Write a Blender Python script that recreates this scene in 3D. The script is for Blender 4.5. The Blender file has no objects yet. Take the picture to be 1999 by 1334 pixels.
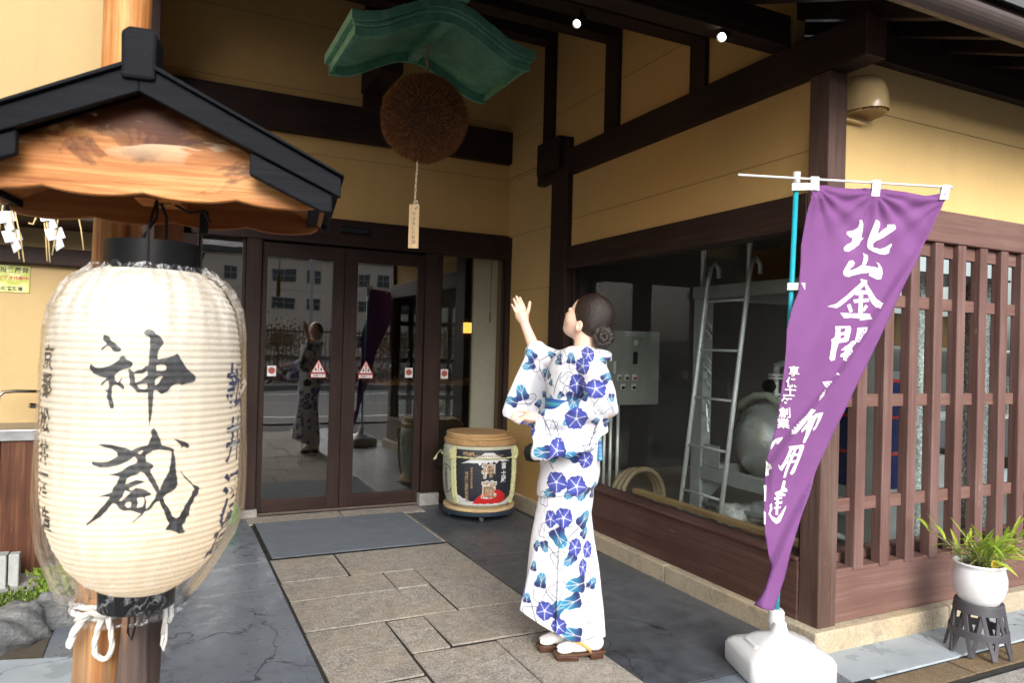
import bpy, math, random, mathutils
import numpy as np
from mathutils import Vector, Matrix
from mathutils.geometry import delaunay_2d_cdt
random.seed(7); RNG = np.random.default_rng(7)
SC = bpy.context.scene
COL = SC.collection

# ------------------------------------------------------------------ camera, sky, sun, exposure
CAM_H = 1.39
YAW, PITCH, ROLL = 0.45167887, 0.00826016, 0.02688803
cd = bpy.data.cameras.new('camera')
cam = bpy.data.objects.new('camera', cd); COL.objects.link(cam)
cd.sensor_width = 36.0; cd.lens = 36.0*1410.54/1999.0
cd.clip_start = 0.05; cd.clip_end = 2000
_f = Vector((math.sin(YAW)*math.cos(PITCH), math.cos(YAW)*math.cos(PITCH), math.sin(PITCH)))
_r0 = Vector((math.cos(YAW), -math.sin(YAW), 0)); _u0 = _r0.cross(_f)
_r = _r0*math.cos(ROLL) + _u0*math.sin(ROLL); _u = -_r0*math.sin(ROLL) + _u0*math.cos(ROLL)
cam.matrix_world = Matrix(((_r.x,_u.x,-_f.x,0),(_r.y,_u.y,-_f.y,0),(_r.z,_u.z,-_f.z,CAM_H),(0,0,0,1)))
cd.dof.use_dof = True; cd.dof.focus_distance = 3.3; cd.dof.aperture_fstop = 5.6
SC.camera = cam

world = bpy.data.worlds.new('World'); SC.world = world; world.use_nodes = True
nt = world.node_tree; nt.nodes.clear()
sky = nt.nodes.new('ShaderNodeTexSky'); sky.sky_type = 'NISHITA'; sky.sun_disc = False
SUN_EL, SUN_AZ = math.radians(28), math.radians(192)      # azimuth measured from +Y towards +X
sky.sun_elevation = SUN_EL; sky.sun_rotation = SUN_AZ
sky.air_density = 1.0; sky.dust_density = 4.0; sky.ozone_density = 1.0
hs = nt.nodes.new('ShaderNodeHueSaturation'); hs.inputs['Saturation'].default_value = 0.35
bg = nt.nodes.new('ShaderNodeBackground'); bg.inputs[1].default_value = 0.14
wo = nt.nodes.new('ShaderNodeOutputWorld')
nt.links.new(sky.outputs[0], hs.inputs['Color']); nt.links.new(hs.outputs[0], bg.inputs[0]); nt.links.new(bg.outputs[0], wo.inputs[0])
sl = bpy.data.lights.new('sun', 'SUN'); sl.energy = 1.0; sl.angle = math.radians(32); sl.color = (1.0, 0.96, 0.9)
sun = bpy.data.objects.new('sun', sl); COL.objects.link(sun)
sd = Vector((math.sin(SUN_AZ)*math.cos(SUN_EL), math.cos(SUN_AZ)*math.cos(SUN_EL), math.sin(SUN_EL)))
sun.rotation_euler = sd.to_track_quat('Z', 'Y').to_euler(); sun.location = sd*40
vs = SC.view_settings; vs.view_transform = 'Standard'; vs.look = 'None'; vs.gamma = 1; vs.use_curve_mapping = False
vs.exposure = 1.12
SC.cycles.max_bounces = 8; SC.cycles.diffuse_bounces = 4; SC.cycles.glossy_bounces = 4
SC.cycles.transparent_max_bounces = 12; SC.cycles.transmission_bounces = 6
SC.cycles.sample_clamp_indirect = 6.0; SC.cycles.caustics_reflective = False; SC.cycles.caustics_refractive = False
SC.cycles.use_denoising = True

# ------------------------------------------------------------------ node helpers and materials
class NT:
    def __init__(s, name):
        s.m = bpy.data.materials.new(name); s.m.use_nodes = True; s.t = s.m.node_tree; s.t.nodes.clear()
        s.out = s.t.nodes.new('ShaderNodeOutputMaterial')
    def n(s, typ, ins=None, **kw):
        nd = s.t.nodes.new('ShaderNode'+typ)
        for k, v in kw.items(): setattr(nd, k, v)
        for k, v in (ins or {}).items():
            sock = nd.inputs[k]
            if isinstance(v, bpy.types.NodeSocket): s.t.links.new(v, sock)
            elif isinstance(v, (tuple, list)) and len(v) == 3 and sock.type == 'RGBA': sock.default_value = (*v, 1)
            else: sock.default_value = v
        return nd
    def coord(s, which='Object', scale=(1,1,1), loc=(0,0,0), rot=(0,0,0)):
        tc = s.n('TexCoord'); return s.n('Mapping', {'Vector': tc.outputs[which], 'Scale': scale, 'Location': loc, 'Rotation': rot}).outputs[0]
    def noise(s, vec, scale=5, detail=4, rough=.55, dist=0.0):
        return s.n('TexNoise', {'Vector': vec, 'Scale': scale, 'Detail': detail, 'Roughness': rough, 'Distortion': dist}).outputs[0]
    def ramp(s, fac, stops, interp='LINEAR'):
        r = s.n('ValToRGB', {'Fac': fac}); cr = r.color_ramp; cr.interpolation = interp
        while len(cr.elements) < len(stops): cr.elements.new(.5)
        for e, (p, c) in zip(cr.elements, stops):
            e.position = p; e.color = (*c, 1) if isinstance(c, (tuple, list)) else (c, c, c, 1)
        return r.outputs[0]
    def mix(s, f, a, b, blend='MIX'):
        m = s.n('Mix', data_type='RGBA', blend_type=blend)
        for i, v in ((0, f), (6, a), (7, b)):
            if isinstance(v, bpy.types.NodeSocket): s.t.links.new(v, m.inputs[i])
            elif i == 0: m.inputs[0].default_value = v
            else: m.inputs[i].default_value = (*v, 1)
        return m.outputs[2]
    def math(s, op, a, b=0.0, c=0.0):
        m = s.n('Math', operation=op)
        for i, v in enumerate((a, b, c)):
            if isinstance(v, bpy.types.NodeSocket): s.t.links.new(v, m.inputs[i])
            else: m.inputs[i].default_value = v
        return m.outputs[0]
    def bump(s, h, strength=.3, dist=.01):
        return s.n('Bump', {'Height': h, 'Strength': strength, 'Distance': dist}).outputs[0]
    def done(s, col, rough=.6, metal=0.0, normal=None, **extra):
        p = s.n('BsdfPrincipled', {'Base Color': col, 'Roughness': rough, 'Metallic': metal, **extra})
        if normal is not None: s.t.links.new(normal, p.inputs['Normal'])
        s.t.links.new(p.outputs[0], s.out.inputs[0]); return s.m

def m_plain(name, col, rough=.5, metal=0.0, var=.12, scale=14, bump=.12, **ex):
    t = NT(name); v = t.coord()
    a = t.noise(v, scale, 4); b = t.noise(v, scale*9, 3)
    f = t.math('ADD', t.math('MULTIPLY', a, .6), t.math('MULTIPLY', b, .4))
    lo = tuple(c*(1-var) for c in col); hi = tuple(min(1, c*(1+var)) for c in col)
    return t.done(t.ramp(f, [(.3, lo), (.7, hi)]), t.ramp(a, [(.3, max(0, rough-.06)), (.7, min(1, rough+.08))]), metal, t.bump(b, bump, .002), **ex)

def m_plaster(name, col):
    t = NT(name); v = t.coord()
    a = t.noise(v, 1.3, 5, .6); b = t.noise(v, 170, 3); c = t.noise(v, 22, 4)
    f = t.math('ADD', t.math('MULTIPLY', a, .7), t.math('MULTIPLY', c, .3))
    streak = t.noise(t.coord(scale=(9, 9, .5)), 1.0, 3)
    col2 = t.mix(t.ramp(streak, [(.52, 0.0), (.75, .22)]), t.ramp(f, [(.3, tuple(x*.93 for x in col)), (.7, tuple(x*1.05 for x in col))]), tuple(x*.8 for x in col))
    return t.done(col2, .85, 0, t.bump(t.math('ADD', b, t.math('MULTIPLY', c, .6)), .35, .0025))

def m_wood(name, axis, dark, mid, light, wear=.0, rough=.55, wearcol=(.45,.36,.27), sc=1.0, spec=.22):
    """painted / stained timber with the grain along axis 0,1,2"""
    t = NT(name); s1 = [26*sc]*3; s1[axis] = 1.1*sc; s2 = [120*sc]*3; s2[axis] = 2.5*sc
    oi = t.n('ObjectInfo').outputs['Random']
    off = t.n('CombineXYZ', {0: t.math('MULTIPLY', oi, 7.0), 1: t.math('MULTIPLY', oi, 13.0), 2: t.math('MULTIPLY', oi, 5.0)}).outputs[0]
    tc = t.n('TexCoord').outputs['Object']; add = t.n('VectorMath', {0: tc, 1: off}, operation='ADD').outputs[0]
    v1 = t.n('Mapping', {'Vector': add, 'Scale': s1}).outputs[0]; v2 = t.n('Mapping', {'Vector': add, 'Scale': s2}).outputs[0]
    g1 = t.noise(v1, 1.0, 5, .6, .6); g2 = t.noise(v2, 1.0, 3, .6); big = t.noise(add, 2.2, 3)
    f = t.math('ADD', t.math('MULTIPLY', g1, .45), t.math('ADD', t.math('MULTIPLY', g2, .25), t.math('MULTIPLY', big, .3)))
    col = t.ramp(f, [(.36, dark), (.5, mid), (.64, light)])
    col = t.mix(t.math('MULTIPLY', t.math('SUBTRACT', oi, .5), .25), col, mid)
    if wear > 0:
        s3 = [70*sc]*3; s3[axis] = 5*sc
        sc3 = t.noise(t.n('Mapping', {'Vector': add, 'Scale': s3}).outputs[0], 1.0, 6, .7, .3)
        patch = t.noise(add, 3.5, 4)
        w = t.math('ADD', sc3, t.math('MULTIPLY', t.math('SUBTRACT', patch, .5), .6))
        col = t.mix(t.ramp(w, [(.78-wear*.2, 0.0), (.84-wear*.2, .75)]), col, wearcol)
    h = t.math('ADD', t.math('MULTIPLY', g2, .7), g1)
    return t.done(col, t.ramp(g1, [(.3, rough-.1), (.7, rough+.12)]), 0, t.bump(h, .35, .002), **{'Specular IOR Level': spec})

def m_granite(name, base, spread=.35, warm=None, bump=.5):
    t = NT(name); v = t.coord()
    oi = t.n('ObjectInfo').outputs['Random']
    a = t.noise(v, 95, 4, .7); b = t.noise(v, 260, 2, .6); c = t.noise(v, 3.0, 4, .6); d = t.noise(v, 16, 5, .65)
    f = t.math('ADD', t.math('MULTIPLY', a, .5), t.math('ADD', t.math('MULTIPLY', b, .3), t.math('MULTIPLY', d, .2)))
    col = t.ramp(f, [(.42, tuple(x*(1-spread) for x in base)), (.5, base), (.58, tuple(min(1, x*(1+spread)) for x in base))])
    col = t.mix(t.ramp(c, [(.42, 0.0), (.68, .55)]), col, tuple(x*y for x, y in zip(base, (warm or (1.15, 1.0, .8)))))
    col = t.mix(t.math('MULTIPLY', oi, .35), col, tuple(x*.72 for x in base))
    stain = t.noise(v, 5.0, 8, .78, .3)
    col = t.mix(t.ramp(stain, [(.53, 0.0), (.68, .55)]), col, tuple(x*.45 for x in base))
    return t.done(col, .85, 0, t.bump(t.math('ADD', t.math('ADD', a, b), t.math('MULTIPLY', d, 2.5)), bump, .007), **{'Specular IOR Level': .3})

def m_slate(name, dark, light, cracks=True, rough=.38):
    t = NT(name); v = t.coord()
    a = t.noise(v, 1.3, 8, .72, .2); b = t.noise(v, 11, 8, .75, .3); c = t.noise(v, 90, 3)
    f = t.math('ADD', t.math('MULTIPLY', a, .6), t.math('MULTIPLY', b, .4))
    col = t.ramp(f, [(.34, dark), (.5, tuple((x+y)/2 for x, y in zip(dark, light))), (.66, light)])
    blot = t.noise(v, 7, 4, .55, .3)
    blot2 = t.noise(v, 1.1, 2)
    bl = t.math('MULTIPLY', t.ramp(blot, [(.57, 0.0), (.60, 1.0)]), t.ramp(blot2, [(.42, 0.0), (.58, .7)]))
    col = t.mix(bl, col, tuple(x*.8 for x in dark))
    h = t.math('ADD', t.math('MULTIPLY', c, .25), b)
    if cracks:
        dv = t.n('VectorMath', {0: v, 1: t.n('VectorMath', {0: t.n('TexNoise', {'Vector': v, 'Scale': 4.0, 'Detail': 5.0}).outputs['Color'], 'Scale': .35}, operation='SCALE').outputs[0]}, operation='ADD').outputs[0]
        e = t.n('TexVoronoi', {'Vector': dv, 'Scale': 1.6}, feature='DISTANCE_TO_EDGE').outputs['Distance']
        m = t.math('MULTIPLY', t.ramp(e, [(.002, 1.0), (.008, 0.0)]), t.ramp(t.noise(v, 1.7, 2), [(.42, 0.0), (.50, .95)]))
        col = t.mix(m, col, (.012, .012, .014)); h = t.math('SUBTRACT', h, m)
    return t.done(col, t.ramp(b, [(.35, rough-.08), (.65, rough+.2)]), 0, t.bump(h, .25, .004))

def m_glass(name, refl=1.0, tint=(.93,.95,.94), ior=1.5, rough=.0):
    t = NT(name)
    fr = t.n('Fresnel', {'IOR': ior}).outputs[0]
    front = t.math('SUBTRACT', 1.0, t.n('NewGeometry').outputs['Backfacing']); fac = t.math('MULTIPLY', t.math('MINIMUM', t.math('MULTIPLY', fr, refl), 1.0), front)
    tr = t.n('BsdfTransparent', {'Color': tint}); gl = t.n('BsdfGlossy', {'Color': (1,1,1), 'Roughness': rough})
    wv = t.noise(t.coord(), 1.7, 2); t.t.links.new(t.bump(wv, .05, .01), gl.inputs['Normal'])
    mx = t.n('MixShader', {0: fac, 1: tr.outputs[0], 2: gl.outputs[0]})
    t.t.links.new(mx.outputs[0], t.out.inputs[0]); return t.m

def m_emit(name, col, s):
    t = NT(name); e = t.n('Emission', {'Color': col, 'Strength': s}); t.t.links.new(e.outputs[0], t.out.inputs[0]); return t.m

def m_vcol(name, rough=.8, bumpscale=900, bumps=.1, **ex):
    t = NT(name); a = t.n('Attribute', attribute_name='Col')
    v = t.coord(); return t.done(a.outputs['Color'], rough, 0, t.bump(t.noise(v, bumpscale, 2), bumps, .0006), **ex)

DK = (.015,.0075,.006); MD = (.026,.0135,.011); LT = (.044,.024,.020)
WX = m_wood('brown_stained_wood_x', 0, DK, MD, LT, .05)
WY = m_wood('brown_stained_wood_y', 1, DK, MD, LT, .05)
WZ = m_wood('brown_stained_wood_z', 2, DK, MD, LT, .05)
# street-side timber is weathered paler
WXo = m_wood('weathered_stained_wood_x', 0, (.12,.066,.054), (.165,.092,.078), (.22,.135,.115), .25)
WYo = m_wood('weathered_stained_wood_y', 1, (.06,.03,.025), (.09,.046,.038), (.13,.073,.063), .22)
WZo = m_wood('weathered_stained_wood_z', 2, (.10,.053,.045), (.15,.084,.074), (.21,.135,.125), .22)
WZp = m_wood('worn_post_wood_z', 2, (.065,.037,.03), (.10,.06,.05), (.16,.105,.09), .42)
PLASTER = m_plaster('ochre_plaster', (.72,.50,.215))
PLASTER_D = m_plaster('ochre_plaster_porch', (.60,.375,.14))  # same plaster as the street wall, porch shade put into a darker base
JOINT = m_plain('plaster_joint_shadow', (.25,.16,.07), .9)
GRAN = m_granite('foundation_granite', (.46,.40,.30), .3)
GRAN_G = m_granite('post_base_granite', (.34,.335,.32), .45)
PAVE = m_granite('path_granite', (.42,.385,.34), .6, (1.12,1.0,.84), 1.0)
GUT = m_granite('gutter_stone', (.22,.165,.105), .4, (1.2,1.0,.7), .8)
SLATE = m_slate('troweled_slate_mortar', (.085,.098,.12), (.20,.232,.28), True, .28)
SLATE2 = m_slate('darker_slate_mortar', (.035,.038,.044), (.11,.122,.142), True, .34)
BLUECON = m_slate('pale_blue_concrete', (.26,.31,.35), (.42,.47,.51), True, .5)
ASPH = m_plain('asphalt', (.05,.05,.052), .85, 0, .3, 40, .5)
BLACKMETAL = m_plain('black_metal', (.008,.008,.009), .5, .0, **{'Specular IOR Level': .25})
STEEL = m_plain('brushed_steel', (.78,.79,.80), .35, .45, .1, 6, .05)
GALV = m_plain('grey_painted_steel', (.42,.43,.44), .45, .2)
WHITE = m_plain('white_plastic', (.64,.645,.65), .35, 0, .03, 10, .04)
DARKROOM = m_plain('dark_interior_wall', (.045,.035,.028), .8)

# ------------------------------------------------------------------ mesh helpers
ORI = {}
class MB:
    def __init__(s): s.v = []; s.f = []; s.col = []
    def add(s, vs_, fs_):
        k = len(s.v); s.v += [tuple(map(float, p)) for p in vs_]; s.f += [tuple(i+k for i in f) for f in fs_]; return s
    def box(s, x0, x1, y0, y1, z0, z1):
        return s.add([(x0,y0,z0),(x1,y0,z0),(x1,y1,z0),(x0,y1,z0),(x0,y0,z1),(x1,y0,z1),(x1,y1,z1),(x0,y1,z1)],
                     [(0,3,2,1),(4,5,6,7),(0,1,5,4),(1,2,6,5),(2,3,7,6),(3,0,4,7)])
    def loft(s, rings, cap=True, close=True):
        n = len(rings[0]); k = len(s.v)
        for r in rings: s.v += [tuple(map(float, p)) for p in r]
        for i in range(len(rings)-1):
            for j in range(n if close else n-1):
                a = k+i*n+j; b = k+i*n+(j+1) % n; s.f.append((a, b, b+n, a+n))
        if cap:
            s.f.append(tuple(k+j for j in reversed(range(n)))); s.f.append(tuple(k+(len(rings)-1)*n+j for j in range(n)))
        return s
    def tube(s, pts, r, n=10, cap=True):
        pts = [Vector(p) for p in pts]; rs = r if isinstance(r, (list, tuple)) else [r]*len(pts)
        rings = []; prev = None
        for i, p in enumerate(pts):
            d = (pts[min(i+1, len(pts)-1)]-pts[max(i-1, 0)]).normalized()
            if prev is None:
                a = Vector((0,0,1)) if abs(d.z) < .9 else Vector((1,0,0)); u = d.cross(a).normalized()
            else: u = (prev - d*prev.dot(d)).normalized()
            prev = u; w = d.cross(u)
            rings.append([p+(u*math.cos(2*math.pi*j/n)+w*math.sin(2*math.pi*j/n))*rs[i] for j in range(n)])
        return s.loft(rings, cap)
    def lathe(s, prof, c=(0,0,0), n=32, cap=True, ax='z'):
        rings = []
        for r, h in prof:
            ring = []
            for j in range(n):
                a = 2*math.pi*j/n; x, y = r*math.cos(a), r*math.sin(a)
                if ax == 'z': p = (c[0]+x, c[1]+y, c[2]+h)
                elif ax == 'x': p = (c[0]+h, c[1]+x, c[2]+y)
                else: p = (c[0]+y, c[1]+h, c[2]+x)
                ring.append(p)
            rings.append(ring)
        return s.loft(rings, cap)
    def prism(s, poly, a0, a1, ax='y'):
        """poly: 2D outline extruded along ax between a0 and a1 (x: (y,z), y: (x,z), z: (x,y))"""
        def P(p, a): return {'x': (a, p[0], p[1]), 'y': (p[0], a, p[1]), 'z': (p[0], p[1], a)}[ax]
        n = len(poly); k = len(s.v); s.v += [P(p, a0) for p in poly]+[P(p, a1) for p in poly]
        s.f += [tuple(k+i for i in range(n)), tuple(k+n+i for i in reversed(range(n)))]
        s.f += [(k+i, k+n+i, k+n+(i+1) % n, k+(i+1) % n) for i in range(n)]
        return s
    def build(s, name, mat, parent=None, smooth=False, bevel=0.0, seg=2, fix=True):
        o3 = ORI.get(parent.name, (0,0,0)) if parent else (0,0,0)
        me = bpy.data.meshes.new(name)
        me.from_pydata([(p[0]-o3[0], p[1]-o3[1], p[2]-o3[2]) for p in s.v], [], s.f)
        if fix:
            import bmesh
            bm = bmesh.new(); bm.from_mesh(me); bmesh.ops.recalc_face_normals(bm, faces=bm.faces); bm.to_mesh(me); bm.free()
        me.materials.append(mat)
        if smooth: me.shade_smooth()
        o = bpy.data.objects.new(name, me); COL.objects.link(o)
        if parent: o.parent = parent
        ORI[o.name] = o3
        if bevel:
            b = o.modifiers.new('bevel', 'BEVEL'); b.width = bevel; b.segments = seg; b.limit_method = 'ANGLE'; b.angle_limit = math.radians(40)
        elif smooth:
            pass
        return o
def smooth_angle(o, deg=40):
    me = o.data; me.shade_smooth()
    try: me.set_sharp_from_angle(angle=math.radians(deg))
    except Exception: pass
    return o
def box(name, mat, parent, x0, x1, y0, y1, z0, z1, bevel=.004): return MB().box(x0,x1,y0,y1,z0,z1).build(name, mat, parent, bevel=bevel)
def thing(name, label, cat, loc=(0,0,0), group=None):
    o = bpy.data.objects.new(name, None); COL.objects.link(o); o.location = loc; ORI[o.name] = tuple(loc)
    o.empty_display_size = .1
    o['label'] = label; o['category'] = cat
    if group: o['group'] = group
    return o
def tag(o, label, cat, group=None):
    o['label'] = label; o['category'] = cat
    if group: o['group'] = group
    return o
def struct(o, kind='structure', label=None):
    o['kind'] = kind
    if label: o['label'] = label
    return o
def tree_copy(o, parent=None):
    c = o.copy(); COL.objects.link(c); c.parent = parent
    for ch in o.children: tree_copy(ch, c)
    return c
def poly_fill(outlines, step, fn, holes=()):
    """triangulated fill of 2D outlines with interior points every step, mapped by fn(u,v)->xyz"""
    V, F = [], []
    for oi, out in enumerate(outlines):
        hs_ = holes[oi] if oi < len(holes) else []
        pts = []; edges = []
        for ring in [out]+list(hs_):
            rr = []
            for i in range(len(ring)):
                a = np.array(ring[i], float); b = np.array(ring[(i+1) % len(ring)], float)
                m = max(1, int(np.ceil(np.hypot(*(b-a))/step)))
                rr += [tuple(a+(b-a)*q/m) for q in range(m)]
            k = len(pts); pts += rr; edges += [(k+i, k+(i+1) % len(rr)) for i in range(len(rr))]
        P = np.array(pts); lo = P.min(0); hi = P.max(0)
        gx = np.arange(lo[0]+step/2, hi[0], step); gy = np.arange(lo[1]+step/2, hi[1], step)
        if len(gx) and len(gy):
            G = np.array(np.meshgrid(gx, gy)).reshape(2, -1).T
            E0 = P[[e[0] for e in edges]]; E1 = P[[e[1] for e in edges]]
            def inside(Q):
                c = np.zeros(len(Q), bool)
                for a, b in zip(E0, E1):
                    m_ = (a[1] > Q[:, 1]) != (b[1] > Q[:, 1])
                    xx = (b[0]-a[0])*(Q[:, 1]-a[1])/((b[1]-a[1]) if b[1] != a[1] else 1e-9)+a[0]
                    c ^= m_ & (Q[:, 0] < xx)
                return c
            G = G[inside(G)]; dm = np.min(np.hypot(G[:, None, 0]-P[None, :, 0], G[:, None, 1]-P[None, :, 1]), 1) if len(G) else np.array([])
            if len(G): pts += [tuple(q) for q in G[dm > step*.45]]
        r = delaunay_2d_cdt([Vector(p) for p in pts], edges, [], 2 if hs_ else 1, 1e-7)
        vv, ff = r[0], r[2]
        if hs_:
            C_ = np.array([np.mean([vv[i] for i in f], 0) for f in ff]) if ff else np.zeros((0, 2))
            ok = inside(C_) if len(C_) and len(gx) and len(gy) else np.ones(len(ff), bool)
            ff = [f for f, k_ in zip(ff, ok) if k_]
        k = len(V); V += [fn(p.x, p.y) for p in vv]; F += [tuple(i+k for i in f) for f in ff]
    return V, F
_TX = {}
def text_mesh(s, size=1.0, bold=0.0):
    """vertices (2D) and faces of a line of lettering, one em = size, origin at its centre"""
    key = (s, bold)
    if key not in _TX:
        c = bpy.data.curves.new('t', 'FONT'); c.body = s; c.size = 1; c.offset = bold; c.resolution_u = 3
        c.align_x = 'CENTER'; c.align_y = 'CENTER'
        o = bpy.data.objects.new('t', c); COL.objects.link(o); bpy.context.view_layer.update()
        me = bpy.data.meshes.new_from_object(o.evaluated_get(bpy.context.evaluated_depsgraph_get()))
        _TX[key] = ([(v.co.x, v.co.y) for v in me.vertices], [tuple(p.vertices) for p in me.polygons])
        bpy.data.objects.remove(o); bpy.data.curves.remove(c); bpy.data.meshes.remove(me)
    V, F = _TX[key]; 
    if not V: return [], []
    A = np.array(V); ctr = (A.min(0)+A.max(0))/2
    return [((x-ctr[0])*size, (y-ctr[1])*size) for x, y in V], F
# ------------------------------------------------------------------ ground
g = MB().box(-70, 70, -90, 60, -.40, -.06).build('ground', ASPH); struct(g)
# joints of the mortar floor lie deeper than its slabs
fl = MB().box(-1.6, 2.80, .0, 6.0, -.058, -.0045).build('mortar_bed', JOINT if False else m_plain('joint_mortar', (.018,.017,.015), .9, 0, .3, 30, .5)); struct(fl)
fl2 = MB().box(2.80, 9.0, 1.98, 2.44, -.058, -.013).build('pavement_bed', fl.data.materials[0]); struct(fl2)
floor_root = thing('slate_floor', 'dark slate mortar floor either side of the stone path', 'floor'); floor_root['kind'] = 'structure'; del floor_root['category']; del floor_root['label']
def slab(name, mat, parent, poly, z0=-.03, z1=0.0, bevel=.006, jit=0.0):
    pts = [(x+random.uniform(-jit, jit), y+random.uniform(-jit, jit)) for x, y in poly]
    return MB().prism(pts, z0, z1, 'z').build(name, mat, parent, bevel=bevel)
for p in ([(-.55,4.76),(.645,4.76),(.645,5.99),(-.14,5.99),(-.14,5.39),(-.55,5.39)], [(-.262,2.66),(.64,2.66),(.645,4.752),(-.42,4.752),(-.42,3.68),(-.275,3.63)], [(-.42,.2),(.635,.2),(.64,2.652),(-.42,2.652)],
          [(1.868,4.4),(2.765,4.4),(2.765,5.99),(1.868,5.99)], [(1.86,2.402),(2.765,2.402),(2.765,4.393),(1.862,4.393)]):
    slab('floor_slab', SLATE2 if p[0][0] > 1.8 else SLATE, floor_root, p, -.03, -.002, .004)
slab('floor_slab', SLATE, floor_root, [(1.866,.2),(2.50,.2),(2.70,2.13),(2.74,2.395),(1.866,2.395)], -.03, -.002, .004)
# pale concrete apron along the street side
ap = thing('concrete_apron', '', ''); ap['kind'] = 'structure'; del ap['category']; del ap['label']
xs = [2.655, 3.42, 4.37, 5.4, 6.6, 8.9]
for a, b in zip(xs[:-1], xs[1:]):
    slab('apron_slab', BLUECON, ap, [(a+.004,2.135),(b-.004,2.13),(b-.004,2.395),(a+.004+(.1 if a < 3 else 0),2.395)], -.03, -.004, .004)
slab('apron_slab', BLUECON, ap, [(-1.3,2.66),(-.27,2.66),(-.283,3.62),(-.57,3.70),(-1.3,3.45)], -.03, .006, .008)
slab('apron_slab', BLUECON, ap, [(-1.5,.4),(-.43,.4),(-.43,2.65),(-1.5,2.65)], -.03, .002, .01)
gs = thing('gutter_stones', '', ''); gs['kind'] = 'structure'; del gs['category']; del gs['label']
x = 2.60
k = 0
while x < 8.5:
    w = random.uniform(.50, .74); slab('gutter_stone', GUT, gs, [(x+.004,1.985),(x+w-.004,1.985),(x+w-.004,2.127),(x+.004,2.127)], -.04, -.010, .008, .003)
    slab('gutter_stone', GRAN_G, gs, [(x-.2+.004,1.72),(x-.2+w-.004,1.72),(x-.2+w-.004,1.968),(x-.2+.004,1.968)], -.05, -.022, .010, .003)
    x += w
# stone path
path = thing('stone_path', '', ''); path['kind'] = 'structure'; del path['category']; del path['label']
J = .0075
def rs(x0, x1, y0, y1): slab('paving_stone', PAVE, path, [(x0+J,y0+J),(x1-J,y0+J),(x1-J,y1-J),(x0+J,y1-J)], -.03, .003+random.uniform(-.001,.001), .0015, .0035)
for a in [(.65,1.053,4.30,4.80),(1.053,1.455,4.28,4.80),(1.445,1.855,3.535,4.80),(.65,1.245,3.965,4.29),(1.245,1.445,3.965,4.275),(.65,1.445,3.53,3.96),
          (.65,1.047,2.885,3.52),(1.047,1.248,3.11,3.52),(1.248,1.855,3.12,3.53),(1.047,1.46,2.42,3.10),(1.46,1.86,2.36,3.11),(.65,1.047,2.30,2.88),
          (.65,1.35,1.7,2.29),(1.35,1.86,1.75,2.36),(1.047,1.35,2.29,2.42),(.65,1.1,1.1,1.70),(1.1,1.86,1.2,1.75),(.65,1.3,.5,1.1),(1.3,1.86,.5,1.2),
          (.65,1.05,4.81,5.70),(1.05,1.86,4.81,5.70),(.62,1.35,5.73,5.985),(1.35,2.03,5.73,5.985)]: rs(*a)
# road with kerbs and lines behind the camera, seen in the door glass
rd = MB().box(-70, 70, -9.6, -.9, -.07, -.030).build('road', m_plain('road_asphalt', (.075,.077,.08), .8, 0, .25, 30, .5)); struct(rd)
ln = thing('road_marking', '', ''); ln['kind'] = 'structure'; del ln['category']; del ln['label']
WP = m_plain('road_paint', (.7,.7,.68), .7, 0, .12, 20)
for y, w in ((-2.0, .14), (-7.9, .13)): MB().box(-70, 70, y-w/2, y+w/2, -.0302, -.026).build('painted_line', WP, ln)
MB().box(-70, 70, -5.0, -4.88, -.0302, -.026).build('painted_line', m_plain('worn_paint', (.3,.3,.29), .8), ln)
pv = MB().box(-70, 70, -11.4, -9.72, -.06, .10).build('far_pavement', m_plain('pavement_concrete', (.30,.29,.28), .85, 0, .15, 8)); struct(pv)
kb = thing('far_kerb', '', ''); kb['kind'] = 'structure'; del kb['category']; del kb['label']
for i in range(30): MB().box(-14+i*1.2, -12.81+i*1.2, -9.72, -9.58, -.06, .12).build('kerb_stone', m_plain('kerb_concrete', (.24,.23,.22), .85) if i == 0 else bpy.data.materials['kerb_concrete'], kb, bevel=.01)
vg = MB().box(-70, 70, -30, -11.4, -.06, .06).build('verge', m_plain('verge_soil', (.06,.05,.035), .95)); struct(vg)

# ------------------------------------------------------------------ the brewery shop building
shop = thing('shop_building', 'traditional ochre plaster and dark timber shop building with a deep porch', 'building', (2.9, 2.5, 0))
def bx(name, mat, *a, bevel=.004, parent=None): return MB().box(*a).build(name, mat, parent or shop, bevel=bevel)
# plinth
def plinth(x0, x1, y0, y1, z1=.098):
    return MB().box(x0,x1,y0,y1,-.03,z1).build('plinth_stone', GRAN, shop, bevel=.008)
plinth(2.765, 3.74, 2.392, 2.62); plinth(3.748, 5.1, 2.392, 2.62); plinth(5.108, 6.8, 2.392, 2.62)
ys = [2.626, 3.52, 4.42, 5.1]
for a, b in zip(ys[:-1], ys[1:]): plinth(2.765, 2.95, a, b-.006)
plinth(2.845, 2.95, 5.1, 6.0)
# posts
bx('corner_post', WZp, 2.82, 2.94, 2.43, 2.55, .092, 2.752, bevel=.006)
bx('post', WZ, 2.812, 2.94, 4.88, 5.14, .0, 3.05)
bx('post', WZ, 2.835, 2.93, 5.18, 5.36, 2.98, 4.3)
bx('capital_block', WY, 2.775, 2.95, 4.97, 5.34, 2.82, 3.08, bevel=.006)
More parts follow.
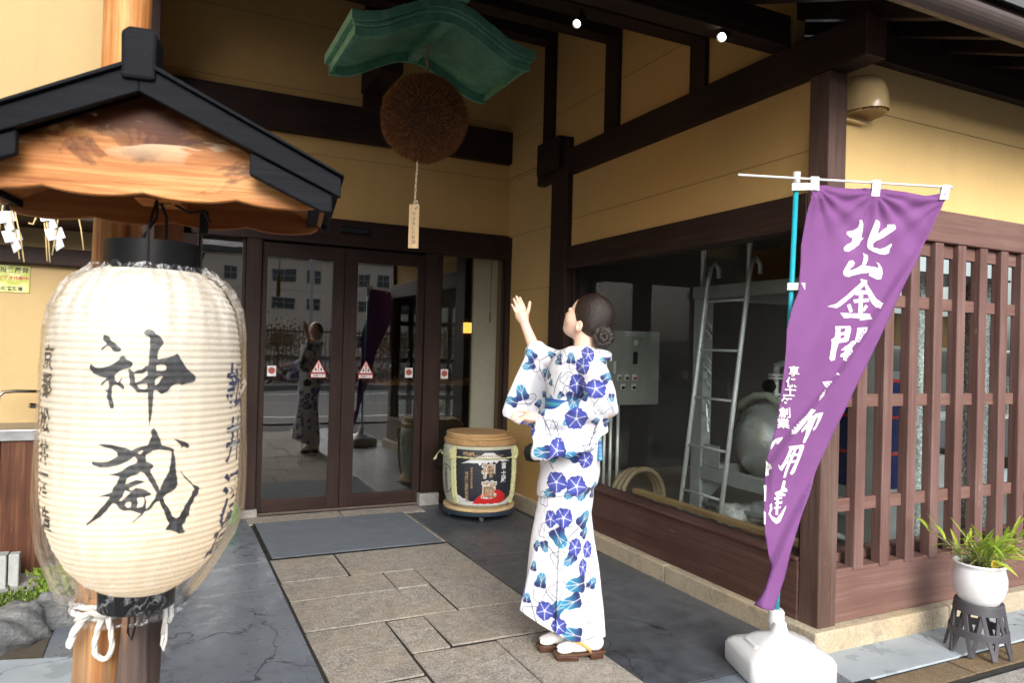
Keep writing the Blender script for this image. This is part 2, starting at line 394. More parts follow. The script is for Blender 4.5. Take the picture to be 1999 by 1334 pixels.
# side wall (porch right side)
def joints(axis, pl, a0, a1, zs, off):
    for z in zs:
        if axis == 'x': bx('plaster_joint', JOINT, pl-off, pl+.002, a0, a1, z-.002, z+.002, bevel=0)
        else: bx('plaster_joint', JOINT, a0, a1, pl-off, pl+.002, z-.002, z+.002, bevel=0)
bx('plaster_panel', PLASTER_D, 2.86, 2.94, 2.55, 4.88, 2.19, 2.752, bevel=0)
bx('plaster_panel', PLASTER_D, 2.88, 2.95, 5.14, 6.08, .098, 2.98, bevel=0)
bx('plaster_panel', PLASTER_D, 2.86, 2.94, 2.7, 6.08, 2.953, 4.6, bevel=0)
joints('x', 2.86, 2.55, 4.88, [2.405], .0015); joints('x', 2.88, 5.14, 6.07, [2.41, 2.93, 1.9], .0015); joints('x', 2.86, 2.82, 6.0, [3.30], .0015)
bx('wall_beam', WY, 2.815, 2.945, 2.24, 5.4, 2.755, 2.953, bevel=.005)
bx('window_header', WY, 2.815, 2.945, 2.552, 4.878, 2.01, 2.187)
bx('window_sill_board', WYo, 2.815, 2.945, 2.552, 4.878, .10, .385, bevel=.006)
bx('window_sill', WYo, 2.80, 2.945, 2.553, 4.877, .3865, .405)
for y0, y1 in ((3.335,3.475), (4.245,4.415)): bx('strut', WZ, 2.83, 2.925, y0, y1, 2.952, 3.9)
# street wall (right side)
bx('wall_beam', WX, 3.0, 9.0, 2.425, 2.56, 2.86, 3.075); 
bx('plaster_panel', PLASTER, 2.94, 9.0, 2.475, 2.56, 2.175, 2.862, bevel=0); joints('y', 2.475, 2.94, 9.0, [2.62], .0015)
bx('street_header', WXo, 2.94, 9.0, 2.432, 2.56, 2.005, 2.173, bevel=.006)
bx('street_base_board', WXo, 2.94, 9.0, 2.448, 2.56, .10, .358, bevel=.006)
bx('street_sill', WXo, 2.94, 9.0, 2.535, 2.62, .3595, .405)
bx('beam_end_block', WYo, 2.8155, 2.9445, 2.232, 2.2395, 2.7555, 2.9525, bevel=.002)
# front wall with the doors
F = 6.03
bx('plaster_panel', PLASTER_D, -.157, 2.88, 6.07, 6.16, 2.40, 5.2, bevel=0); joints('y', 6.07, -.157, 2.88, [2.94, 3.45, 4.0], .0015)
bx('wall_beam', WX, -.15, 3.02, 5.99, 6.10, 3.08, 3.37, bevel=.005)
bx('door_header', WX, .18, 2.90, 5.985, 6.11, 2.195, 2.398, bevel=.005)
bx('batten', WX, .18, 2.88, 6.055, 6.075, 2.3995, 2.425)
bx('door_post', WZ, .583, .697, 5.99, 6.10, .062, 2.193); bx('post_base', GRAN_G, .565, .712, 5.965, 6.11, -.02, .061, bevel=.006)
bx('door_post', WZ, 2.063, 2.20, 5.99, 6.10, .102, 2.193); bx('post_base', GRAN_G, 2.045, 2.225, 5.965, 6.11, -.02, .10, bevel=.006)
bx('door_post', WZ, 2.835, 2.905, 5.99, 6.10, .0, 2.193)
bx('door_post', WZ, .10, .24, 5.99, 6.10, .0, 2.193)
bx('sidelight_sill', WX, 2.2, 2.835, 6.0, 6.09, .0, .30); bx('sidelight_sill', WX, .24, .583, 6.0, 6.09, .0, .30)
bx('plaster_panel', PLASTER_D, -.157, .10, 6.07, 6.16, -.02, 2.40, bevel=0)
bx('strut', WZ, 1.475, 1.625, 5.985, 6.08, 3.37, 4.6); bx('tie_beam_end', WY, 1.46, 1.64, 5.45, 6.06, 3.50, 3.72)
# left wing wall
bx('plaster_panel', m_plaster('dimmed_wing_plaster', (.47,.335,.16)), -9.0, -.157, 5.40, 5.52, -.02, 5.2, bevel=0)  # same ochre plaster, base darkened to tame the strong light on this wall
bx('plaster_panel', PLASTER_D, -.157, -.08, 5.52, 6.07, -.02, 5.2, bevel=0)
bx('wing_corner_post', WZ, -.160, -.062, 5.375, 5.52, .0, 5.2)
bx('wing_rail', WX, -9.0, -.16, 5.33, 5.40, 1.83, 1.935)
bx('wing_eave_board', WX, -9.0, -.17, 4.86, 5.395, 2.06, 2.12)
# roof
SL = .39
def rz(y): return 3.13+SL*(y-2.75)
bx('porch_beam', WX, -.3, 2.83, 2.69, 2.81, 2.957, 3.115, bevel=.005)
for y0, z0 in ((3.34, 3.24), (4.28, 3.60), (5.24, 3.93)): bx('purlin', WX, -.3, 2.86, y0, y0+.13, z0, z0+.15, bevel=.005)
x = -.2
while x < 8.6:
    y0, y1 = 1.93, 6.4
    MB().prism([(y0, rz(y0)), (y0, rz(y0)+.09), (y1, rz(y1)+.09), (y1, rz(y1))], x, x+.062, 'x').build('rafter', WY, shop, bevel=.004)
    x += .385
dk = MB(); y0, y1 = 1.86, 7.4; dk.prism([(y0, rz(y0)+.091), (y0, rz(y0)+.115), (y1, rz(y1)+.115), (y1, rz(y1)+.091)], -.35, 9.0, 'x'); dk.build('roof_boarding', WX, shop)
rf = MB(); rf.prism([(1.80, rz(1.80)+.118), (1.80, rz(1.80)+.17), (7.4, rz(7.4)+.17), (7.4, rz(7.4)+.118)], -.4, 9.0, 'x'); rf.build('roof', m_plain('grey_roof_tile', (.09,.09,.095), .5), shop)
bx('fascia', WX, -.35, 9.0, 1.835, 1.858, rz(1.86)+.03, rz(1.86)+.117)
# room shells behind the glass
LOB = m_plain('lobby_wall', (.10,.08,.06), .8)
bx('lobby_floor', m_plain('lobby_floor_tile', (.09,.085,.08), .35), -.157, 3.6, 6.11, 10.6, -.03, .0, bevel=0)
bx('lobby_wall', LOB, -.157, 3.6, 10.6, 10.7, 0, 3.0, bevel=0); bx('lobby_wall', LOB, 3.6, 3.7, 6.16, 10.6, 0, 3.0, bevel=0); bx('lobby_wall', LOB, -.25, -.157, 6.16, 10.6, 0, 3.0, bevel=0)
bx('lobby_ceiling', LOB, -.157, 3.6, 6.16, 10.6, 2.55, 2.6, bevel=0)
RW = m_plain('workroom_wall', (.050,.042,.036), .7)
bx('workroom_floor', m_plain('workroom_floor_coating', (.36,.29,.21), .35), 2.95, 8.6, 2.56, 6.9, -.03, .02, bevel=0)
bx('workroom_wall', RW, 2.951, 8.6, 6.9, 7.0, 0, 2.9, bevel=0); bx('workroom_wall', RW, 8.6, 8.7, 2.56, 6.9, 0, .3, bevel=0)  # unseen far wall kept to a low strip, left open to let skylight in
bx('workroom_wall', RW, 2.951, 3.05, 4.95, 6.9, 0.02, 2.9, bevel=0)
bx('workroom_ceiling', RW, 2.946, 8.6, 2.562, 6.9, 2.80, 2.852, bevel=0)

# rain gutter
gt = thing('rain_gutter', 'brown metal rain gutter along the eave above the lattice wall', 'gutter', (2.3, 1.77, 2.72))
ring = lambda r: [(1.775+r*math.cos(a), 2.765+r*math.sin(a)) for a in np.linspace(math.pi, 2*math.pi, 14)]
pl = ring(.06)+list(reversed(ring(.056)))
MB().prism(pl, -.35, 9.0, 'x').build('gutter_channel', m_plain('gutter_brown', (.07,.052,.048), .35), gt, smooth=False)
for i in range(8): 
    x0 = 1.2+i*1.05; MB().tube([(x0,1.84,2.84),(x0,1.83,2.775),(x0,1.80,2.705),(x0,1.75,2.702),(x0,1.715,2.735),(x0,1.708,2.78)], .006, 6).build('bracket', GALV, gt)

# lattice screen
lat = thing('lattice_screen', 'weathered brown timber lattice in front of the street window', 'lattice', (3.0, 2.45, .36))
k = 0
for i in range(11):  # slats stop short out of view, bare glass beyond added to light the workroom
    x0 = 3.07+.19*i
    if i == 0: me0 = MB().box(3.07,3.138,2.44,2.496,.345,2.004).build('slat', WZo, lat, bevel=.0045)
    else:
        c = me0.copy(); c.location = (.19*i, 0, 0); COL.objects.link(c); c.parent = lat
for z0, z1 in ((1.648,1.712), (1.14,1.205), (.628,.692), (1.93,2.0035)):
    MB().box(2.942, 5.1, 2.472, 2.505, z0, z1).build('rail', WXo, lat, bevel=.004)
GL_IN = m_glass('window_glass', .6, (.90,.93,.92)); GL_DOOR = m_glass('door_glass', 5.5, (.80,.82,.80)); 
sw = thing('street_window', 'glass panes behind the timber lattice', 'window', (2.95,2.6,.4))
MB().box(2.95, 8.6, 2.60, 2.606, .405, 2.005).build('glass_pane', GL_IN, sw)
dw = thing('display_window', 'large fixed shop window showing the brewing equipment', 'window', (2.87,3.7,.4))
MB().box(2.88, 2.887, 2.60, 4.83, .41, 2.005).build('glass_pane', GL_IN, dw)
MB().box(2.865,2.90,4.835,4.876,.406,2.009).build('frame', WZ, dw, bevel=.003); MB().box(2.865,2.90,2.553,2.598,.406,2.009).build('frame', WZ, dw, bevel=.003)

# sliding doors
def door(x0, x1, g0, g1, y, label):
    d = thing('sliding_door', label, 'door', ((x0+x1)/2, y, 0), 'sliding entrance doors')
    MB().box(x0, g0, y-.02, y+.02, .022, 2.18).build('stile', WZ, d, bevel=.003); MB().box(g1, x1, y-.02, y+.02, .022, 2.18).build('stile', WZ, d, bevel=.003)
    MB().box(g0, g1, y-.019, y+.019, .022, .122).build('bottom_rail', WX, d, bevel=.003); MB().box(g0, g1, y-.019, y+.019, 2.072, 2.18).build('top_rail', WX, d, bevel=.003)
    MB().box(g0, g1, y-.004, y+.004, .122, 2.072).build('glass_pane', GL_DOOR, d); return d
door(.70, 1.358, .745, 1.265, 6.045, 'left sliding glass entrance door in dark brown frame'); door(1.363, 2.06, 1.473, 2.0, 6.055, 'right sliding glass entrance door in dark brown frame')
for x0, x1, nm, lb in ((2.203, 2.832, 'sidelight_window', 'narrow fixed glass pane behind the sake barrel, white panel inside'), (.243, .58, 'sidelight_window', 'narrow glass pane left of the doors, partly behind the lantern')):
    s = thing(nm, lb, 'window', ((x0+x1)/2, 6.04, .3)); MB().box(x0, x1, 6.04, 6.047, .302, 2.192).build('glass_pane', GL_DOOR, s)
    MB().box(x0, x0+.022, 6.025, 6.06, .302, 2.192).build('frame', WZ, s, bevel=.002); MB().box(x1-.022, x1, 6.025, 6.06, .302, 2.192).build('frame', WZ, s, bevel=.002)
tr = box('door_track', m_plain('tarnished_track', (.10,.075,.06), .5), None, .70, 2.06, 6.02, 6.085, .0, .018, .002); tag(tr, 'thin metal floor track under the sliding doors', 'door track')
sn = thing('door_sensor', 'small black automatic door sensor on the beam over the doors', 'sensor', (1.41,5.98,2.33))
MB().box(1.29,1.54,5.945,5.984,2.30,2.352).build('housing', BLACKMETAL, sn, bevel=.008); MB().box(1.31,1.52,5.94,5.9445,2.312,2.340).build('lens', m_plain('smoked_plastic', (.02,.025,.03), .08), sn)
# ------------------------------------------------------------------ brush lettering outlines, in metres on the cloth / radians and metres on the lantern
INK = [[(-0.424,1.393),(-0.404,1.393),(-0.364,1.390),(-0.339,1.382),(-0.284,1.375),(-0.249,1.369),(-0.239,1.365),(-0.252,1.362),(-0.286,1.360),(-0.317,1.362),(-0.337,1.369),(-0.361,1.372),(-0.377,1.372),(-0.404,1.367),(-0.428,1.363),(-0.438,1.364),(-0.417,1.369),(-0.384,1.375),(-0.390,1.378),(-0.415,1.383),(-0.426,1.386)],[(-0.532,1.336),(-0.510,1.333),(-0.468,1.329),(-0.410,1.329),(-0.348,1.333),(-0.290,1.339),(-0.257,1.345),(-0.250,1.350),(-0.224,1.354),(-0.213,1.354),(-0.193,1.347),(-0.159,1.344),(-0.136,1.341),(-0.129,1.337),(-0.142,1.332),(-0.166,1.329),(-0.201,1.328),(-0.246,1.324),(-0.28,1.317),(-0.292,1.312),(-0.285,1.306),(-0.266,1.302),(-0.251,1.302),(-0.227,1.310),(-0.223,1.309),(-0.235,1.302),(-0.212,1.297),(-0.196,1.291),(-0.203,1.288),(-0.218,1.289),(-0.249,1.294),(-0.276,1.297),(-0.3,1.296),(-0.309,1.292),(-0.313,1.281),(-0.307,1.269),(-0.289,1.26),(-0.289,1.252),(-0.304,1.250),(-0.324,1.251),(-0.335,1.261),(-0.354,1.271),(-0.354,1.281),(-0.374,1.287),(-0.348,1.286),(-0.340,1.296),(-0.342,1.304),(-0.363,1.304),(-0.390,1.298),(-0.425,1.293),(-0.410,1.299),(-0.368,1.309),(-0.376,1.310),(-0.420,1.312),(-0.466,1.316),(-0.499,1.318),(-0.526,1.324),(-0.536,1.331)],[(-0.165,1.328),(-0.149,1.328),(-0.133,1.323),(-0.116,1.321),(-0.089,1.325),(-0.044,1.327),(-0.015,1.333),(0.014,1.336),(0.015,1.353),(0.020,1.37),(0.020,1.39),(-0.009,1.394),(-0.043,1.399),(-0.033,1.404),(0.004,1.407),(0.049,1.405),(0.077,1.397),(0.112,1.394),(0.140,1.387),(0.151,1.379),(0.130,1.374),(0.104,1.367),(0.091,1.355),(0.095,1.347),(0.141,1.349),(0.204,1.352),(0.259,1.357),(0.283,1.36),(0.309,1.352),(0.335,1.343),(0.381,1.329),(0.444,1.319),(0.481,1.311),(0.479,1.305),(0.438,1.301),(0.377,1.299),(0.334,1.296),(0.300,1.299),(0.268,1.298),(0.228,1.293),(0.190,1.283),(0.140,1.278),(0.116,1.282),(0.092,1.287),(0.066,1.286),(0.064,1.273),(0.061,1.258),(0.056,1.238),(0.044,1.225),(0.037,1.215),(0.031,1.225),(0.025,1.245),(0.020,1.263),(0.014,1.281),(-0.015,1.282),(-0.079,1.282),(-0.114,1.29),(-0.152,1.297),(-0.149,1.304),(-0.161,1.317),(-0.167,1.324)],[(0.268,1.188),(0.317,1.185),(0.374,1.181),(0.413,1.176),(0.433,1.169),(0.404,1.167),(0.371,1.171),(0.352,1.169),(0.343,1.166),(0.345,1.173),(0.314,1.179)],[(-0.418,1.181),(-0.367,1.181),(-0.291,1.180),(-0.224,1.176),(-0.175,1.174),(-0.117,1.168),(-0.077,1.172),(-0.020,1.176),(0.028,1.178),(0.047,1.188),(0.062,1.197),(0.049,1.205),(0.060,1.209),(0.081,1.211),(0.102,1.205),(0.120,1.196),(0.143,1.187),(0.153,1.177),(0.187,1.174),(0.248,1.170),(0.277,1.166),(0.267,1.162),(0.281,1.155),(0.292,1.142),(0.300,1.122),(0.316,1.107),(0.320,1.097),(0.309,1.088),(0.270,1.083),(0.227,1.079),(0.185,1.071),(0.203,1.060),(0.249,1.047),(0.286,1.031),(0.328,1.025),(0.36,1.029),(0.395,1.043),(0.422,1.055),(0.460,1.064),(0.478,1.074),(0.503,1.079),(0.471,1.091),(0.415,1.101),(0.385,1.111),(0.424,1.104),(0.481,1.091),(0.539,1.086),(0.561,1.080),(0.552,1.072),(0.511,1.062),(0.482,1.050),(0.463,1.043),(0.465,1.029),(0.441,1.025),(0.428,1.016),(0.400,1.009),(0.416,0.999),(0.451,0.993),(0.422,0.991),(0.375,0.991),(0.337,0.997),(0.282,1.002),(0.224,1.004),(0.245,1.012),(0.257,1.017),(0.225,1.029),(0.197,1.045),(0.161,1.058),(0.152,1.066),(0.118,1.063),(0.086,1.055),(0.062,1.048),(0.022,1.046),(-0.009,1.038),(-0.057,1.030),(-0.088,1.025),(-0.097,1.026),(-0.057,1.033),(-0.01,1.042),(-0.059,1.046),(-0.116,1.050),(-0.173,1.050),(-0.215,1.056),(-0.249,1.065),(-0.274,1.066),(-0.314,1.055),(-0.380,1.040),(-0.467,1.029),(-0.534,1.020),(-0.544,1.022),(-0.503,1.029),(-0.451,1.040),(-0.383,1.056),(-0.333,1.067),(-0.301,1.078),(-0.352,1.079),(-0.417,1.077),(-0.352,1.082),(-0.286,1.087),(-0.270,1.096),(-0.238,1.105),(-0.223,1.113),(-0.22,1.117),(-0.265,1.120),(-0.316,1.122),(-0.249,1.124),(-0.193,1.129),(-0.137,1.138),(-0.072,1.143),(-0.057,1.148),(-0.074,1.154),(-0.091,1.156),(-0.138,1.149),(-0.203,1.142),(-0.243,1.139),(-0.326,1.136),(-0.404,1.136),(-0.467,1.140),(-0.490,1.144),(-0.472,1.146),(-0.414,1.145),(-0.328,1.146),(-0.270,1.153),(-0.238,1.158),(-0.243,1.165),(-0.29,1.171),(-0.358,1.175),(-0.406,1.179)],[(0.346,1.121),(0.360,1.119),(0.404,1.106),(0.464,1.097),(0.455,1.097),(0.385,1.107)]]
INKH = [[],[],[[(-0.114,1.318),(-0.088,1.319),(-0.036,1.319),(-0.006,1.324),(0.006,1.326),(0.007,1.316),(-0.027,1.309),(-0.063,1.304),(-0.100,1.301),(-0.107,1.309)],[(-0.088,1.297),(-0.048,1.299),(-0.003,1.300),(0.008,1.298),(0.009,1.29),(-0.016,1.288),(-0.061,1.289)],[(0.085,1.336),(0.120,1.338),(0.162,1.337),(0.179,1.333),(0.172,1.326),(0.137,1.324),(0.083,1.325)],[(0.075,1.305),(0.093,1.311),(0.131,1.315),(0.150,1.313),(0.124,1.306),(0.106,1.299),(0.078,1.295)]],[],[[(-0.063,1.164),(-0.035,1.167),(-0.009,1.168),(-0.026,1.161),(-0.042,1.159)],[(0.014,1.159),(0.079,1.167),(0.137,1.168),(0.223,1.165),(0.254,1.162),(0.247,1.152),(0.244,1.139),(0.229,1.121),(0.188,1.107),(0.164,1.095),(0.153,1.086),(0.130,1.097),(0.095,1.112),(0.060,1.124),(0.059,1.128),(0.083,1.134),(0.083,1.138),(0.049,1.143),(0.016,1.145)],[(-0.164,1.102),(-0.15,1.113),(-0.11,1.118),(-0.069,1.120),(-0.029,1.126),(0.003,1.123),(0.046,1.109),(0.089,1.094),(0.124,1.081),(0.109,1.072),(0.069,1.060),(0.037,1.051),(0.029,1.053),(0.031,1.066),(0.018,1.075),(0.066,1.078),(0.073,1.081),(0.032,1.088),(-0.017,1.092),(-0.066,1.094),(-0.105,1.089),(-0.130,1.091),(-0.123,1.095),(-0.058,1.100),(0.013,1.105),(-0.019,1.108),(-0.068,1.110),(-0.132,1.104)],[(-0.185,1.079),(-0.163,1.090),(-0.138,1.088),(-0.113,1.086),(-0.145,1.079),(-0.192,1.070),(-0.213,1.07)],[(-0.163,1.061),(-0.151,1.067),(-0.119,1.068),(-0.102,1.066),(-0.109,1.057),(-0.137,1.056)],[(-0.055,1.074),(-0.014,1.075),(0.010,1.074),(0.015,1.066),(0.000,1.057),(-0.044,1.055),(-0.052,1.055),(-0.045,1.065)]],[]]
FLG = [[(1.523,1.995),(1.536,1.998),(1.547,1.982),(1.546,1.955),(1.541,1.917),(1.551,1.92),(1.539,1.906),(1.531,1.889),(1.507,1.87),(1.480,1.855),(1.461,1.859),(1.458,1.871),(1.471,1.885),(1.498,1.899),(1.503,1.919),(1.489,1.92),(1.473,1.934),(1.475,1.945),(1.503,1.951),(1.521,1.963),(1.527,1.982)],[(1.596,2.0),(1.613,1.99),(1.612,1.976),(1.600,1.948),(1.596,1.932),(1.617,1.949),(1.640,1.966),(1.640,1.977),(1.667,1.975),(1.672,1.958),(1.658,1.944),(1.622,1.919),(1.590,1.902),(1.580,1.891),(1.581,1.874),(1.608,1.867),(1.634,1.876),(1.661,1.894),(1.664,1.885),(1.657,1.871),(1.655,1.852),(1.635,1.844),(1.609,1.845),(1.581,1.855),(1.564,1.868),(1.560,1.879),(1.563,1.907),(1.574,1.945),(1.586,1.978)],[(1.543,1.852),(1.561,1.838),(1.560,1.819),(1.549,1.792),(1.588,1.787),(1.610,1.783),(1.604,1.799),(1.594,1.809),(1.610,1.804),(1.627,1.783),(1.63,1.761),(1.623,1.737),(1.603,1.733),(1.582,1.741),(1.562,1.749),(1.567,1.762),(1.535,1.759),(1.502,1.75),(1.481,1.742),(1.464,1.749),(1.460,1.765),(1.469,1.784),(1.486,1.815),(1.501,1.818),(1.509,1.807),(1.504,1.793),(1.487,1.777),(1.491,1.771),(1.517,1.783),(1.537,1.797),(1.544,1.824),(1.546,1.838)],[(1.527,1.734),(1.555,1.727),(1.553,1.713),(1.520,1.682),(1.483,1.648),(1.446,1.615),(1.427,1.602),(1.387,1.609),(1.424,1.62),(1.467,1.656),(1.504,1.693),(1.530,1.718)],[(1.550,1.716),(1.569,1.689),(1.598,1.649),(1.624,1.632),(1.607,1.603),(1.579,1.627),(1.559,1.661),(1.545,1.699)],[(1.499,1.676),(1.547,1.683),(1.562,1.677),(1.559,1.668),(1.505,1.661)],[(1.495,1.641),(1.562,1.648),(1.566,1.634),(1.498,1.626)],[(1.520,1.682),(1.537,1.683),(1.534,1.582),(1.515,1.582)],[(1.468,1.615),(1.481,1.622),(1.491,1.589),(1.477,1.583)],[(1.549,1.62),(1.560,1.612),(1.542,1.589),(1.531,1.595)],[(1.439,1.581),(1.486,1.579),(1.539,1.581),(1.569,1.58),(1.575,1.558),(1.545,1.553),(1.521,1.549),(1.526,1.557),(1.486,1.561),(1.453,1.558)],[(1.415,1.521),(1.478,1.523),(1.482,1.507),(1.469,1.458),(1.458,1.453),(1.426,1.448),(1.416,1.418),(1.409,1.374),(1.393,1.368),(1.386,1.379),(1.396,1.434),(1.398,1.453),(1.395,1.461),(1.410,1.472),(1.416,1.5)],[(1.511,1.516),(1.552,1.521),(1.542,1.5),(1.531,1.486),(1.513,1.456),(1.502,1.448),(1.499,1.458),(1.508,1.486)],[(1.483,1.455),(1.496,1.461),(1.502,1.448),(1.489,1.434),(1.482,1.409),(1.466,1.389),(1.456,1.37),(1.447,1.373),(1.449,1.386),(1.432,1.389),(1.436,1.399),(1.457,1.411),(1.452,1.416),(1.435,1.416),(1.454,1.433),(1.469,1.441)],[(1.358,1.276),(1.397,1.281),(1.374,1.251)],[(1.409,1.305),(1.421,1.322),(1.423,1.309)],[(1.336,1.193),(1.344,1.212),(1.371,1.249),(1.356,1.218)],[(1.309,1.159),(1.321,1.153),(1.298,1.122),(1.268,1.078),(1.245,1.047),(1.232,1.043),(1.238,1.062),(1.268,1.102),(1.288,1.127)],[(1.298,1.127),(1.316,1.13),(1.315,1.116),(1.302,1.079),(1.300,1.048),(1.287,1.047),(1.287,1.072),(1.269,1.053),(1.266,1.064),(1.289,1.097)],[(1.320,1.138),(1.357,1.145),(1.350,1.117),(1.332,1.074),(1.321,1.061),(1.318,1.073),(1.327,1.083),(1.337,1.123),(1.327,1.119),(1.303,1.042),(1.289,1.008),(1.278,1.008),(1.282,1.029),(1.300,1.079),(1.313,1.122)],[(1.216,0.991),(1.284,1.0),(1.287,0.99),(1.272,0.931),(1.255,0.875),(1.244,0.863),(1.234,0.869),(1.257,0.924),(1.267,0.983),(1.234,0.976),(1.217,0.917),(1.197,0.88),(1.185,0.889),(1.178,0.91),(1.190,0.898),(1.207,0.935),(1.221,0.979)],[(1.241,0.976),(1.254,0.978),(1.225,0.887),(1.216,0.85),(1.206,0.85),(1.212,0.886)],[(1.225,0.954),(1.265,0.961),(1.263,0.95),(1.223,0.943)],[(1.214,0.923),(1.257,0.931),(1.253,0.919),(1.211,0.912)],[(1.207,0.837),(1.218,0.835),(1.215,0.807),(1.227,0.798),(1.228,0.789),(1.202,0.782),(1.221,0.776),(1.219,0.767),(1.179,0.769),(1.172,0.781),(1.199,0.794),(1.202,0.813)],[(1.172,0.76),(1.208,0.764),(1.205,0.754),(1.173,0.749)],[(1.177,0.738),(1.209,0.745),(1.207,0.734),(1.177,0.729)],[(1.174,0.717),(1.203,0.722),(1.201,0.713),(1.173,0.708)],[(1.183,0.769),(1.193,0.77),(1.191,0.684),(1.181,0.683)],[(1.164,0.735),(1.166,0.704),(1.158,0.689),(1.167,0.676),(1.184,0.668),(1.202,0.69),(1.225,0.728),(1.224,0.716),(1.212,0.684),(1.197,0.653),(1.182,0.645),(1.166,0.659),(1.150,0.686),(1.157,0.707),(1.154,0.726)],[(1.163,1.002),(1.177,1.017),(1.205,1.027),(1.202,1.017),(1.187,0.996),(1.180,0.995),(1.181,1.009),(1.166,0.983),(1.157,0.968),(1.157,0.98)],[(1.137,0.918),(1.150,0.906),(1.155,0.891),(1.146,0.879),(1.147,0.857),(1.135,0.851),(1.136,0.878),(1.138,0.897)],[(1.128,0.811),(1.139,0.811),(1.138,0.744),(1.130,0.74),(1.132,0.774)],[(1.130,0.7),(1.139,0.688),(1.137,0.642),(1.131,0.639)]]
FLGH = {'11': [[(1.435,1.51),(1.456,1.515),(1.454,1.498),(1.434,1.493)],[(1.434,1.481),(1.455,1.484),(1.449,1.471),(1.433,1.466)]]}
FSMALL = [('享',1.239,1.319),('保',1.232,1.271),('十',1.228,1.234),('一',1.222,1.211),('年',1.215,1.182),('創',1.207,1.136),('業',1.203,1.088)]
FOUT = [(1.316,2.144),(1.307,2.139),(1.289,2.023),(1.264,1.87),(1.264,1.798),(1.251,1.668),(1.221,1.595),(1.198,1.501),(1.196,1.362),(1.19,1.178),(1.171,1.042),(1.139,0.918),(1.130,0.782),(1.135,0.6),(1.152,0.474),(1.118,0.373),(1.081,0.299),(1.161,0.283),(1.207,0.421),(1.232,0.53),(1.290,0.723),(1.383,0.988),(1.452,1.154),(1.500,1.271),(1.605,1.485),(1.709,1.698),(1.814,1.921),(1.887,2.089),(1.895,2.123),(1.798,2.107),(1.730,2.114),(1.661,2.131),(1.592,2.14),(1.502,2.135),(1.411,2.142)]
FOLD = [(1.835,1.981),(1.760,1.84),(1.613,1.614),(1.500,1.436),(1.415,1.302),(1.321,1.177),(1.232,1.041),(1.149,0.907)]
FOLD2 = [(1.375,0.925),(1.300,0.78),(1.214,0.603),(1.148,0.456),(1.097,0.327)]

FD = Vector((math.sin(YAW), math.cos(YAW), 0)); RT = Vector((math.cos(YAW), -math.sin(YAW), 0))
# ------------------------------------------------------------------ paper lantern
LX, LY = -.0268, 1.7913
LZ = np.array([1.536,1.519,1.502,1.457,1.40,1.344,1.196,1.06,1.003,.947,.901,.867,.839,.833])
LW = np.array([107,134,152,177,189,195,197.5,195,188,170,146,116,74,62])*.001002
LZ, LW = LZ[::-1], LW[::-1]
def lrad(z): return float(np.interp(z, LZ, LW))
NR = 52
def rib(z):
    ph = (z-.83)/(1.54-.83)*NR; q = ph-math.floor(ph)
    return .0034*(1-abs(2*q-1)**1.6)
prof = []
for i in range(NR*6+1):
    z = .834+(1.535-.834)*i/(NR*6); prof.append((lrad(z)*(1-.0)-.004+rib(z), z))
lant = thing('paper_lantern', 'large cream paper lantern with black brush characters under clear plastic', 'lantern', (LX, LY, .8))
t = NT('lantern_paper'); v = t.coord(); nz = t.noise(v, 60, 4); n2 = t.noise(t.coord(scale=(3,3,30)), 3.0, 3)
colr = t.mix(t.ramp(n2, [(.4, 0.0), (.7, .35)]), (.78,.735,.655), (.73,.67,.57))
df = t.n('BsdfDiffuse', {'Color': colr, 'Roughness': .5, 'Normal': t.bump(nz, .25, .002)}); tl = t.n('BsdfTranslucent', {'Color': (.88,.78,.62)})
mx = t.n('MixShader', {0: .22, 1: df.outputs[0], 2: tl.outputs[0]}); t.t.links.new(mx.outputs[0], t.out.inputs[0]); PAPER = t.m
MB().lathe(prof, (LX, LY, 0), 96, cap=False).build('paper_shell', PAPER, lant, smooth=True)
INKM = m_plain('brush_ink', (.022,.023,.027), .55, 0, .35, 9, .1)
BLUEINK = m_plain('blue_black_ink', (.045,.055,.12), .6)
GOLD = m_plain('dull_brass', (.45,.30,.12), .35, .9)
ang0 = math.atan2(-LY, -LX)
def lmap(off=.0012):
    def f(th, z):
        a = ang0+th; r = lrad(z)-.004+rib(z)+off
        return (LX+r*math.cos(a), LY+r*math.sin(a), z)
    return f
def lant_poly(name, polys, holes, mat, step=.0045):
    # angle scaled to metres so that the fill step is even
    S = .2; P = [[(a*S, z) for a, z in p] for p in polys]; Hh = [[[(a*S, z) for a, z in h] for h in hh] for hh in holes]
    V, Fc = poly_fill(P, step, lambda u, z: lmap()(u/S, z), Hh)
    m = MB(); m.add(V, Fc); return m.build(name, mat, lant, smooth=True, fix=False)
lant_poly('brush_character', INK[:3], INKH[:3], INKM); lant_poly('brush_character', INK[3:], INKH[3:], INKM)
def lant_text(s, th, z, size, mat, sx=1.0, bold=.02):
    V, Fc = text_mesh(s, size, bold); f = lmap(.0016)
    if V: MB().add([f(th+x*sx/.2, z+y) for x, y in V], Fc).build('small_character', mat, lant, fix=False)
for ch, z in zip('京都松井酒造', (1.345,1.29,1.22,1.155,1.09,1.02)): lant_text(ch, -1.17, z, .055, INKM)
for ch, z in zip('松井酒造', (1.29,1.17,1.05,.96)): lant_text(ch, 1.14, z, .105, BLUEINK, .9)
MB().lathe([(.0972,1.528),(.0972,1.598),(.092,1.598),(.092,1.528)], (LX+.005, LY-.002, 0), 64, cap=False).build('top_ring', m_plain('black_lacquer', (.005,.005,.006), .35, **{'Specular IOR Level': .15}), lant, smooth=False)
smooth_angle(lant.children[-1])
MB().lathe([(.077,.80),(.077,.842),(.071,.842),(.071,.80)], (LX-.006, LY+.003, 0), 48, cap=False).build('bottom_ring', bpy.data.materials['black_lacquer'], lant)
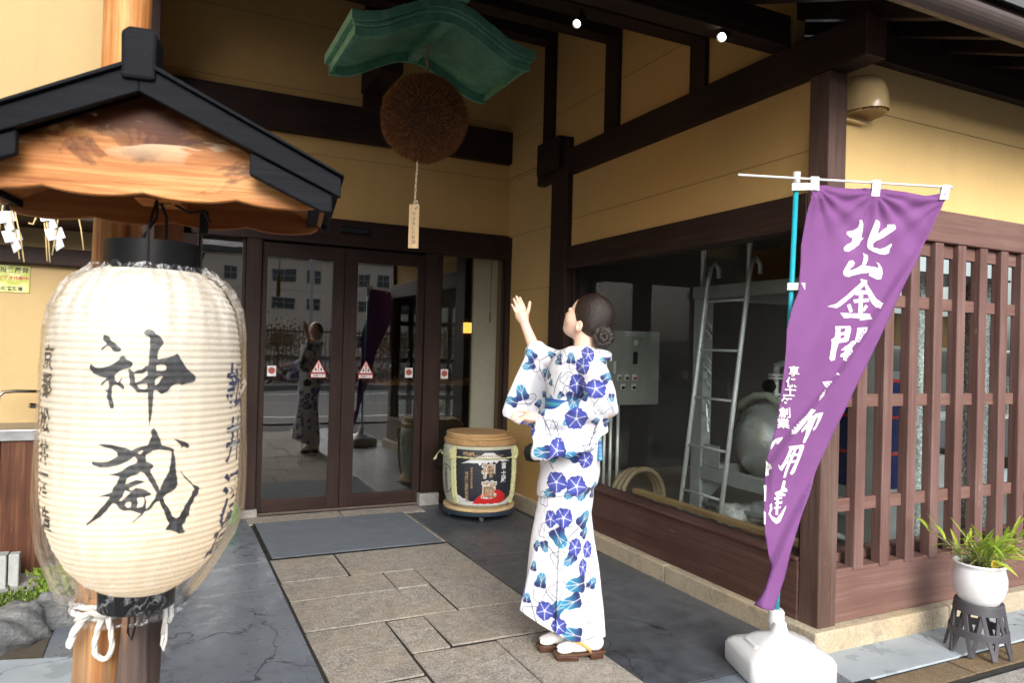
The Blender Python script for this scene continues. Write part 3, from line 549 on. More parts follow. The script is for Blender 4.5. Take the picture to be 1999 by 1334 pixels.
MB().tube([(LX-.02,LY-.02,1.60),(LX+.01,LY-.01,1.655),(LX+.012,LY-.01,1.70)], .003, 6).build('hanging_wire', BLACKMETAL, lant)
MB().tube([(LX+.03,LY+.02,1.597),(LX+.03,LY+.005,1.66),(LX+.013,LY-.01,1.702)], .004, 6).build('hanging_wire', BLACKMETAL, lant)
MB().tube([(LX-.004,LY-.101,1.54),(LX-.004,LY-.099,1.62),(LX+.01,LY-.04,1.69)], .0035, 6).build('strap', BLACKMETAL, lant)
bulb = bpy.data.lights.new('lantern_bulb', 'POINT'); bulb.energy = .9; bulb.color = (1,.78,.5); bulb.shadow_soft_size = .04
bo = bpy.data.objects.new('lantern_bulb', bulb); COL.objects.link(bo); bo.location = (LX, LY, 1.02)

# clear plastic rain cover
BZ = np.array([.792,.80,.83,.87,.91,.95,1.0,1.06,1.13,1.20,1.34,1.40,1.457,1.50,1.519,1.535,1.545])
BW = np.array([112,104,128,152,172,192,206,209,208,204,201,197,186,163,146,116,108])*.001002+.002
rings = []; NA = 240
rr = np.random.default_rng(3); ph = rr.uniform(0, 6.28, 14); fq = rr.integers(5, 34, 14)
for i in range(120):
    z = .792+(1.545-.792)*i/119; base = float(np.interp(z, BZ, BW)); top = max(0, (z-1.36)/.19); bot = max(0, (1.0-z)/.2)
    ring = []
    for j in range(NA):
        a = 2*math.pi*j/NA
        w = sum(math.sin(f_*a+p_+z*9*((k % 3)-1)) for k, (f_, p_) in enumerate(zip(fq, ph)))/14
        cr = abs(math.sin(9*a+3*math.sin(3*a)+z*6))**8
        r = base+(.020*top+.010*bot+.0025)*w+(.007*top+.005*bot)*cr
        r = max(r, lrad(min(max(z, .84), 1.53))+.0015 if z > .85 else .079)
        zz = z+(.010*w*(1 if z > 1.53 or z < .80 else 0))
        ring.append((LX+.003-.028*max(0, (1.0-z)/.2)+r*math.cos(a), LY+r*math.sin(a), zz))
    rings.append(ring)
t = NT('clear_plastic_film'); v = t.coord()
n1 = t.noise(t.coord(scale=(14,14,4)), 1.0, 5, .6, 1.2); n2 = t.noise(v, 26, 4, .6, 1.0); nrm = t.bump(t.math('ADD', n1, t.math('MULTIPLY', n2, .4)), .55, .012)
lw = t.n('LayerWeight', {'Blend': .35, 'Normal': nrm}).outputs['Fresnel']
tr = t.n('BsdfTransparent', {'Color': (.95,.96,.96)}); gl = t.n('BsdfGlossy', {'Color': (1,1,1), 'Roughness': .06, 'Normal': nrm}); dfu = t.n('BsdfDiffuse', {'Color': (.8,.8,.82), 'Normal': nrm})
m1 = t.n('MixShader', {0: t.math('MULTIPLY', lw, .5), 1: tr.outputs[0], 2: gl.outputs[0]})
crs = t.noise(t.coord(scale=(10,10,3)), 2.2, 6, .65, 1.5)
zf = t.math('SUBTRACT', t.n('SeparateXYZ', {0: v}).outputs['Z'], .79); zt_ = t.ramp(zf, [(.0, .12), (.06, .30), (.24, .05), (.56, .05), (.76, .5)])
m2 = t.n('MixShader', {0: t.math('ADD', .01, t.math('MULTIPLY', t.ramp(crs, [(.47, 0.0), (.50, 1.0), (.53, 0.0)]), zt_)), 1: m1.outputs[0], 2: dfu.outputs[0]}); t.t.links.new(m2.outputs[0], t.out.inputs[0])
cov = MB().loft(rings, cap=False).build('plastic_cover', t.m, None, smooth=True); tag(cov, 'wrinkled clear plastic bag pulled over the paper lantern', 'plastic cover')

# log post with rope
def bark_log(name, x0, y0, z0, x1, y1, z1, r0, r1, mat, parent=None, n=28, seed=1):
    rg = np.random.default_rng(seed); ph_ = rg.uniform(0, 6, 6); rings = []
    for i in range(60):
        q = i/59; z = z0+(z1-z0)*q; r = r0+(r1-r0)*q; ring = []
        for j in range(n):
            a = 2*math.pi*j/n
            rr_ = r*(1+.03*math.sin(2*a+ph_[0]+q*2)+.02*math.sin(3*a+ph_[1]-q*5)+.012*math.sin(5*a+ph_[2]+q*14)+.02*math.exp(-((q-.55)/.02)**2)*max(0, math.cos(a+1.6)))
            ring.append((x0+(x1-x0)*q+rr_*math.cos(a), y0+(y1-y0)*q+rr_*math.sin(a), z))
        rings.append(ring)
    return MB().loft(rings).build(name, mat, parent, smooth=True)
t = NT('natural_log'); tc = t.n('TexCoord').outputs['Object']
v1 = t.n('Mapping', {'Vector': tc, 'Scale': (26,26,1.0)}).outputs[0]; g1 = t.noise(v1, 1.0, 5, .6, 1.0); g2 = t.noise(t.n('Mapping', {'Vector': tc, 'Scale': (90,90,3)}).outputs[0], 1.0, 3)
col = t.ramp(t.math('ADD', t.math('MULTIPLY', g1, .65), t.math('MULTIPLY', g2, .35)), [(.36, (.24,.085,.025)), (.48, (.45,.195,.06)), (.62, (.62,.34,.13))])
big = t.noise(tc, 4.0, 5, .6, .5); col = t.mix(t.ramp(big, [(.5, 0.0), (.66, .55)]), col, (.36,.11,.03))
sx_ = t.n('SeparateXYZ', {0: tc}); kn = t.n('TexVoronoi', {'Vector': t.n('Mapping', {'Vector': tc, 'Scale': (9,9,2.4)}).outputs[0], 'Scale': 1.0}).outputs['Distance']
col = t.mix(t.ramp(kn, [(.05, .85), (.14, 0.0)]), col, (.16,.05,.015))
# weather-greyed foot of the post
low = t.math('MULTIPLY', t.ramp(sx_.outputs['Z'], [(.35, 1.0), (.95, 0.0)]), t.ramp(t.noise(t.n('Mapping', {'Vector': tc, 'Scale': (30,30,2)}).outputs[0], 1.0, 5), [(.42, .1), (.6, .85)]))
col = t.mix(low, col, (.12,.10,.085)); LOGM = t.done(col, .55, 0, t.bump(t.math('ADD', g1, g2), .3, .002), **{'Specular IOR Level': .2})
lg = bark_log('log_post', -.134, 2.231, -.03, -.083, 2.205, 4.2, .0605, .0575, LOGM, None); tag(lg, 'round natural log post right behind the lantern', 'post')
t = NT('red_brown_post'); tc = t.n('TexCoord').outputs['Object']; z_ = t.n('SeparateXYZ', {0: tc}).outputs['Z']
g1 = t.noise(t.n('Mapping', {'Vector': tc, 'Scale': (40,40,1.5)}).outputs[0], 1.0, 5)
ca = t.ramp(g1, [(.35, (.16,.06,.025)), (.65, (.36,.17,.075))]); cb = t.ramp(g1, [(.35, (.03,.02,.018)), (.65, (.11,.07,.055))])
RBM = t.done(t.mix(t.ramp(t.math('ADD', z_, t.math('MULTIPLY', g1, .4)), [(.9, 0.0), (1.0, 1.0)]), cb, ca), .6, 0, t.bump(g1, .3, .002))  # lit upper part and dim lower part of the post painted in by height
sp_ = thing('lantern_stand', 'square dark timber post carrying the lantern roof', 'post', (-.02,2.2,0))
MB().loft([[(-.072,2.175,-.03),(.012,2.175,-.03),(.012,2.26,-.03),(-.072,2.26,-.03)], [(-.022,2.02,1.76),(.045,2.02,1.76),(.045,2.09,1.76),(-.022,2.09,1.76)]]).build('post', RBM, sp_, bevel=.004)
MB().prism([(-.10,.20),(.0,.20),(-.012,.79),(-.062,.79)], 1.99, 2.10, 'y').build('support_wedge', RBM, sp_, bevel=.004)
MB().prism([(-.112,.2),(-.004,.2),(-.012,.47),(-.10,.47)], 1.965, 1.9885, 'y').build('metal_shoe', BLACKMETAL, sp_, bevel=.002)
MB().box(-.055,.02,1.76,2.09,.785,.80).build('tray', BLACKMETAL, sp_, bevel=.002)
MB().tube([(-.048,1.965,.785),(-.053,1.962,.68),(-.045,1.962,.66),(-.038,1.962,.69),(-.040,1.965,.785)], .003, 6).build('wire_loop', BLACKMETAL, sp_)
# white rope tied round the log
ROPE = m_plain('white_rope', (.74,.72,.68), .8, 0, .1, 60, .5)
def rope(m, pts, r, twist=60, n=3):
    """laid rope of n strands along a smoothed path"""
    P = [Vector(p) for p in pts]; Q = []
    for i in range(len(P)-1):
        p0, p1, p2, p3 = P[max(i-1,0)], P[i], P[i+1], P[min(i+2, len(P)-1)]
        st = max(3, int((p2-p1).length/(r*1.1)))
        for k in range(st):
            s_ = k/st; Q.append(.5*((2*p1)+(p2-p0)*s_+(2*p0-5*p1+4*p2-p3)*s_*s_+(3*p1-p0-3*p2+p3)*s_**3))
    Q.append(P[-1]); L = 0; S = [0]
    for a, b in zip(Q[:-1], Q[1:]): L += (b-a).length; S.append(L)
    for k in range(n):
        pts2 = []; prev = None
        for i, q in enumerate(Q):
            d = (Q[min(i+1, len(Q)-1)]-Q[max(i-1, 0)]).normalized()
            if prev is None: prev = d.cross(Vector((.3,.2,1))).normalized()
            u = (prev-d*prev.dot(d)).normalized(); prev = u; w = d.cross(u); a = S[i]*twist+2*math.pi*k/n
            pts2.append(q+(u*math.cos(a)+w*math.sin(a))*r*.5)
        m.tube(pts2, r*.56, 6)
    return m
lc = Vector((-.1245, 2.226, 0))
lr = lc+Vector((0,0,-.115))
rp = thing('white_rope', 'white braided rope knotted round the log post below the lantern', 'rope', (-.13,2.2,.77))
m = MB()
for k, zz in enumerate((.795,.775)):
    rope(m, [lr+Vector((.069*math.cos(a), .069*math.sin(a), zz+.006*math.sin(a*2+k))) for a in np.linspace(0, 2*math.pi, 17)], .0085)
m.build('coil', ROPE, rp, smooth=True)
m = MB(); rope(m, [lr+Vector((-.02,-.082,.79)), lr+Vector((-.045,-.098,.77)), lr+Vector((-.06,-.098,.735)), lr+Vector((-.062,-.095,.715))], .010)
rope(m, [lr+Vector((-.05,-.09,.78)), lr+Vector((-.02,-.105,.80)), lr+Vector((.01,-.1,.785)), lr+Vector((.03,-.09,.795)), lr+Vector((.07,-.09,.79)), lr+Vector((.12,-.14,.80)), lr+Vector((.15,-.17,.81))], .008)
m.build('knot', ROPE, rp, smooth=True)
m = MB(); rope(m, [lr+Vector((.01,-.088,.79)), lr+Vector((-.004,-.10,.74)), lr+Vector((-.006,-.10,.695)), lr+Vector((.012,-.10,.675)), lr+Vector((.03,-.10,.69)), lr+Vector((.03,-.10,.73)), lr+Vector((.02,-.09,.78))], .0075); m.build('loop', ROPE, rp, smooth=True)
m = MB(); 
for dx in (0, .014): m.tube([lr+Vector((.152+dx,-.19,.835)), lr+Vector((.154+dx,-.20,.80)), lr+Vector((.148+dx,-.20,.755+dx*2))], .006, 6)
m.tube([lr+Vector((.150,-.2,.77)), lr+Vector((.146,-.2,.73)), lr+Vector((.15,-.2,.715)), lr+Vector((.156,-.2,.74)), lr+Vector((.156,-.2,.78))], .004, 6); m.build('rope_end', ROPE, rp, smooth=True)

# little gabled roof over the lantern
roof = thing('lantern_roof', 'small gabled roof with black edge boards and scorched wooden gable over the lantern', 'roof', (-.043,1.8,1.67))
t = NT('scorched_cedar'); tc = t.n('TexCoord').outputs['Object']
g1 = t.noise(t.n('Mapping', {'Vector': tc, 'Scale': (2.2,10,36)}).outputs[0], 1.0, 6, .62, .9); g2 = t.noise(t.n('Mapping', {'Vector': tc, 'Scale': (6,30,150)}).outputs[0], 1.0, 3)
col = t.ramp(t.math('ADD', t.math('MULTIPLY', g1, .6), t.math('MULTIPLY', g2, .4)), [(.35, (.27,.085,.022)), (.5, (.46,.19,.06)), (.63, (.60,.34,.14))])
st = t.noise(t.n('Mapping', {'Vector': tc, 'Scale': (4.5,4,9)}).outputs[0], 1.0, 5, .6, 1.6); zz_ = t.n('SeparateXYZ', {0: tc}).outputs['Z']
burn = t.math('ADD', st, t.math('MULTIPLY', t.math('SUBTRACT', zz_, .07), 1.9))
col = t.mix(t.ramp(burn, [(.50, 0.0), (.55, .5), (.66, .95)]), col, (.06,.014,.005))
pale = t.noise(t.n('Mapping', {'Vector': tc, 'Scale': (5,4,14), 'Location': (3,1,2)}).outputs[0], 1.0, 3, .5, 1.2)
col = t.mix(t.math('MULTIPLY', t.ramp(pale, [(.58, 0.0), (.62, .75)]), t.ramp(zz_, [(.06, 0.0), (.1, 1.0)])), col, (.60,.44,.28)); GABLE = t.done(col, .42, 0, t.bump(t.math('ADD', g1, g2), .25, .0015), **{'Specular IOR Level': .15})
UND = m_wood('orange_cedar', 0, (.22,.07,.02), (.34,.13,.04), (.46,.20,.075), 0, .5)
BLK = m_wood('black_painted_board', 1, (.004,.0045,.006), (.008,.009,.012), (.014,.015,.019), .10, .6, (.12,.13,.15), 1.0, .06)
BLKX = m_wood('black_painted_board_x', 0, (.004,.0045,.006), (.008,.009,.012), (.014,.015,.019), .14, .6, (.16,.17,.19), 1.0, .06)
xc, za, hw, ze = -.010, 1.905, .372, 1.722
def zr(x): return za-(za-ze)*abs(x-xc)/hw
def scallop(n=40, z0=1.664, amp=.011):
    pts = []
    for i in range(n+1):
        s_ = i/n; x = xc-hw*.93+2*hw*.93*s_; ph_ = (s_*4.0) % 1.0
        pts.append((x, z0+amp*(1-4*(ph_-.5)**2)*-1+amp+(.006 if i in (0, n) else 0)))
    return pts
bot = scallop()
brd = bot+[(xc+hw*.93, zr(xc+hw*.93)-.035), (xc, za-.035), (xc-hw*.93, zr(xc+hw*.93)-.035)]
MB().prism(brd, 1.60, 1.618, 'y').build('gable_board', GABLE, roof, bevel=.003)
MB().prism(brd, 1.965, 1.983, 'y').build('gable_board', UND, roof, bevel=.003)
for s_ in (-1, 1):
    e = xc+s_*hw
    MB().prism([(xc, za), (e, ze), (e, ze-.022), (xc, za-.022)], 1.555, 2.045, 'y').build('roof_slope', BLK, roof, bevel=.003)
    MB().prism([(xc, za+.013), (e+s_*.010, ze+.008), (e+s_*.010, ze+.0035), (xc, za+.0045)], 1.526, 2.062, 'y').build('roof_sheet', BLK, roof, bevel=.001)
    for y0, y1 in ((1.548, 1.5545), (2.0455, 2.055)):
        MB().prism([(xc, za+.004), (e+s_*.004, ze+.003), (e+s_*.004, ze-.036), (xc, za-.050)], y0-.012, y1, 'y').build('barge_board', BLKX, roof, bevel=.002)
    a_, b_ = xc+s_*.20, e-s_*.012
    MB().prism([(a_, zr(a_)-.044), (b_, zr(b_)-.037), (b_, zr(b_)-.072), (b_-s_*.02, zr(b_)-.072), (a_, zr(a_)-.088)], 1.545, 1.565, 'y').build('barge_step', BLKX, roof, bevel=.003)
    MB().prism([(xc, za-.026), (e-s_*.02, ze-.0175), (e-s_*.02, ze-.035), (xc, za-.045)], 1.6185, 1.9645, 'y').build('underside_board', UND, roof)
    MB().prism([(e-s_*.055, zr(e-s_*.055)-.05), (e-s_*.03, zr(e-s_*.03)-.046), (e-s_*.03, 1.69), (e-s_*.055, 1.685)], 1.57, 2.02, 'y').build('eave_batten', BLK, roof, bevel=.003)
MB().prism([(xc-.029, za-.03), (xc+.029, za-.03), (xc+.031, za+.058), (xc+.018, za+.068), (xc-.018, za+.068), (xc-.031, za+.058)], 1.525, 1.60, 'y').build('ridge_end_tile', BLKX, roof, bevel=.006)
MB().prism([(xc-.026, za-.012), (xc+.026, za-.012), (xc+.026, za+.030), (xc-.026, za+.030)], 1.6005, 2.06, 'y').build('ridge_cap', BLK, roof, bevel=.006)
MB().box(xc-.045, xc+.045, 1.75, 1.85, 1.69, 1.705).build('hanger_plate', UND, roof, bevel=.002)
MB().box(xc-.035, xc+.035, 1.6185, 1.9645, 1.7055, 1.74).build('hanger_beam', UND, roof, bevel=.002)
MB().tube([(xc+.015,1.79,1.70),(xc+.02,1.785,1.685)], .006, 8).build('hook', GOLD, roof)
MB().tube([(xc+.03,1.80,1.69),(xc+.06,1.81,1.675),(xc+.09,1.82,1.685),(xc+.10,1.83,1.66)], .0035, 6).build('cable', BLACKMETAL, roof)
roof.rotation_euler = (0, 0, -math.radians(9))
sl_ = box('small_spotlight', BLACKMETAL, None, .072, .092, 1.83, 1.85, 1.635, 1.69, .004); tag(sl_, 'tiny black clip spotlight hanging under the lantern roof', 'spotlight')

# ------------------------------------------------------------------ copper canopy and cedar ball
COPM = NT('patinated_copper'); v = COPM.coord(); a = COPM.noise(v, 8, 5, .6, .5); b = COPM.noise(v, 60, 4)
COP = COPM.done(COPM.ramp(COPM.math('ADD', COPM.math('MULTIPLY', a, .7), COPM.math('MULTIPLY', b, .3)), [(.35, (.07,.22,.14)), (.5, (.11,.31,.205)), (.66, (.19,.41,.30))]), .5, .15, COPM.bump(b, .3, .002))
cp = thing('copper_canopy', 'green patinated copper canopy with curved gable hanging in the porch', 'canopy', (1.215,3.6,2.9))
cx_, chw = 1.215, .475
def cz(s_): return 2.865+.165*(.5+.5*math.cos(math.pi*min(1, abs(s_)*1.02)))+.012*abs(s_)**4
def band(y0, y1, top, botm, s_ext, name, n=32, inset=0):
    P = [(cx_+chw*s_ext*s_, cz(s_)+top) for s_ in np.linspace(-1, 1, n)]+[(cx_+chw*s_ext*s_, cz(s_)+botm) for s_ in np.linspace(1, -1, n)]
    rings = [[(x, y0, z) for x, z in P], [(x, y1, z) for x, z in P]]; m = MB(); k = len(P)
    m.v = rings[0]+rings[1]; m.f = [(i, (i+1) % k, k+(i+1) % k, k+i) for i in range(k)]
    for b_ in (0, k): m.f += [tuple(b_+i for i in (j, j+1, 2*n-2-j, 2*n-1-j)) for j in range(n-1)]
    return m.build(name, COP, cp, bevel=.002)
NP = 15
for i in range(NP):   # roof sheets with standing laps, each slightly proud of the next
    sA, sB = -1+2*i/NP, -1+2*(i+1)/NP
    P = [(cx_+chw*s_, cz(s_)+.045+(.0025 if i % 2 else 0)) for s_ in np.linspace(sA, sB, 5)]+[(cx_+chw*s_, cz(s_)) for s_ in np.linspace(sB, sA, 5)]
    m = MB(); k = 10; m.v = [(x, 3.29-(.002 if i % 2 else 0), z) for x, z in P]+[(x, 3.91, z) for x, z in P]
    m.f = [(j, (j+1) % k, k+(j+1) % k, k+j) for j in range(k)]+[tuple(b_+q for q in (j, j+1, 8-j, 9-j)) for b_ in (0, k) for j in range(4)]
    m.build('roof_sheet', COP, cp, bevel=.0012)
band(3.30, 3.325, -.001, -.018, .975, 'fascia_moulding'); band(3.315, 3.335, -.0185, -.062, .955, 'fascia_board'); band(3.875, 3.895, -.001, -.062, .955, 'fascia_board')
band(3.336, 3.874, -.002, -.012, .95, 'soffit')
for s_ in (-1, 1): MB().box(cx_+s_*chw*.93-.008, cx_+s_*chw*.93+.008, 3.336, 3.874, cz(1)-.05, cz(1)-.004).build('side_board', COP, cp)
MB().box(cx_-.03, cx_+.03, 3.336, 3.874, cz(0)-.06, cz(0)-.013).build('ridge_beam', COP, cp, bevel=.004)
MB().box(cx_-.10, cx_+.10, 3.28, 3.92, cz(0)+.048, cz(0)+.085).build('ridge_cap', COP, cp, bevel=.01)
for y in (3.45, 3.75): MB().tube([(cx_,y,cz(0)+.08),(cx_,y,3.42+.0)], .012, 8).build('hanger_rod', BLACKMETAL, cp)
BC, BR = Vector((1.2027,3.5957,2.572)), .231
ball = thing('cedar_ball', 'large round brown cedar leaf ball hanging under the green copper canopy', 'cedar ball', BC)
t = NT('dry_cedar'); oi = t.n('Attribute', attribute_name='Col').outputs['Color']; DRY = t.done(oi, .85)
rg = np.random.default_rng(5); N = 26000
d = rg.normal(size=(N,3)); d /= np.linalg.norm(d, axis=1)[:,None]; jit = rg.normal(size=(N,3))*.35; ax = d+jit; ax /= np.linalg.norm(ax, axis=1)[:,None]
lump = 1+.012*np.sin(d[:,0]*9)*np.cos(d[:,2]*7)
b0 = d*(BR-.03)*lump[:,None]; L = rg.uniform(.022,.040,N); tip = b0+ax*L[:,None]; side = np.cross(ax, rg.normal(size=(N,3))); side /= np.linalg.norm(side, axis=1)[:,None]; w_ = rg.uniform(.0012,.0028,N)[:,None]
V = np.stack([b0+side*w_, b0-side*w_, tip], 1).reshape(-1,3)+np.array(BC)
m = MB(); m.v = [tuple(p) for p in V]; m.f = [(3*i,3*i+1,3*i+2) for i in range(N)]
o = m.build('cedar_tips', DRY, ball, fix=False); o['kind'] = 'stuff'
cc = np.array([.26,.095,.03])*(rg.uniform(.45,1.5,(N,1)))*np.array([1,1,1]); cc[rg.random(N) < .03] = (.30,.17,.08)
ca = o.data.color_attributes.new('Col', 'FLOAT_COLOR', 'POINT'); ca.data.foreach_set('color', np.repeat(np.hstack([cc, np.ones((N,1))]), 3, 0).astype(np.float32).ravel())
MB().lathe([((BR-.022)*math.sin(a), -(BR-.022)*math.cos(a)) for a in np.linspace(.01, math.pi-.01, 24)], BC, 48).build('core', m_plain('cedar_core', (.05,.02,.008), .95, 0, .5, 60, 1), ball, smooth=True)
HEMP = m_plain('hemp_rope', (.42,.30,.17), .85, 0, .2, 60, .4)
m = MB(); rope(m, [BC+Vector((.01,0,.20)), BC+Vector((-.005,0,.235)), BC+Vector((.012,0,.27)), BC+Vector((0,0,.33)), BC+Vector((.012,0,.40))], .010, 70, 2); m.build('top_rope', HEMP, ball, smooth=True)
q = RT*(-.526)+FD*3.76
pq = thing('tasting_plaque', 'narrow pale wooden plaque hanging on a cord beneath the cedar ball', 'plaque', q+Vector((0,0,1.9)))
m = MB(); rope(m, [q+Vector((.01,0,2.36)), q+Vector((.004,0,2.24)), q+Vector((0,0,2.11))], .006, 110, 2); m.build('cord', m_plain('pale_cord', (.6,.5,.36), .8), pq, smooth=True)
m = MB(); rope(m, [q+Vector((-.012,-.008,2.125)), q+Vector((.004,-.012,2.14)), q+Vector((.012,-.006,2.12)), q+Vector((0,-.01,2.10))], .006, 110, 2); m.build('knot', bpy.data.materials['pale_cord'], pq, smooth=True)
def oriented(a0, a1, d0, d1, z0, z1, base):
    return [tuple(base+RT*a+FD*d+Vector((0,0,z))) for a, d, z in ((a0,d0,z0),(a1,d0,z0),(a1,d1,z0),(a0,d1,z0),(a0,d0,z1),(a1,d0,z1),(a1,d1,z1),(a0,d1,z1))]
BF = [(0,3,2,1),(4,5,6,7),(0,1,5,4),(1,2,6,5),(2,3,7,6),(3,0,4,7)]
MB().add(oriented(-.028,.025,-.005,.005,1.893,2.122,q), BF).build('board', m_wood('pale_cypress', 2, (.50,.33,.17), (.62,.44,.25), (.70,.53,.33), 0, .6), pq, bevel=.0015)
for i, ch in enumerate('できました新酒'):
    V, Fc = text_mesh(ch, .022, .0); MB().add([tuple(q+RT*(x-.001)+FD*(-.0056)+Vector((0,0,2.07-.024*i+y))) for x, y in V], Fc).build('written_mark', INKM, pq, fix=False)

# ------------------------------------------------------------------ ceiling spotlights
LAMP = m_emit('lamp_face', (1.0,.90,.72), 7)
def spot(p, d, label):
    s_ = thing('spotlight', label, 'spotlight', p, 'black ceiling spotlights under the porch roof'); p = Vector(p); d = Vector(d).normalized()
    m = MB(); m.tube([p-d*.10, p-d*.095, p], [.008,.021,.0235], 20, cap=False); m.build('housing', BLACKMETAL, s_, smooth=True)
    MB().tube([p-d*.012, p-d*.010], .020, 24).build('lamp_disc', LAMP, s_); MB().tube([p-d*.07, p-d*.07+Vector((0,0.0,.14))], .009, 8).build('bracket', BLACKMETAL, s_)
spot((1.965,3.36,3.145), (-.75,-.45,-.75), 'lit black spotlight to the left, nearer the copper canopy'); spot((2.405,2.72,2.925), (-.85,-.35,-.6), 'lit black spotlight to the right, below the outer porch beam')

# ------------------------------------------------------------------ wall vent hood
VH = m_plain('beige_enamel', (.66,.48,.24), .2, 0, .03, 6, .02)
vh = thing('vent_hood', 'glossy beige domed vent hood on the street wall beside the corner post', 'vent hood', (3.07,2.475,2.66))
rings = []
for q_ in np.linspace(0, 1, 14):   # plan outline U-shaped, closing over towards the top
    z = 2.585+.175*math.sin(q_*math.pi/2); k_ = math.cos(q_*math.pi/2*.98)**.42
    rings.append([(3.065+.098*(k_*.75+.25)*math.cos(a), 2.4745-.155*k_*max(0, math.sin(a))**.75, z) for a in np.linspace(0, math.pi, 25)])
MB().loft(rings, cap=False, close=False).build('hood', VH, vh, smooth=True)
MB().box(2.955,3.175,2.466,2.4735,2.575,2.755).build('backplate', VH, vh, bevel=.003)
for i in range(9):
    x = 2.985+i*.02; w_ = .14*math.sqrt(max(.05, 1-((x-3.065)/.1)**2)); MB().box(x, x+.004, 2.472-w_, 2.472, 2.572, 2.586).build('grille_slat', VH, vh)
MB().box(2.95,3.08,2.44,2.472,2.535,2.545).build('bracket', VH, vh, bevel=.002)

# ------------------------------------------------------------------ stickers on the glass doors
RED = m_plain('sticker_red', (.45,.035,.03), .4); WS = m_plain('sticker_white', (.62,.62,.62), .4)
def warn(x, z, y, label):
    s_ = thing('warning_sticker', label, 'sticker', (x, y, z), 'triangular warning stickers on the sliding doors')
    MB().prism([(x-.062,z-.028),(x+.062,z-.028),(x,z+.085)], y-.0012, y, 'y').build('red_border', RED, s_)
    MB().prism([(x-.050,z-.021),(x+.050,z-.021),(x,z+.071)], y-.0022, y-.0013, 'y').build('triangle', WS, s_)
    MB().prism([(x-.004,z+.005),(x+.004,z+.005),(x+.006,z+.05),(x-.006,z+.05)], y-.0032, y-.0023, 'y').build('exclamation_mark', RED, s_); MB().box(x-.005,x+.005,y-.0032,y-.0023,z-.013,z-.003).build('exclamation_mark', RED, s_)
    for dx in (-.022, .022): MB().box(x+dx-.006,x+dx+.006,y-.0032,y-.0023,z-.008,z+.012).build('figure_mark', INKM, s_)
    MB().box(x-.062,x+.062,y-.0012,y,z-.066,z-.032).build('red_border', RED, s_); MB().box(x-.056,x+.056,y-.0022,y-.0013,z-.062,z-.036).build('caption_strip', WS, s_)
    V, Fc = text_mesh('自動ドア', .022, .01); MB().add([(x+a, y-.0028, z-.049+b_) for a, b_ in V], Fc).build('lettering', INKM, s_, fix=False)
warn(1.168, 1.165, 6.040, 'warning triangle sticker on the left door, right edge of its glass'); warn(1.565, 1.16, 6.050, 'warning triangle sticker on the right door, left edge of its glass')
def nosmoke(x, z, y, label):
    s_ = thing('square_sticker', label, 'sticker', (x, y, z), 'small square door stickers'); w_ = .034
    MB().box(x-w_,x+w_,y-.0012,y,z-.042,z+.042).build('sheet', WS, s_)
    MB().lathe([(.027,-.0022),(.027,-.0013)], (x, y, z+.004), 28, ax='y').build('red_disc', RED, s_); MB().lathe([(.019,-.0032),(.019,-.0023)], (x, y, z+.004), 24, ax='y').build('dark_disc', m_plain('sticker_brown', (.16,.10,.06), .5) if 'sticker_brown' not in bpy.data.materials else bpy.data.materials['sticker_brown'], s_)
    MB().prism([(x-.018,z+.020),(x-.012,z+.024),(x+.018,z-.012),(x+.012,z-.016)], y-.0042, y-.0033, 'y').build('slash_bar', RED, s_)
nosmoke(.80, 1.15, 6.040, 'square sticker with red circle, leftmost, on the left door'); nosmoke(1.945, 1.145, 6.050, 'square sticker with red circle on the right door beside the thick post'); nosmoke(2.27, 1.138, 6.038, 'square sticker with red circle on the fixed side pane above the barrel')

# ------------------------------------------------------------------ door mat
mt = tag(MB().box(.67,1.815,4.765,5.715,.005,.016).build('door_mat', m_plain('grey_carpet', (.135,.155,.18), .95, 0, .18, 7, .8), None, bevel=.004), 'flat blue grey entrance mat lying across the stone path', 'mat')
MB().box(.655,1.83,4.752,4.764,.004,.012).build('rubber_edge', BLACKMETAL, mt).location = (0,0,0)
MB().box(.655,.669,4.764,5.72,.004,.012).build('rubber_edge', BLACKMETAL, mt)

# ------------------------------------------------------------------ straw-wrapped sake barrel on its dolly
BX, BY = 2.385, 5.46
br = thing('sake_barrel', 'straw wrapped sake barrel with black mountain label and wooden lid', 'barrel', (BX, BY, .12))
def brad(z): return float(np.interp(z, [.115,.14,.22,.36,.50,.575,.60], [.245,.268,.292,.303,.303,.298,.286]))
pr = [(.02,.115)]+[(brad(z)+.0012*math.sin(z*420), z) for z in np.linspace(.116, .60, 150)]+[(.02,.60)]
MB().lathe(pr, (BX,BY,0), 72).build('straw_wrap', m_plain('pale_straw_mat', (.42,.43,.33), .8, 0, .1, 30, .4), br, smooth=True); smooth_angle(br.children[-1], 60)
WOODB = m_wood('barrel_wood', 0, (.30,.17,.075), (.42,.26,.12), (.52,.35,.18), .1, .5)
MB().lathe([(.01,.601),(.288,.601),(.296,.612),(.296,.640),(.288,.650),(.01,.650)], (BX,BY,0), 56).build('rim_hoop', WOODB, br); smooth_angle(br.children[-1])
MB().lathe([(.01,.6505),(.268,.6505),(.272,.655),(.272,.668),(.268,.672),(.01,.672)], (BX-.008,BY,0), 56).build('inner_lid', WOODB, br); smooth_angle(br.children[-1])
MB().lathe([(.01,.6725),(.25,.6725),(.254,.676),(.254,.690),(.25,.694),(.01,.694)], (BX-.025,BY+.01,0), 56).build('top_lid', WOODB, br); smooth_angle(br.children[-1])
fa = math.atan2(-BY, -BX)      # the label faces the street
def bmap(off): return lambda u, z: (BX+(brad(z)+off)*math.cos(fa+u), BY+(brad(z)+off)*math.sin(fa+u), z)
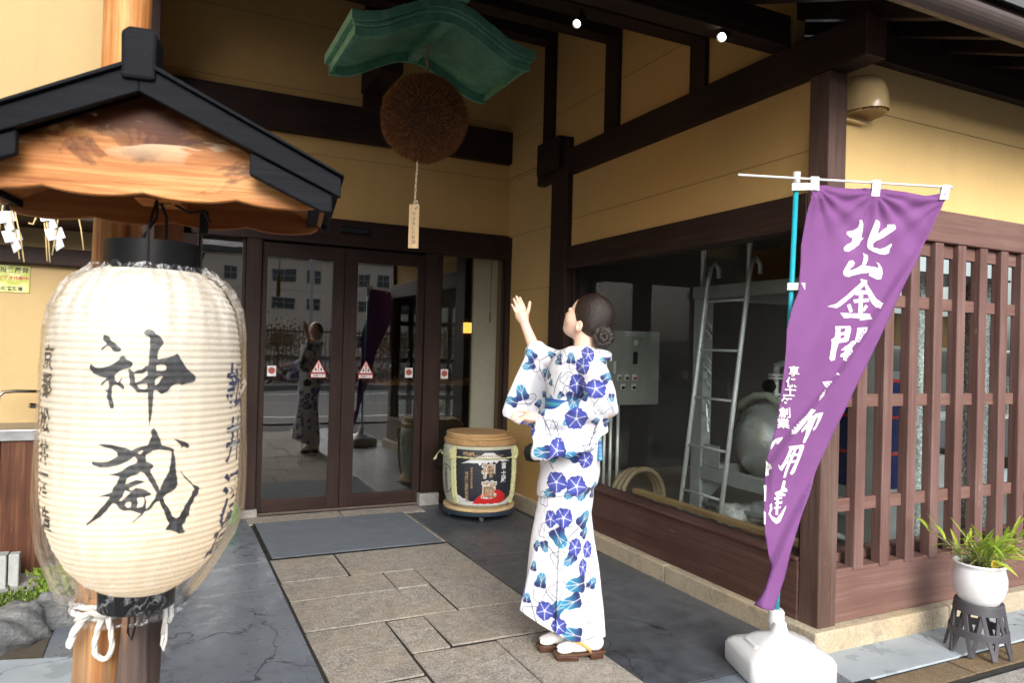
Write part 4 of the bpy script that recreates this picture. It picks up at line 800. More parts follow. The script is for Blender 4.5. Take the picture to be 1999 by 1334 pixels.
def bpoly(name, polys, off, mat, step=.02, S=.3, holes=()):
    V, Fc = poly_fill([[(a*S, z) for a, z in p] for p in polys], step, lambda u, z: bmap(off)(u/S, z), holes)
    return MB().add(V, Fc).build(name, mat, br, smooth=True, fix=False)
BLKL = m_plain('label_black', (.016,.018,.026), .5, 0, .2, 40, .3); WHL = m_plain('label_white', (.60,.61,.62), .6); REDL = m_plain('label_red', (.50,.02,.02), .5); GOLDL = m_plain('label_bronze', (.36,.24,.12), .5)
u0, u1 = -.68, 1.2
bpoly('label_sheet', [[(u0,.135),(u1,.135),(u1,.578),(u0,.578)]], .003, BLKL)
bpoly('label_mountain', [[(-.50,.468),(-.38,.485),(-.20,.512),(.02,.535),(.12,.558),(.36,.558),(.50,.53),(.70,.505),(.86,.485),(.74,.488),(.62,.484),(.52,.498),(.44,.475),(.36,.492),(.30,.468),(.22,.488),(.14,.462),(.08,.484),(.0,.458),(-.06,.48),(-.16,.476),(-.3,.478)]], .0045, WHL)
bpoly('label_clouds', [[(u0,.137),(u0,.215)]+[(u0+.02+i*.1, .215-.055*min(1, i/5)+(.012 if i % 2 else 0)) for i in range(6)]+[(0,.150),(.2,.152),(.45,.150),(.7,.158),(.85,.178),(1.0,.215),(u1,.235),(u1,.137)]], .0045, WHL)
bpoly('label_sun', [[(-.18,.152),(-.09,.195),(.06,.235),(.25,.262),(.42,.270),(.58,.260),(.74,.225),(.80,.185),(.70,.160),(.5,.152),(.3,.158),(.1,.150)]], .0055, REDL)
bpoly('label_cloud_edge', [[(-.14,.140),(-.12,.156),(-.04,.151),(.05,.157),(.14,.151),(.25,.158),(.36,.151),(.48,.157),(.6,.151),(.72,.160),(.80,.156),(.82,.140)]], .0065, WHL)
def btext(s, u, z, size, mat, off=.0075, bold=.03, name='label_lettering', sx=1.0):
    V, Fc = text_mesh(s, size, bold)
    if V: MB().add([bmap(off)(u+x*sx/.3, z+y) for x, y in V], Fc).build(name, mat, br, fix=False)
btext('神', .22, .425, .125, WHL, .0075, .06, 'label_lettering', .85); btext('神', .22, .425, .125, GOLDL, .0085, .01, 'label_lettering', .85)
btext('蔵', .26, .268, .140, WHL, .0075, .06, 'label_lettering', .85); btext('蔵', .26, .268, .140, GOLDL, .0085, .01, 'label_lettering', .85)
for ch, z in zip('富士蔵', (.455,.395,.345)): btext(ch, .66, z, .050, WHL)
btext('登録', -.30, .540, .048, GOLDL); btext('THE FINEST SAKE QUALITY', .24, .532, .020, GOLDL)
for i, ch in enumerate('松井酒造株式会社'): btext(ch, -.33, .395-.031*i, .030, GOLDL)
for i, ch in enumerate('京都市左京区吉田'): btext(ch, -.20, .435-.021*i, .018, GOLDL)
# round stamp on the straw
c_ = (-1.08, .33); n_ = 40; ro, ri_ = .115, .106
outer = [((c_[0]*.3+ro*.86*math.cos(a)), c_[1]+ro*math.sin(a)) for a in np.linspace(0, 2*math.pi, n_, endpoint=False)]; inner = [((c_[0]*.3+ri_*.86*math.cos(a)), c_[1]+ri_*math.sin(a)) for a in np.linspace(0, 2*math.pi, n_, endpoint=False)]
V = [bmap(.003)(u/.3, z) for u, z in outer]+[bmap(.003)(u/.3, z) for u, z in inner]; MB().add(V, [(i, (i+1) % n_, n_+(i+1) % n_, n_+i) for i in range(n_)]).build('stamp_ring', BLKL, br, fix=False)
for i, ch in enumerate('京都銘酒'): btext(ch, -1.08, .40-.048*i, .05, BLKL, .003, .01)
STRAW = m_plain('straw_rope', (.52,.52,.28), .8, 0, .2, 60, .4)
m = MB(); rope(m, [bmap(.012)(u, .515-.003*math.sin(u*2)) for u in np.linspace(-3.1, 3.1, 40)], .007, 60, 2); m.build('girdle_rope', STRAW, br, smooth=True)
for u in (-.72, 1.02, 2.6, -2.2):
    m = MB()
    for du in (-.035, .035): rope(m, [bmap(.016)(u+du+(.05*(1-(z-.14)/.45) if u < 0 else 0), z) for z in np.linspace(.145, .590, 9)], .014, 45, 3)
    m.build('binding_rope', STRAW, br, smooth=True)
    m = MB(); rope(m, [bmap(.03)(u-.06, .50), bmap(.04)(u, .535), bmap(.03)(u+.06, .575), bmap(.03)(u, .59), bmap(.035)(u-.05, .55), bmap(.03)(u+.04, .50)], .014, 45, 3); m.build('rope_knot', STRAW, br, smooth=True)
m = MB()
for k in range(16): 
    a = random.uniform(-.05,.05); m.tube([bmap(.02)(-1.52+a, .535), bmap(.05)(-1.6+a*2, .50), bmap(.06+random.uniform(0,.02))(-1.63+a*3, .455)], .003, 4)
m.build('rope_tassel', STRAW, br)
dl = thing('barrel_dolly', 'round wooden dolly on casters under the sake barrel', 'dolly', (BX,BY,0))
MB().lathe([(.01,.088),(.288,.088),(.292,.093),(.292,.112),(.01,.112)], (BX,BY,0), 56).build('wooden_disc', m_wood('pine_disc', 0, (.50,.34,.17), (.60,.43,.24), (.68,.52,.32), 0, .5), dl)
MB().lathe([(.01,.055),(.296,.055),(.300,.060),(.300,.085),(.01,.085)], (BX,BY,0), 56).build('navy_base', m_plain('navy_plastic', (.02,.035,.055), .45), dl); [smooth_angle(c) for c in dl.children]
for k in range(4):
    a = fa+.1+k*math.pi/2; p = Vector((BX+.235*math.cos(a), BY+.235*math.sin(a), .024))
    cst = MB().box(p.x-.016,p.x+.016,p.y-.016,p.y+.016,.046,.055).build('caster', GALV, dl, bevel=.002)
    MB().lathe([(.024,-.008),(.026,0),(.024,.008)], p, 20, ax='x').build('wheel', m_plain('caster_rubber', (.06,.06,.06), .5) if k == 0 else bpy.data.materials['caster_rubber'], cst)
    MB().box(p.x-.011,p.x-.009,p.y-.012,p.y+.014,.016,.046).build('fork', GALV, cst); MB().box(p.x+.009,p.x+.011,p.y-.012,p.y+.014,.016,.046).build('fork', GALV, cst)

# ------------------------------------------------------------------ banner
FDD = 3.2
FB = FD*FDD
fold = np.array(FOLD); fold2 = np.array(FOLD2)
def sdist(a, z, line):
    """signed side distance from a polyline running downwards, positive to its right; and z-range weight"""
    zz = line[::-1, 1]; aa = line[::-1, 0]; x = np.interp(z, zz, aa); return a-x
def fdepth(a, z):
    d = .018*math.sin(3.1*a+5*z)+.010*math.sin(17*a-6*z+.6)+.006*math.sin(31*a-14*z)
    # creases fanning out from the corner tabs
    for (ca_, cz_, s_) in ((1.325,2.13,1), (1.90,2.10,-1), (1.59,2.12,0)):
        r = math.hypot(a-ca_, z-cz_); th_ = math.atan2(z-cz_, a-ca_); d += .010*math.exp(-r/.28)*math.sin(th_*13)*min(1, r/.05)
    s1 = sdist(a, z, fold); w1 = 1/(1+math.exp(-(s1)/.0035)); f1_ = min(1, max(0, (2.05-z)/.35))*min(1, max(0, (z-.70)/.25))
    d -= .040*w1*f1_*math.exp(-max(0, s1)/.20)
    s2 = sdist(a, z, fold2); w2 = 1/(1+math.exp(-(s2)/.003)); f2_ = min(1, max(0, (1.02-z)/.25))
    d -= .034*w2*f2_
    return d
def fmap(off):
    def f(a, z): p = FB+RT*a+FD*(fdepth(a, z)-off-.02); return (p.x, p.y, z)
    return f
bn = thing('banner_flag', 'tall purple banner with white brush characters twisted by the wind on a pole', 'banner', FB+RT*1.2)
t = NT('purple_cloth'); v = t.coord(); wv = t.noise(t.coord(scale=(420,420,420)), 1.0, 2); lg_ = t.noise(v, 3.0, 4)
cl = t.ramp(lg_, [(.3, (.195,.078,.225)), (.7, (.24,.103,.275))])
dfu = t.n('BsdfDiffuse', {'Color': cl, 'Normal': t.bump(t.math('ADD', wv, t.math('MULTIPLY', t.noise(v, 22, 5, .6, .6), 1.4)), .35, .002)}); tlu = t.n('BsdfTranslucent', {'Color': (.30,.07,.42)})
mxs = t.n('MixShader', {0: .12, 1: dfu.outputs[0], 2: tlu.outputs[0]}); t.t.links.new(mxs.outputs[0], t.out.inputs[0]); PURP = t.m
V, Fc = poly_fill([FOUT], .009, fmap(0)); cloth = MB().add(V, Fc).build('cloth', PURP, bn, smooth=True, fix=False)
sol = cloth.modifiers.new('thickness', 'SOLIDIFY'); sol.thickness = .0008; sol.offset = 0
PRINT = m_plain('white_print', (.80,.79,.80), .8, 0, .02, 400, .1)
for i, p in enumerate(FLG):
    hh = FLGH.get(str(i)); V, Fc = poly_fill([p], .006, fmap(.0032), [hh] if hh else ()); MB().add(V, Fc).build('brush_stroke', PRINT, cloth, smooth=True, fix=False)
for ch, a, z in FSMALL:
    V, Fc = text_mesh(ch, .052, .018); f = fmap(.010); MB().add([f(a+x*.98-y*.06+0, z+y*.92) for x, y in V], Fc).build('small_character', PRINT, cloth, fix=False)
TEAL = m_plain('turquoise_pole', (.02,.33,.42), .3, 0, .05, 5)
pol = lambda z, d=0.0: FB+RT*(1.2035+(z-.2)*.0223)+FD*(d+.012)+Vector((0,0,z))
MB().tube([pol(.10), pol(2.18)], .0115, 14).build('pole', TEAL, bn, smooth=True)
MB().tube([pol(2.15), pol(2.205)], .0165, 14).build('pole_cap', WHITE, bn, smooth=True)
MB().tube([pol(.36), pol(.395)], .0150, 14).build('pole_collar', WHITE, bn, smooth=True); MB().tube([pol(.405), pol(.425)], .0135, 14).build('pole_tape', m_plain('green_tape', (.2,.5,.15), .5), bn)
MB().tube([FB+RT*.982+FD*.0+Vector((0,0,2.184)), FB+RT*1.934+FD*.0+Vector((0,0,2.153))], .0055, 10).build('cross_rod', WHITE, bn)
def strip(pts, w, nm='tab'):
    m = MB(); r = [Vector(p) for p in pts]; L_ = [p+Vector((0,0,0)) for p in r]
    for a_, b_ in zip(r[:-1], r[1:]):
        d_ = (b_-a_).normalized(); s_ = RT*w/2 if abs(d_.z) > .5 else Vector((0,0,w/2)); k = len(m.v); nn = FD*.0012
        m.add([a_-s_-nn, a_+s_-nn, b_+s_-nn, b_-s_-nn, a_-s_+nn, a_+s_+nn, b_+s_+nn, b_-s_+nn], [(0,1,2,3),(7,6,5,4),(0,4,5,1),(1,5,6,2),(2,6,7,3),(3,7,4,0)])
    return m.build(nm, WHITE, bn)
for a_, zt, zb, sh in ((1.3215,2.183,2.118,-.004), (1.596,2.176,2.103,-.007), (1.905,2.162,2.090,-.030)):
    d0 = fdepth(a_, zb)-.024
    strip([FB+RT*a_+FD*(-.008)+Vector((0,0,zt)), FB+RT*(a_+sh)+FD*d0+Vector((0,0,zb))], .036)
    strip([FB+RT*a_+FD*(.009)+Vector((0,0,zt)), FB+RT*(a_+sh)+FD*(d0+.008)+Vector((0,0,zb))], .034)
for z_, a1 in ((2.136,1.328), (1.693,1.28), ):
    strip([FB+RT*(1.2335+(z_-1.69)*.0223-.022)+FD*(-.004)+Vector((0,0,z_)), FB+RT*a1+FD*(-.03)+Vector((0,0,z_))], .032)
# water-weighted base
t = WHITE; bs = thing('weighted_stand', 'white plastic weighted base holding the banner pole', 'flag stand', FB+RT*1.21)
ca_, sa_ = math.cos(.12), math.sin(.12)
def bpt(a, d, z):
    a, d, z = a*.84, d*.84, (z if z > .17 else z*.95)
    a, d = a*ca_-d*sa_, a*sa_+d*ca_; p = FB+RT*(1.208+a)+FD*(d-.02)+Vector((0,0,z)); return tuple(p)
def rrect(hw_, hd, r, n=6): 
    out = []
    for cx2, cy2, a0 in ((hw_-r,hd-r,0),(-hw_+r,hd-r,math.pi/2),(-hw_+r,-hd+r,math.pi),(hw_-r,-hd+r,1.5*math.pi)):
        out += [(cx2+r*math.cos(a0+i*math.pi/2/n), cy2+r*math.sin(a0+i*math.pi/2/n)) for i in range(n+1)]
    return out
prof_ = [(.222,.182,.05,.0),(.230,.190,.05,.012),(.230,.190,.05,.085),(.222,.182,.06,.105),(.20,.160,.06,.118),(.155,.12,.06,.135),(.12,.095,.06,.158),(.085,.07,.045,.166),(.045,.045,.04,.172),(.034,.034,.033,.20),(.034,.034,.033,.215)]
rings = [[bpt(x, y, z+(.035*math.exp(-(x/.07)**2) if z < .01 and abs(y) > .1 else 0)) for x, y in rrect(hw_, hd, r)] for hw_, hd, r, z in prof_]
MB().loft(rings).build('tank', WHITE, bs, smooth=True); smooth_angle(bs.children[-1], 50)
for k in range(2): MB().loft([[bpt(x+(-.12 if k else .12), y, z) for x, y in rrect(.055*s_, .09*s_, .03*s_)] for z, s_ in ((.110,1),(.130,.92),(.140,.8),(.142,.6))]).build('tank_rib', WHITE, bs, smooth=True)
MB().tube([pol(.168), pol(.20), pol(.2005), pol(.25), pol(.262)], [.028,.028,.034,.034,.026], 24).build('clamp_collar', WHITE, bs); smooth_angle(bs.children[-1])
for k in range(2): MB().tube([bpt(.16-.32*k,-.10,.105), bpt(.16-.32*k,-.10,.122)], .022, 18).build('filler_cap', WHITE, bs)

# ================================================================== surface nets for organic shapes
def surf_net(fn, lo, hi, h, margin=2.2):
    """fn(P: Nx3) -> signed distance; refined only near the surface"""
    lo = np.array(lo, float); hi = np.array(hi, float); B = 6
    nb = np.ceil((hi-lo)/(h*B)).astype(int); n = nb*B+1
    cc_ = np.stack(np.meshgrid(*[lo[k]+(np.arange(nb[k])+.5)*B*h for k in range(3)], indexing='ij'), -1).reshape(-1, 3)
    dc = fn(cc_); near = np.abs(dc) < B*h*.87*margin
    F_ = np.where(dc.reshape(nb) > 0, 1.0, -1.0).astype(np.float32)
    D_ = np.ones(n, np.float32)
    D_[:-1, :-1, :-1] = F_.repeat(B, 0).repeat(B, 1).repeat(B, 2); D_[-1] = 1; D_[:, -1] = 1; D_[:, :, -1] = 1
    idx = np.stack(np.unravel_index(np.nonzero(near)[0], nb), -1)*B
    off = np.stack(np.meshgrid(*[np.arange(B+1)]*3, indexing='ij'), -1).reshape(-1, 3)
    for s_ in range(0, len(idx), 1500):
        q = (idx[s_:s_+1500, None, :]+off[None]).reshape(-1, 3); v_ = fn(lo+q*h).astype(np.float32)
        D_[q[:, 0], q[:, 1], q[:, 2]] = v_
    sgn = D_ < 0
    c = np.zeros(n-1, np.int8)
    for dx in (0, 1):
        for dy in (0, 1):
            for dz in (0, 1): c += sgn[dx:n[0]-1+dx, dy:n[1]-1+dy, dz:n[2]-1+dz]
    act = np.stack(np.nonzero((c > 0) & (c < 8)), -1)
    ids = -np.ones(n-1, np.int64); ids[act[:, 0], act[:, 1], act[:, 2]] = np.arange(len(act))
    acc = np.zeros((len(act), 3)); cnt = np.zeros(len(act))
    crn = [(i, j, k) for i in (0, 1) for j in (0, 1) for k in (0, 1)]
    for p in crn:
        for ax in range(3):
            if p[ax] == 0:
                q = list(p); q[ax] = 1
                a = D_[act[:, 0]+p[0], act[:, 1]+p[1], act[:, 2]+p[2]]; b = D_[act[:, 0]+q[0], act[:, 1]+q[1], act[:, 2]+q[2]]
                m_ = (a < 0) != (b < 0); t_ = np.where(m_, a/np.where(m_, a-b, 1), 0)
                pt = np.tile(np.array(p, float), (len(act), 1)); pt[:, ax] = t_; acc[m_] += pt[m_]; cnt[m_] += 1
    V_ = lo+(act+acc/cnt[:, None])*h
    faces = []
    for ax in range(3):
        u, w = [(1, 2), (2, 0), (0, 1)][ax]
        sl0 = [slice(None)]*3; sl1 = [slice(None)]*3; sl0[ax] = slice(0, n[ax]-1); sl1[ax] = slice(1, n[ax])
        A = sgn[tuple(sl0)]; Bq = sgn[tuple(sl1)]; e = np.stack(np.nonzero(A != Bq), -1)
        ok = (e[:, u] > 0) & (e[:, w] > 0) & (e[:, u] < n[u]-1) & (e[:, w] < n[w]-1); e = e[ok]
        inside = A[e[:, 0], e[:, 1], e[:, 2]]
        def cid(du, dw): q = e.copy(); q[:, u] += du; q[:, w] += dw; return ids[q[:, 0], q[:, 1], q[:, 2]]
        quad = np.stack([cid(-1, -1), cid(0, -1), cid(0, 0), cid(-1, 0)], -1)
        quad[~inside] = quad[~inside][:, ::-1]; faces.append(quad)
    Fq = np.concatenate(faces); Fq = Fq[(Fq >= 0).all(1)]
    return V_, Fq
def np_mesh(name, V_, F_, mat, parent, xf, colors=None, relax=1):
    V_ = V_.copy()
    for _ in range(relax):
        acc = np.zeros_like(V_); c_ = np.zeros(len(V_))
        for k in range(4): 
            np.add.at(acc, F_[:, k], V_[F_[:, (k+1) % 4]]+V_[F_[:, (k+3) % 4]]); np.add.at(c_, F_[:, k], 2)
        V_ = V_*.45+.55*acc/np.maximum(c_, 1)[:, None]
    W = xf(V_)-np.array(ORI.get(parent.name, (0,0,0)) if parent else (0,0,0))
    me = bpy.data.meshes.new(name); me.vertices.add(len(W)); me.vertices.foreach_set('co', W.astype(np.float32).ravel())
    me.loops.add(len(F_)*4); me.loops.foreach_set('vertex_index', F_.astype(np.int32).ravel())
    me.polygons.add(len(F_)); me.polygons.foreach_set('loop_start', (np.arange(len(F_))*4).astype(np.int32)); me.polygons.foreach_set('loop_total', np.full(len(F_), 4, np.int32))
    me.update(calc_edges=True); me.validate(); me.shade_smooth(); me.materials.append(mat)
    if colors is not None:
        ca = me.color_attributes.new('Col', 'FLOAT_COLOR', 'POINT'); ca.data.foreach_set('color', np.hstack([colors, np.ones((len(colors), 1))]).astype(np.float32).ravel())
    o = bpy.data.objects.new(name, me); COL.objects.link(o)
    if parent: o.parent = parent; ORI[o.name] = ORI.get(parent.name, (0,0,0))
    return o, V_
def smin(a, b, k): 
    h = np.clip(.5+.5*(b-a)/k, 0, 1); return b*(1-h)+a*h-k*h*(1-h)
def cone(P, a, b, ra, rb):
    a = np.array(a, float); b = np.array(b, float); ab = b-a; t_ = np.clip(((P-a)@ab)/(ab@ab), 0, 1); return np.linalg.norm(P-a-t_[:, None]*ab, axis=1)-(ra+(rb-ra)*t_)
def ell(P, c, r, R=None):
    Q = P-np.array(c, float)
    if R is not None: Q = Q@R      # columns of R are the ellipsoid's axes
    r = np.array(r, float); k0 = np.linalg.norm(Q/r, axis=1); k1 = np.linalg.norm(Q/(r*r), axis=1); return k0*(k0-1)/np.maximum(k1, 1e-9)
def polysd(x, y, poly):
    """signed distance to a 2D polygon"""
    p = np.array(poly, float); d = np.full(len(x), 1e9); ins = np.zeros(len(x), bool)
    for i in range(len(p)):
        a = p[i]; b = p[i-1]; e = b-a; wx = x-a[0]; wy = y-a[1]; t_ = np.clip((wx*e[0]+wy*e[1])/(e@e), 0, 1)
        d = np.minimum(d, (wx-t_*e[0])**2+(wy-t_*e[1])**2)
        c1 = (a[1] > y) != (b[1] > y); ins ^= c1 & (x < (b[0]-a[0])*(y-a[1])/np.where(b[1] != a[1], b[1]-a[1], 1e-9)+a[0])
    return np.where(ins, -1, 1)*np.sqrt(d)

# ================================================================== the woman in a yukata
K_ = .002333; FOOT = Vector((1.701, 2.831, 0))
def S(x, y, d=0.0):
    """figure sketch units -> metres right, away, up from the feet"""
    X, Y = x-1110, y-1280; return np.array([K_*(X+.0269*Y), d, K_*(-Y+.0269*X)])
def fxf(V_):
    return np.outer(V_[:, 0], np.array(RT))+np.outer(V_[:, 1], np.array(FD))+np.outer(V_[:, 2], [0,0,1])+np.array(FOOT)
wom = thing('person', 'woman in white yukata with blue morning glories raising one arm towards the cedar ball', 'person', FOOT)
# --- head frame
fwd = np.array([-.80, .47, .40]); fwd /= np.linalg.norm(fwd); sid = np.cross(np.array([0,0,1.]), fwd); sid /= np.linalg.norm(sid); upv = np.cross(fwd, sid)
HR = np.stack([fwd, sid, upv], 1); HC = S(1147, 622, .0)
def H(f, s_, u): return HC+fwd*f+sid*s_+upv*u
def fn_head(P):
    d = ell(P, H(-.012,0,.015), (.094,.073,.090), HR)
    d = smin(d, ell(P, H(.035,0,-.045), (.058,.055,.070), HR), .030)
    d = smin(d, ell(P, H(.058,0,-.088), (.026,.026,.020), HR), .026)            # chin
    for s_ in (-1, 1):
        d = smin(d, ell(P, H(.052,s_*.034,-.035), (.026,.024,.026), HR), .024)   # cheeks
        d = -smin(-d, ell(P, H(.094,s_*.030,.002), (.016,.017,.010), HR), .012)  # eye sockets
        d = smin(d, ell(P, H(.074,s_*.030,.001), (.013,.015,.011), HR), .004)
        ear = ell(P, H(-.012,s_*.073,-.042), (.017,.008,.027), HR); ear = -smin(-ear, ell(P, H(-.008,s_*.082,-.038), (.010,.006,.016), HR), .004); d = smin(d, ear, .006)
    d = smin(d, cone(P, H(.086,0,.002), H(.099,0,-.031), .005, .0078), .010)     # nose
    d = smin(d, ell(P, H(.092,0,-.035), (.009,.013,.006), HR), .006)
    d = smin(d, ell(P, H(.090,0,-.060), (.009,.019,.005), HR), .005); d = smin(d, ell(P, H(.088,0,-.069), (.009,.017,.006), HR), .005)
    return d
def fn_body(P):
    d = fn_head(P)
    d = smin(d, cone(P, H(-.020,0,-.055), S(1142,700,.0), .050, .054), .028)     # neck
    d = smin(d, ell(P, S(1128,722,.0), (.075,.145,.070)), .04)
    d = smin(d, ell(P, S(1122,800,.0), (.075,.10,.17)), .05)
    d = smin(d, ell(P, S(1116,885,.0), (.085,.105,.11)), .05)
    for s_ in (-1, 1):
        kn = S(1102-s_*4,1080,s_*.042); an = S(1150 if s_ < 0 else 1118, 1226, -.026 if s_ < 0 else .045)
        d = smin(d, cone(P, S(1115,915,s_*.045), kn, .070, .050), .03); d = smin(d, cone(P, kn, an, .050, .026), .02)
    # near arm, bent, palm up
    d = smin(d, cone(P, S(1150,722,-.15), S(1170,795,-.215), .046, .038), .03)
    d = smin(d, cone(P, S(1170,795,-.215), S(1047,809,-.20), .036, .023), .015)
    # far arm, raised
    e2 = S(1062,724,.20); w2 = S(1028,636,.215)
    d = smin(d, cone(P, S(1108,712,.15), e2, .046, .037), .03); d = smin(d, cone(P, e2, w2, .036, .0225), .015)
    return d
def hand(P, wrist, palm_c, palm_r, palm_R, fingers, thumb):
    d = ell(P, palm_c, palm_r, palm_R); d = smin(d, cone(P, wrist, palm_c, .0215, .024), .014)
    for pts, r0 in fingers+[thumb]:
        f_ = np.full(len(P), 1e9)
        for i in range(len(pts)-1): f_ = np.minimum(f_, cone(P, pts[i], pts[i+1], r0*(1-.10*i), r0*(1-.10*(i+1))))
        d = smin(d, f_, .0045)
    return d
def fn_hands(P):
    # raised hand, palm towards the street
    wr = S(1028,636,.215); pc = S(1020.5,613,.215); R_ = np.stack([np.array([.96,0,.27]), np.array([0,1,0.]), np.array([-.27,0,.96])], 1)
    fg = []
    for (bx_, by_, tx, ty, r_) in ((1008,607,999.8,592.5,.0074), (1012,601.5,1003.5,580.5,.0080), (1018.5,598.5,1009,575.5,.0084), (1025.5,599,1016.5,578,.0082)):
        b_, t_ = S(bx_,by_,.212), S(tx,ty,.205); fg.append(([b_, b_*.55+t_*.45+np.array([0,.003,0]), b_*.22+t_*.78, t_+np.array([0,-.004,0])], r_))
    th = ([S(1028,620,.210), S(1033.5,606,.200), S(1035.5,597,.195), S(1037,588,.193)], .0105)
    d = hand(P, wr, pc, (.033,.0135,.040), R_, fg, th)
    # lower hand, palm up, fingers to the left
    wr = S(1047,809,-.20); pc = S(1030,810.5,-.205); R_ = np.stack([np.array([1,0,-.06]), np.array([0,1,0.]), np.array([.06,0,1])], 1); fg = []
    for (dy_, tx, ty, r_, bz) in ((-.032,1008,817.5,.0070,1), (-.011,1001,813,.0078,0), (.010,998.5,809,.0080,0), (.030,1001,806,.0078,0)):
        b_, t_ = S(1018,811+bz,-.205+dy_), S(tx,ty-2,-.205+dy_*1.25); fg.append(([b_, b_*.6+t_*.4+np.array([0,0,-.004]), b_*.3+t_*.7+np.array([0,0,-.003]), t_], r_))
    th = ([S(1036,806,-.175), S(1026,800.5,-.155), S(1017,799,-.15), S(1009,799.5,-.15)], .0098)
    return np.minimum(d, hand(P, wr, pc, (.040,.036,.0125), R_, fg, th))
def fn_skin(P): return smin(fn_body(P), fn_hands(P), .006)
V_, F_ = surf_net(fn_skin, (-.33,-.30,.05), (.22,.30,1.66), .0031)
hl = (V_-HC)@HR
skin = np.tile(np.array([.76,.52,.40]), (len(V_), 1))
def near(c, r): return np.clip(1-np.linalg.norm((hl-np.array(c))/np.array(r), axis=1), 0, 1)[:, None]
skin = skin*(1-.5*np.clip(near((.055,.040,-.030),(.03,.03,.02))*1.3, 0, 1))+np.array([.72,.30,.22])*.5*np.clip(near((.055,.040,-.030),(.03,.03,.02))*1.3, 0, 1)
lip = np.clip(near((.097,0,-.065),(.02,.021,.011))*4, 0, 1); skin = skin*(1-lip)+np.array([.50,.11,.10])*lip
for s_ in (-1, 1):
    ey = np.clip(near((.087,s_*.030,.001),(.014,.014,.0055))*4, 0, 1); skin = skin*(1-ey)+np.array([.03,.02,.018])*ey
    br_ = np.clip(near((.086,s_*.030,.020),(.02,.019,.0035))*4, 0, 1); skin = skin*(1-br_)+np.array([.06,.035,.025])*br_
SKIN = m_vcol('skin', .45, 700, .06, **{'Subsurface Weight': .12, 'Subsurface Radius': (.012,.004,.002)})
np_mesh('body', V_, F_, SKIN, wom, fxf, skin, 1)
# --- hair
def fn_hair(P):
    q = (P-HC)@HR; f, s_, u = q[:, 0], q[:, 1], q[:, 2]
    d = ell(P, H(-.022,0,.024), (.098,.083,.094), HR)
    d = smin(d, ell(P, H(-.045,0,-.020), (.070,.070,.062), HR), .03)
    face = .046+.30*u-.9*np.clip(-u-.01, 0, 1)*.6-.10*np.abs(s_)     # hairline plane
    d = np.maximum(d, f-face)
    earh = ell(P, H(-.006,.080,-.050), (.024,.030,.030), HR); d = -smin(-d, earh, .008); earh = ell(P, H(-.006,-.080,-.050), (.024,.030,.030), HR); d = -smin(-d, earh, .008)
    d = d+.0004*np.sin(s_*520+f*200+np.sin(u*40)*3)*np.clip((u+.09)*12, 0, 1)
    # low knotted bun made of twisted locks
    bc = S(1174,661,-.050)
    for k in range(3):          # three plaited strands coiled into a knot
        prev = None
        for i in range(23):
            a = i/22*2*np.pi*1.25+.5; R0 = .036-.004*i/22; tw = a*4.0+k*2.094
            p = bc+np.array([(R0+.0085*np.cos(tw))*np.cos(a), -.020+.010*np.sin(tw)-.008*i/22, (R0+.0085*np.cos(tw))*np.sin(a)])
            if prev is not None: d = smin(d, cone(P, prev, p, .0100, .0100), .0012)
            prev = p
    for k in range(3):
        prev = None
        for i in range(13):
            a = i/12*2*np.pi+k; tw = a*3+k*2.094; p = bc+np.array([(.015+.005*np.cos(tw))*np.cos(a), -.040+.007*np.sin(tw), (.015+.005*np.cos(tw))*np.sin(a)])
            if prev is not None: d = smin(d, cone(P, prev, p, .0085, .0085), .0012)
            prev = p
    d = smin(d, ell(P, bc+np.array([0,.012,0]), (.044,.036,.042)), .003)
    for i in range(4):
        a = -.6+i*.5; d = smin(d, cone(P, H(-.055,.05-.025*i,-.01), bc+np.array([-.02*np.cos(a),-.035+.01*i,.03*np.sin(a)+.012]), .014, .011), .004)
    return d
V_, F_ = surf_net(fn_hair, (HC[0]-.13,HC[1]-.13,HC[2]-.17), (HC[0]+.17,HC[1]+.13,HC[2]+.14), .0024)
t = NT('dark_hair'); v = t.coord(scale=(60,60,260)); st_ = t.noise(v, 2.0, 4, .6, 1.5)
HAIR = t.done(t.ramp(st_, [(.35, (.006,.0035,.003)), (.65, (.026,.013,.009))]), t.ramp(st_, [(.3, .28), (.7, .45)]), 0, t.bump(st_, .8, .003))
np_mesh('hair', V_, F_, HAIR, wom, fxf, None, 1)

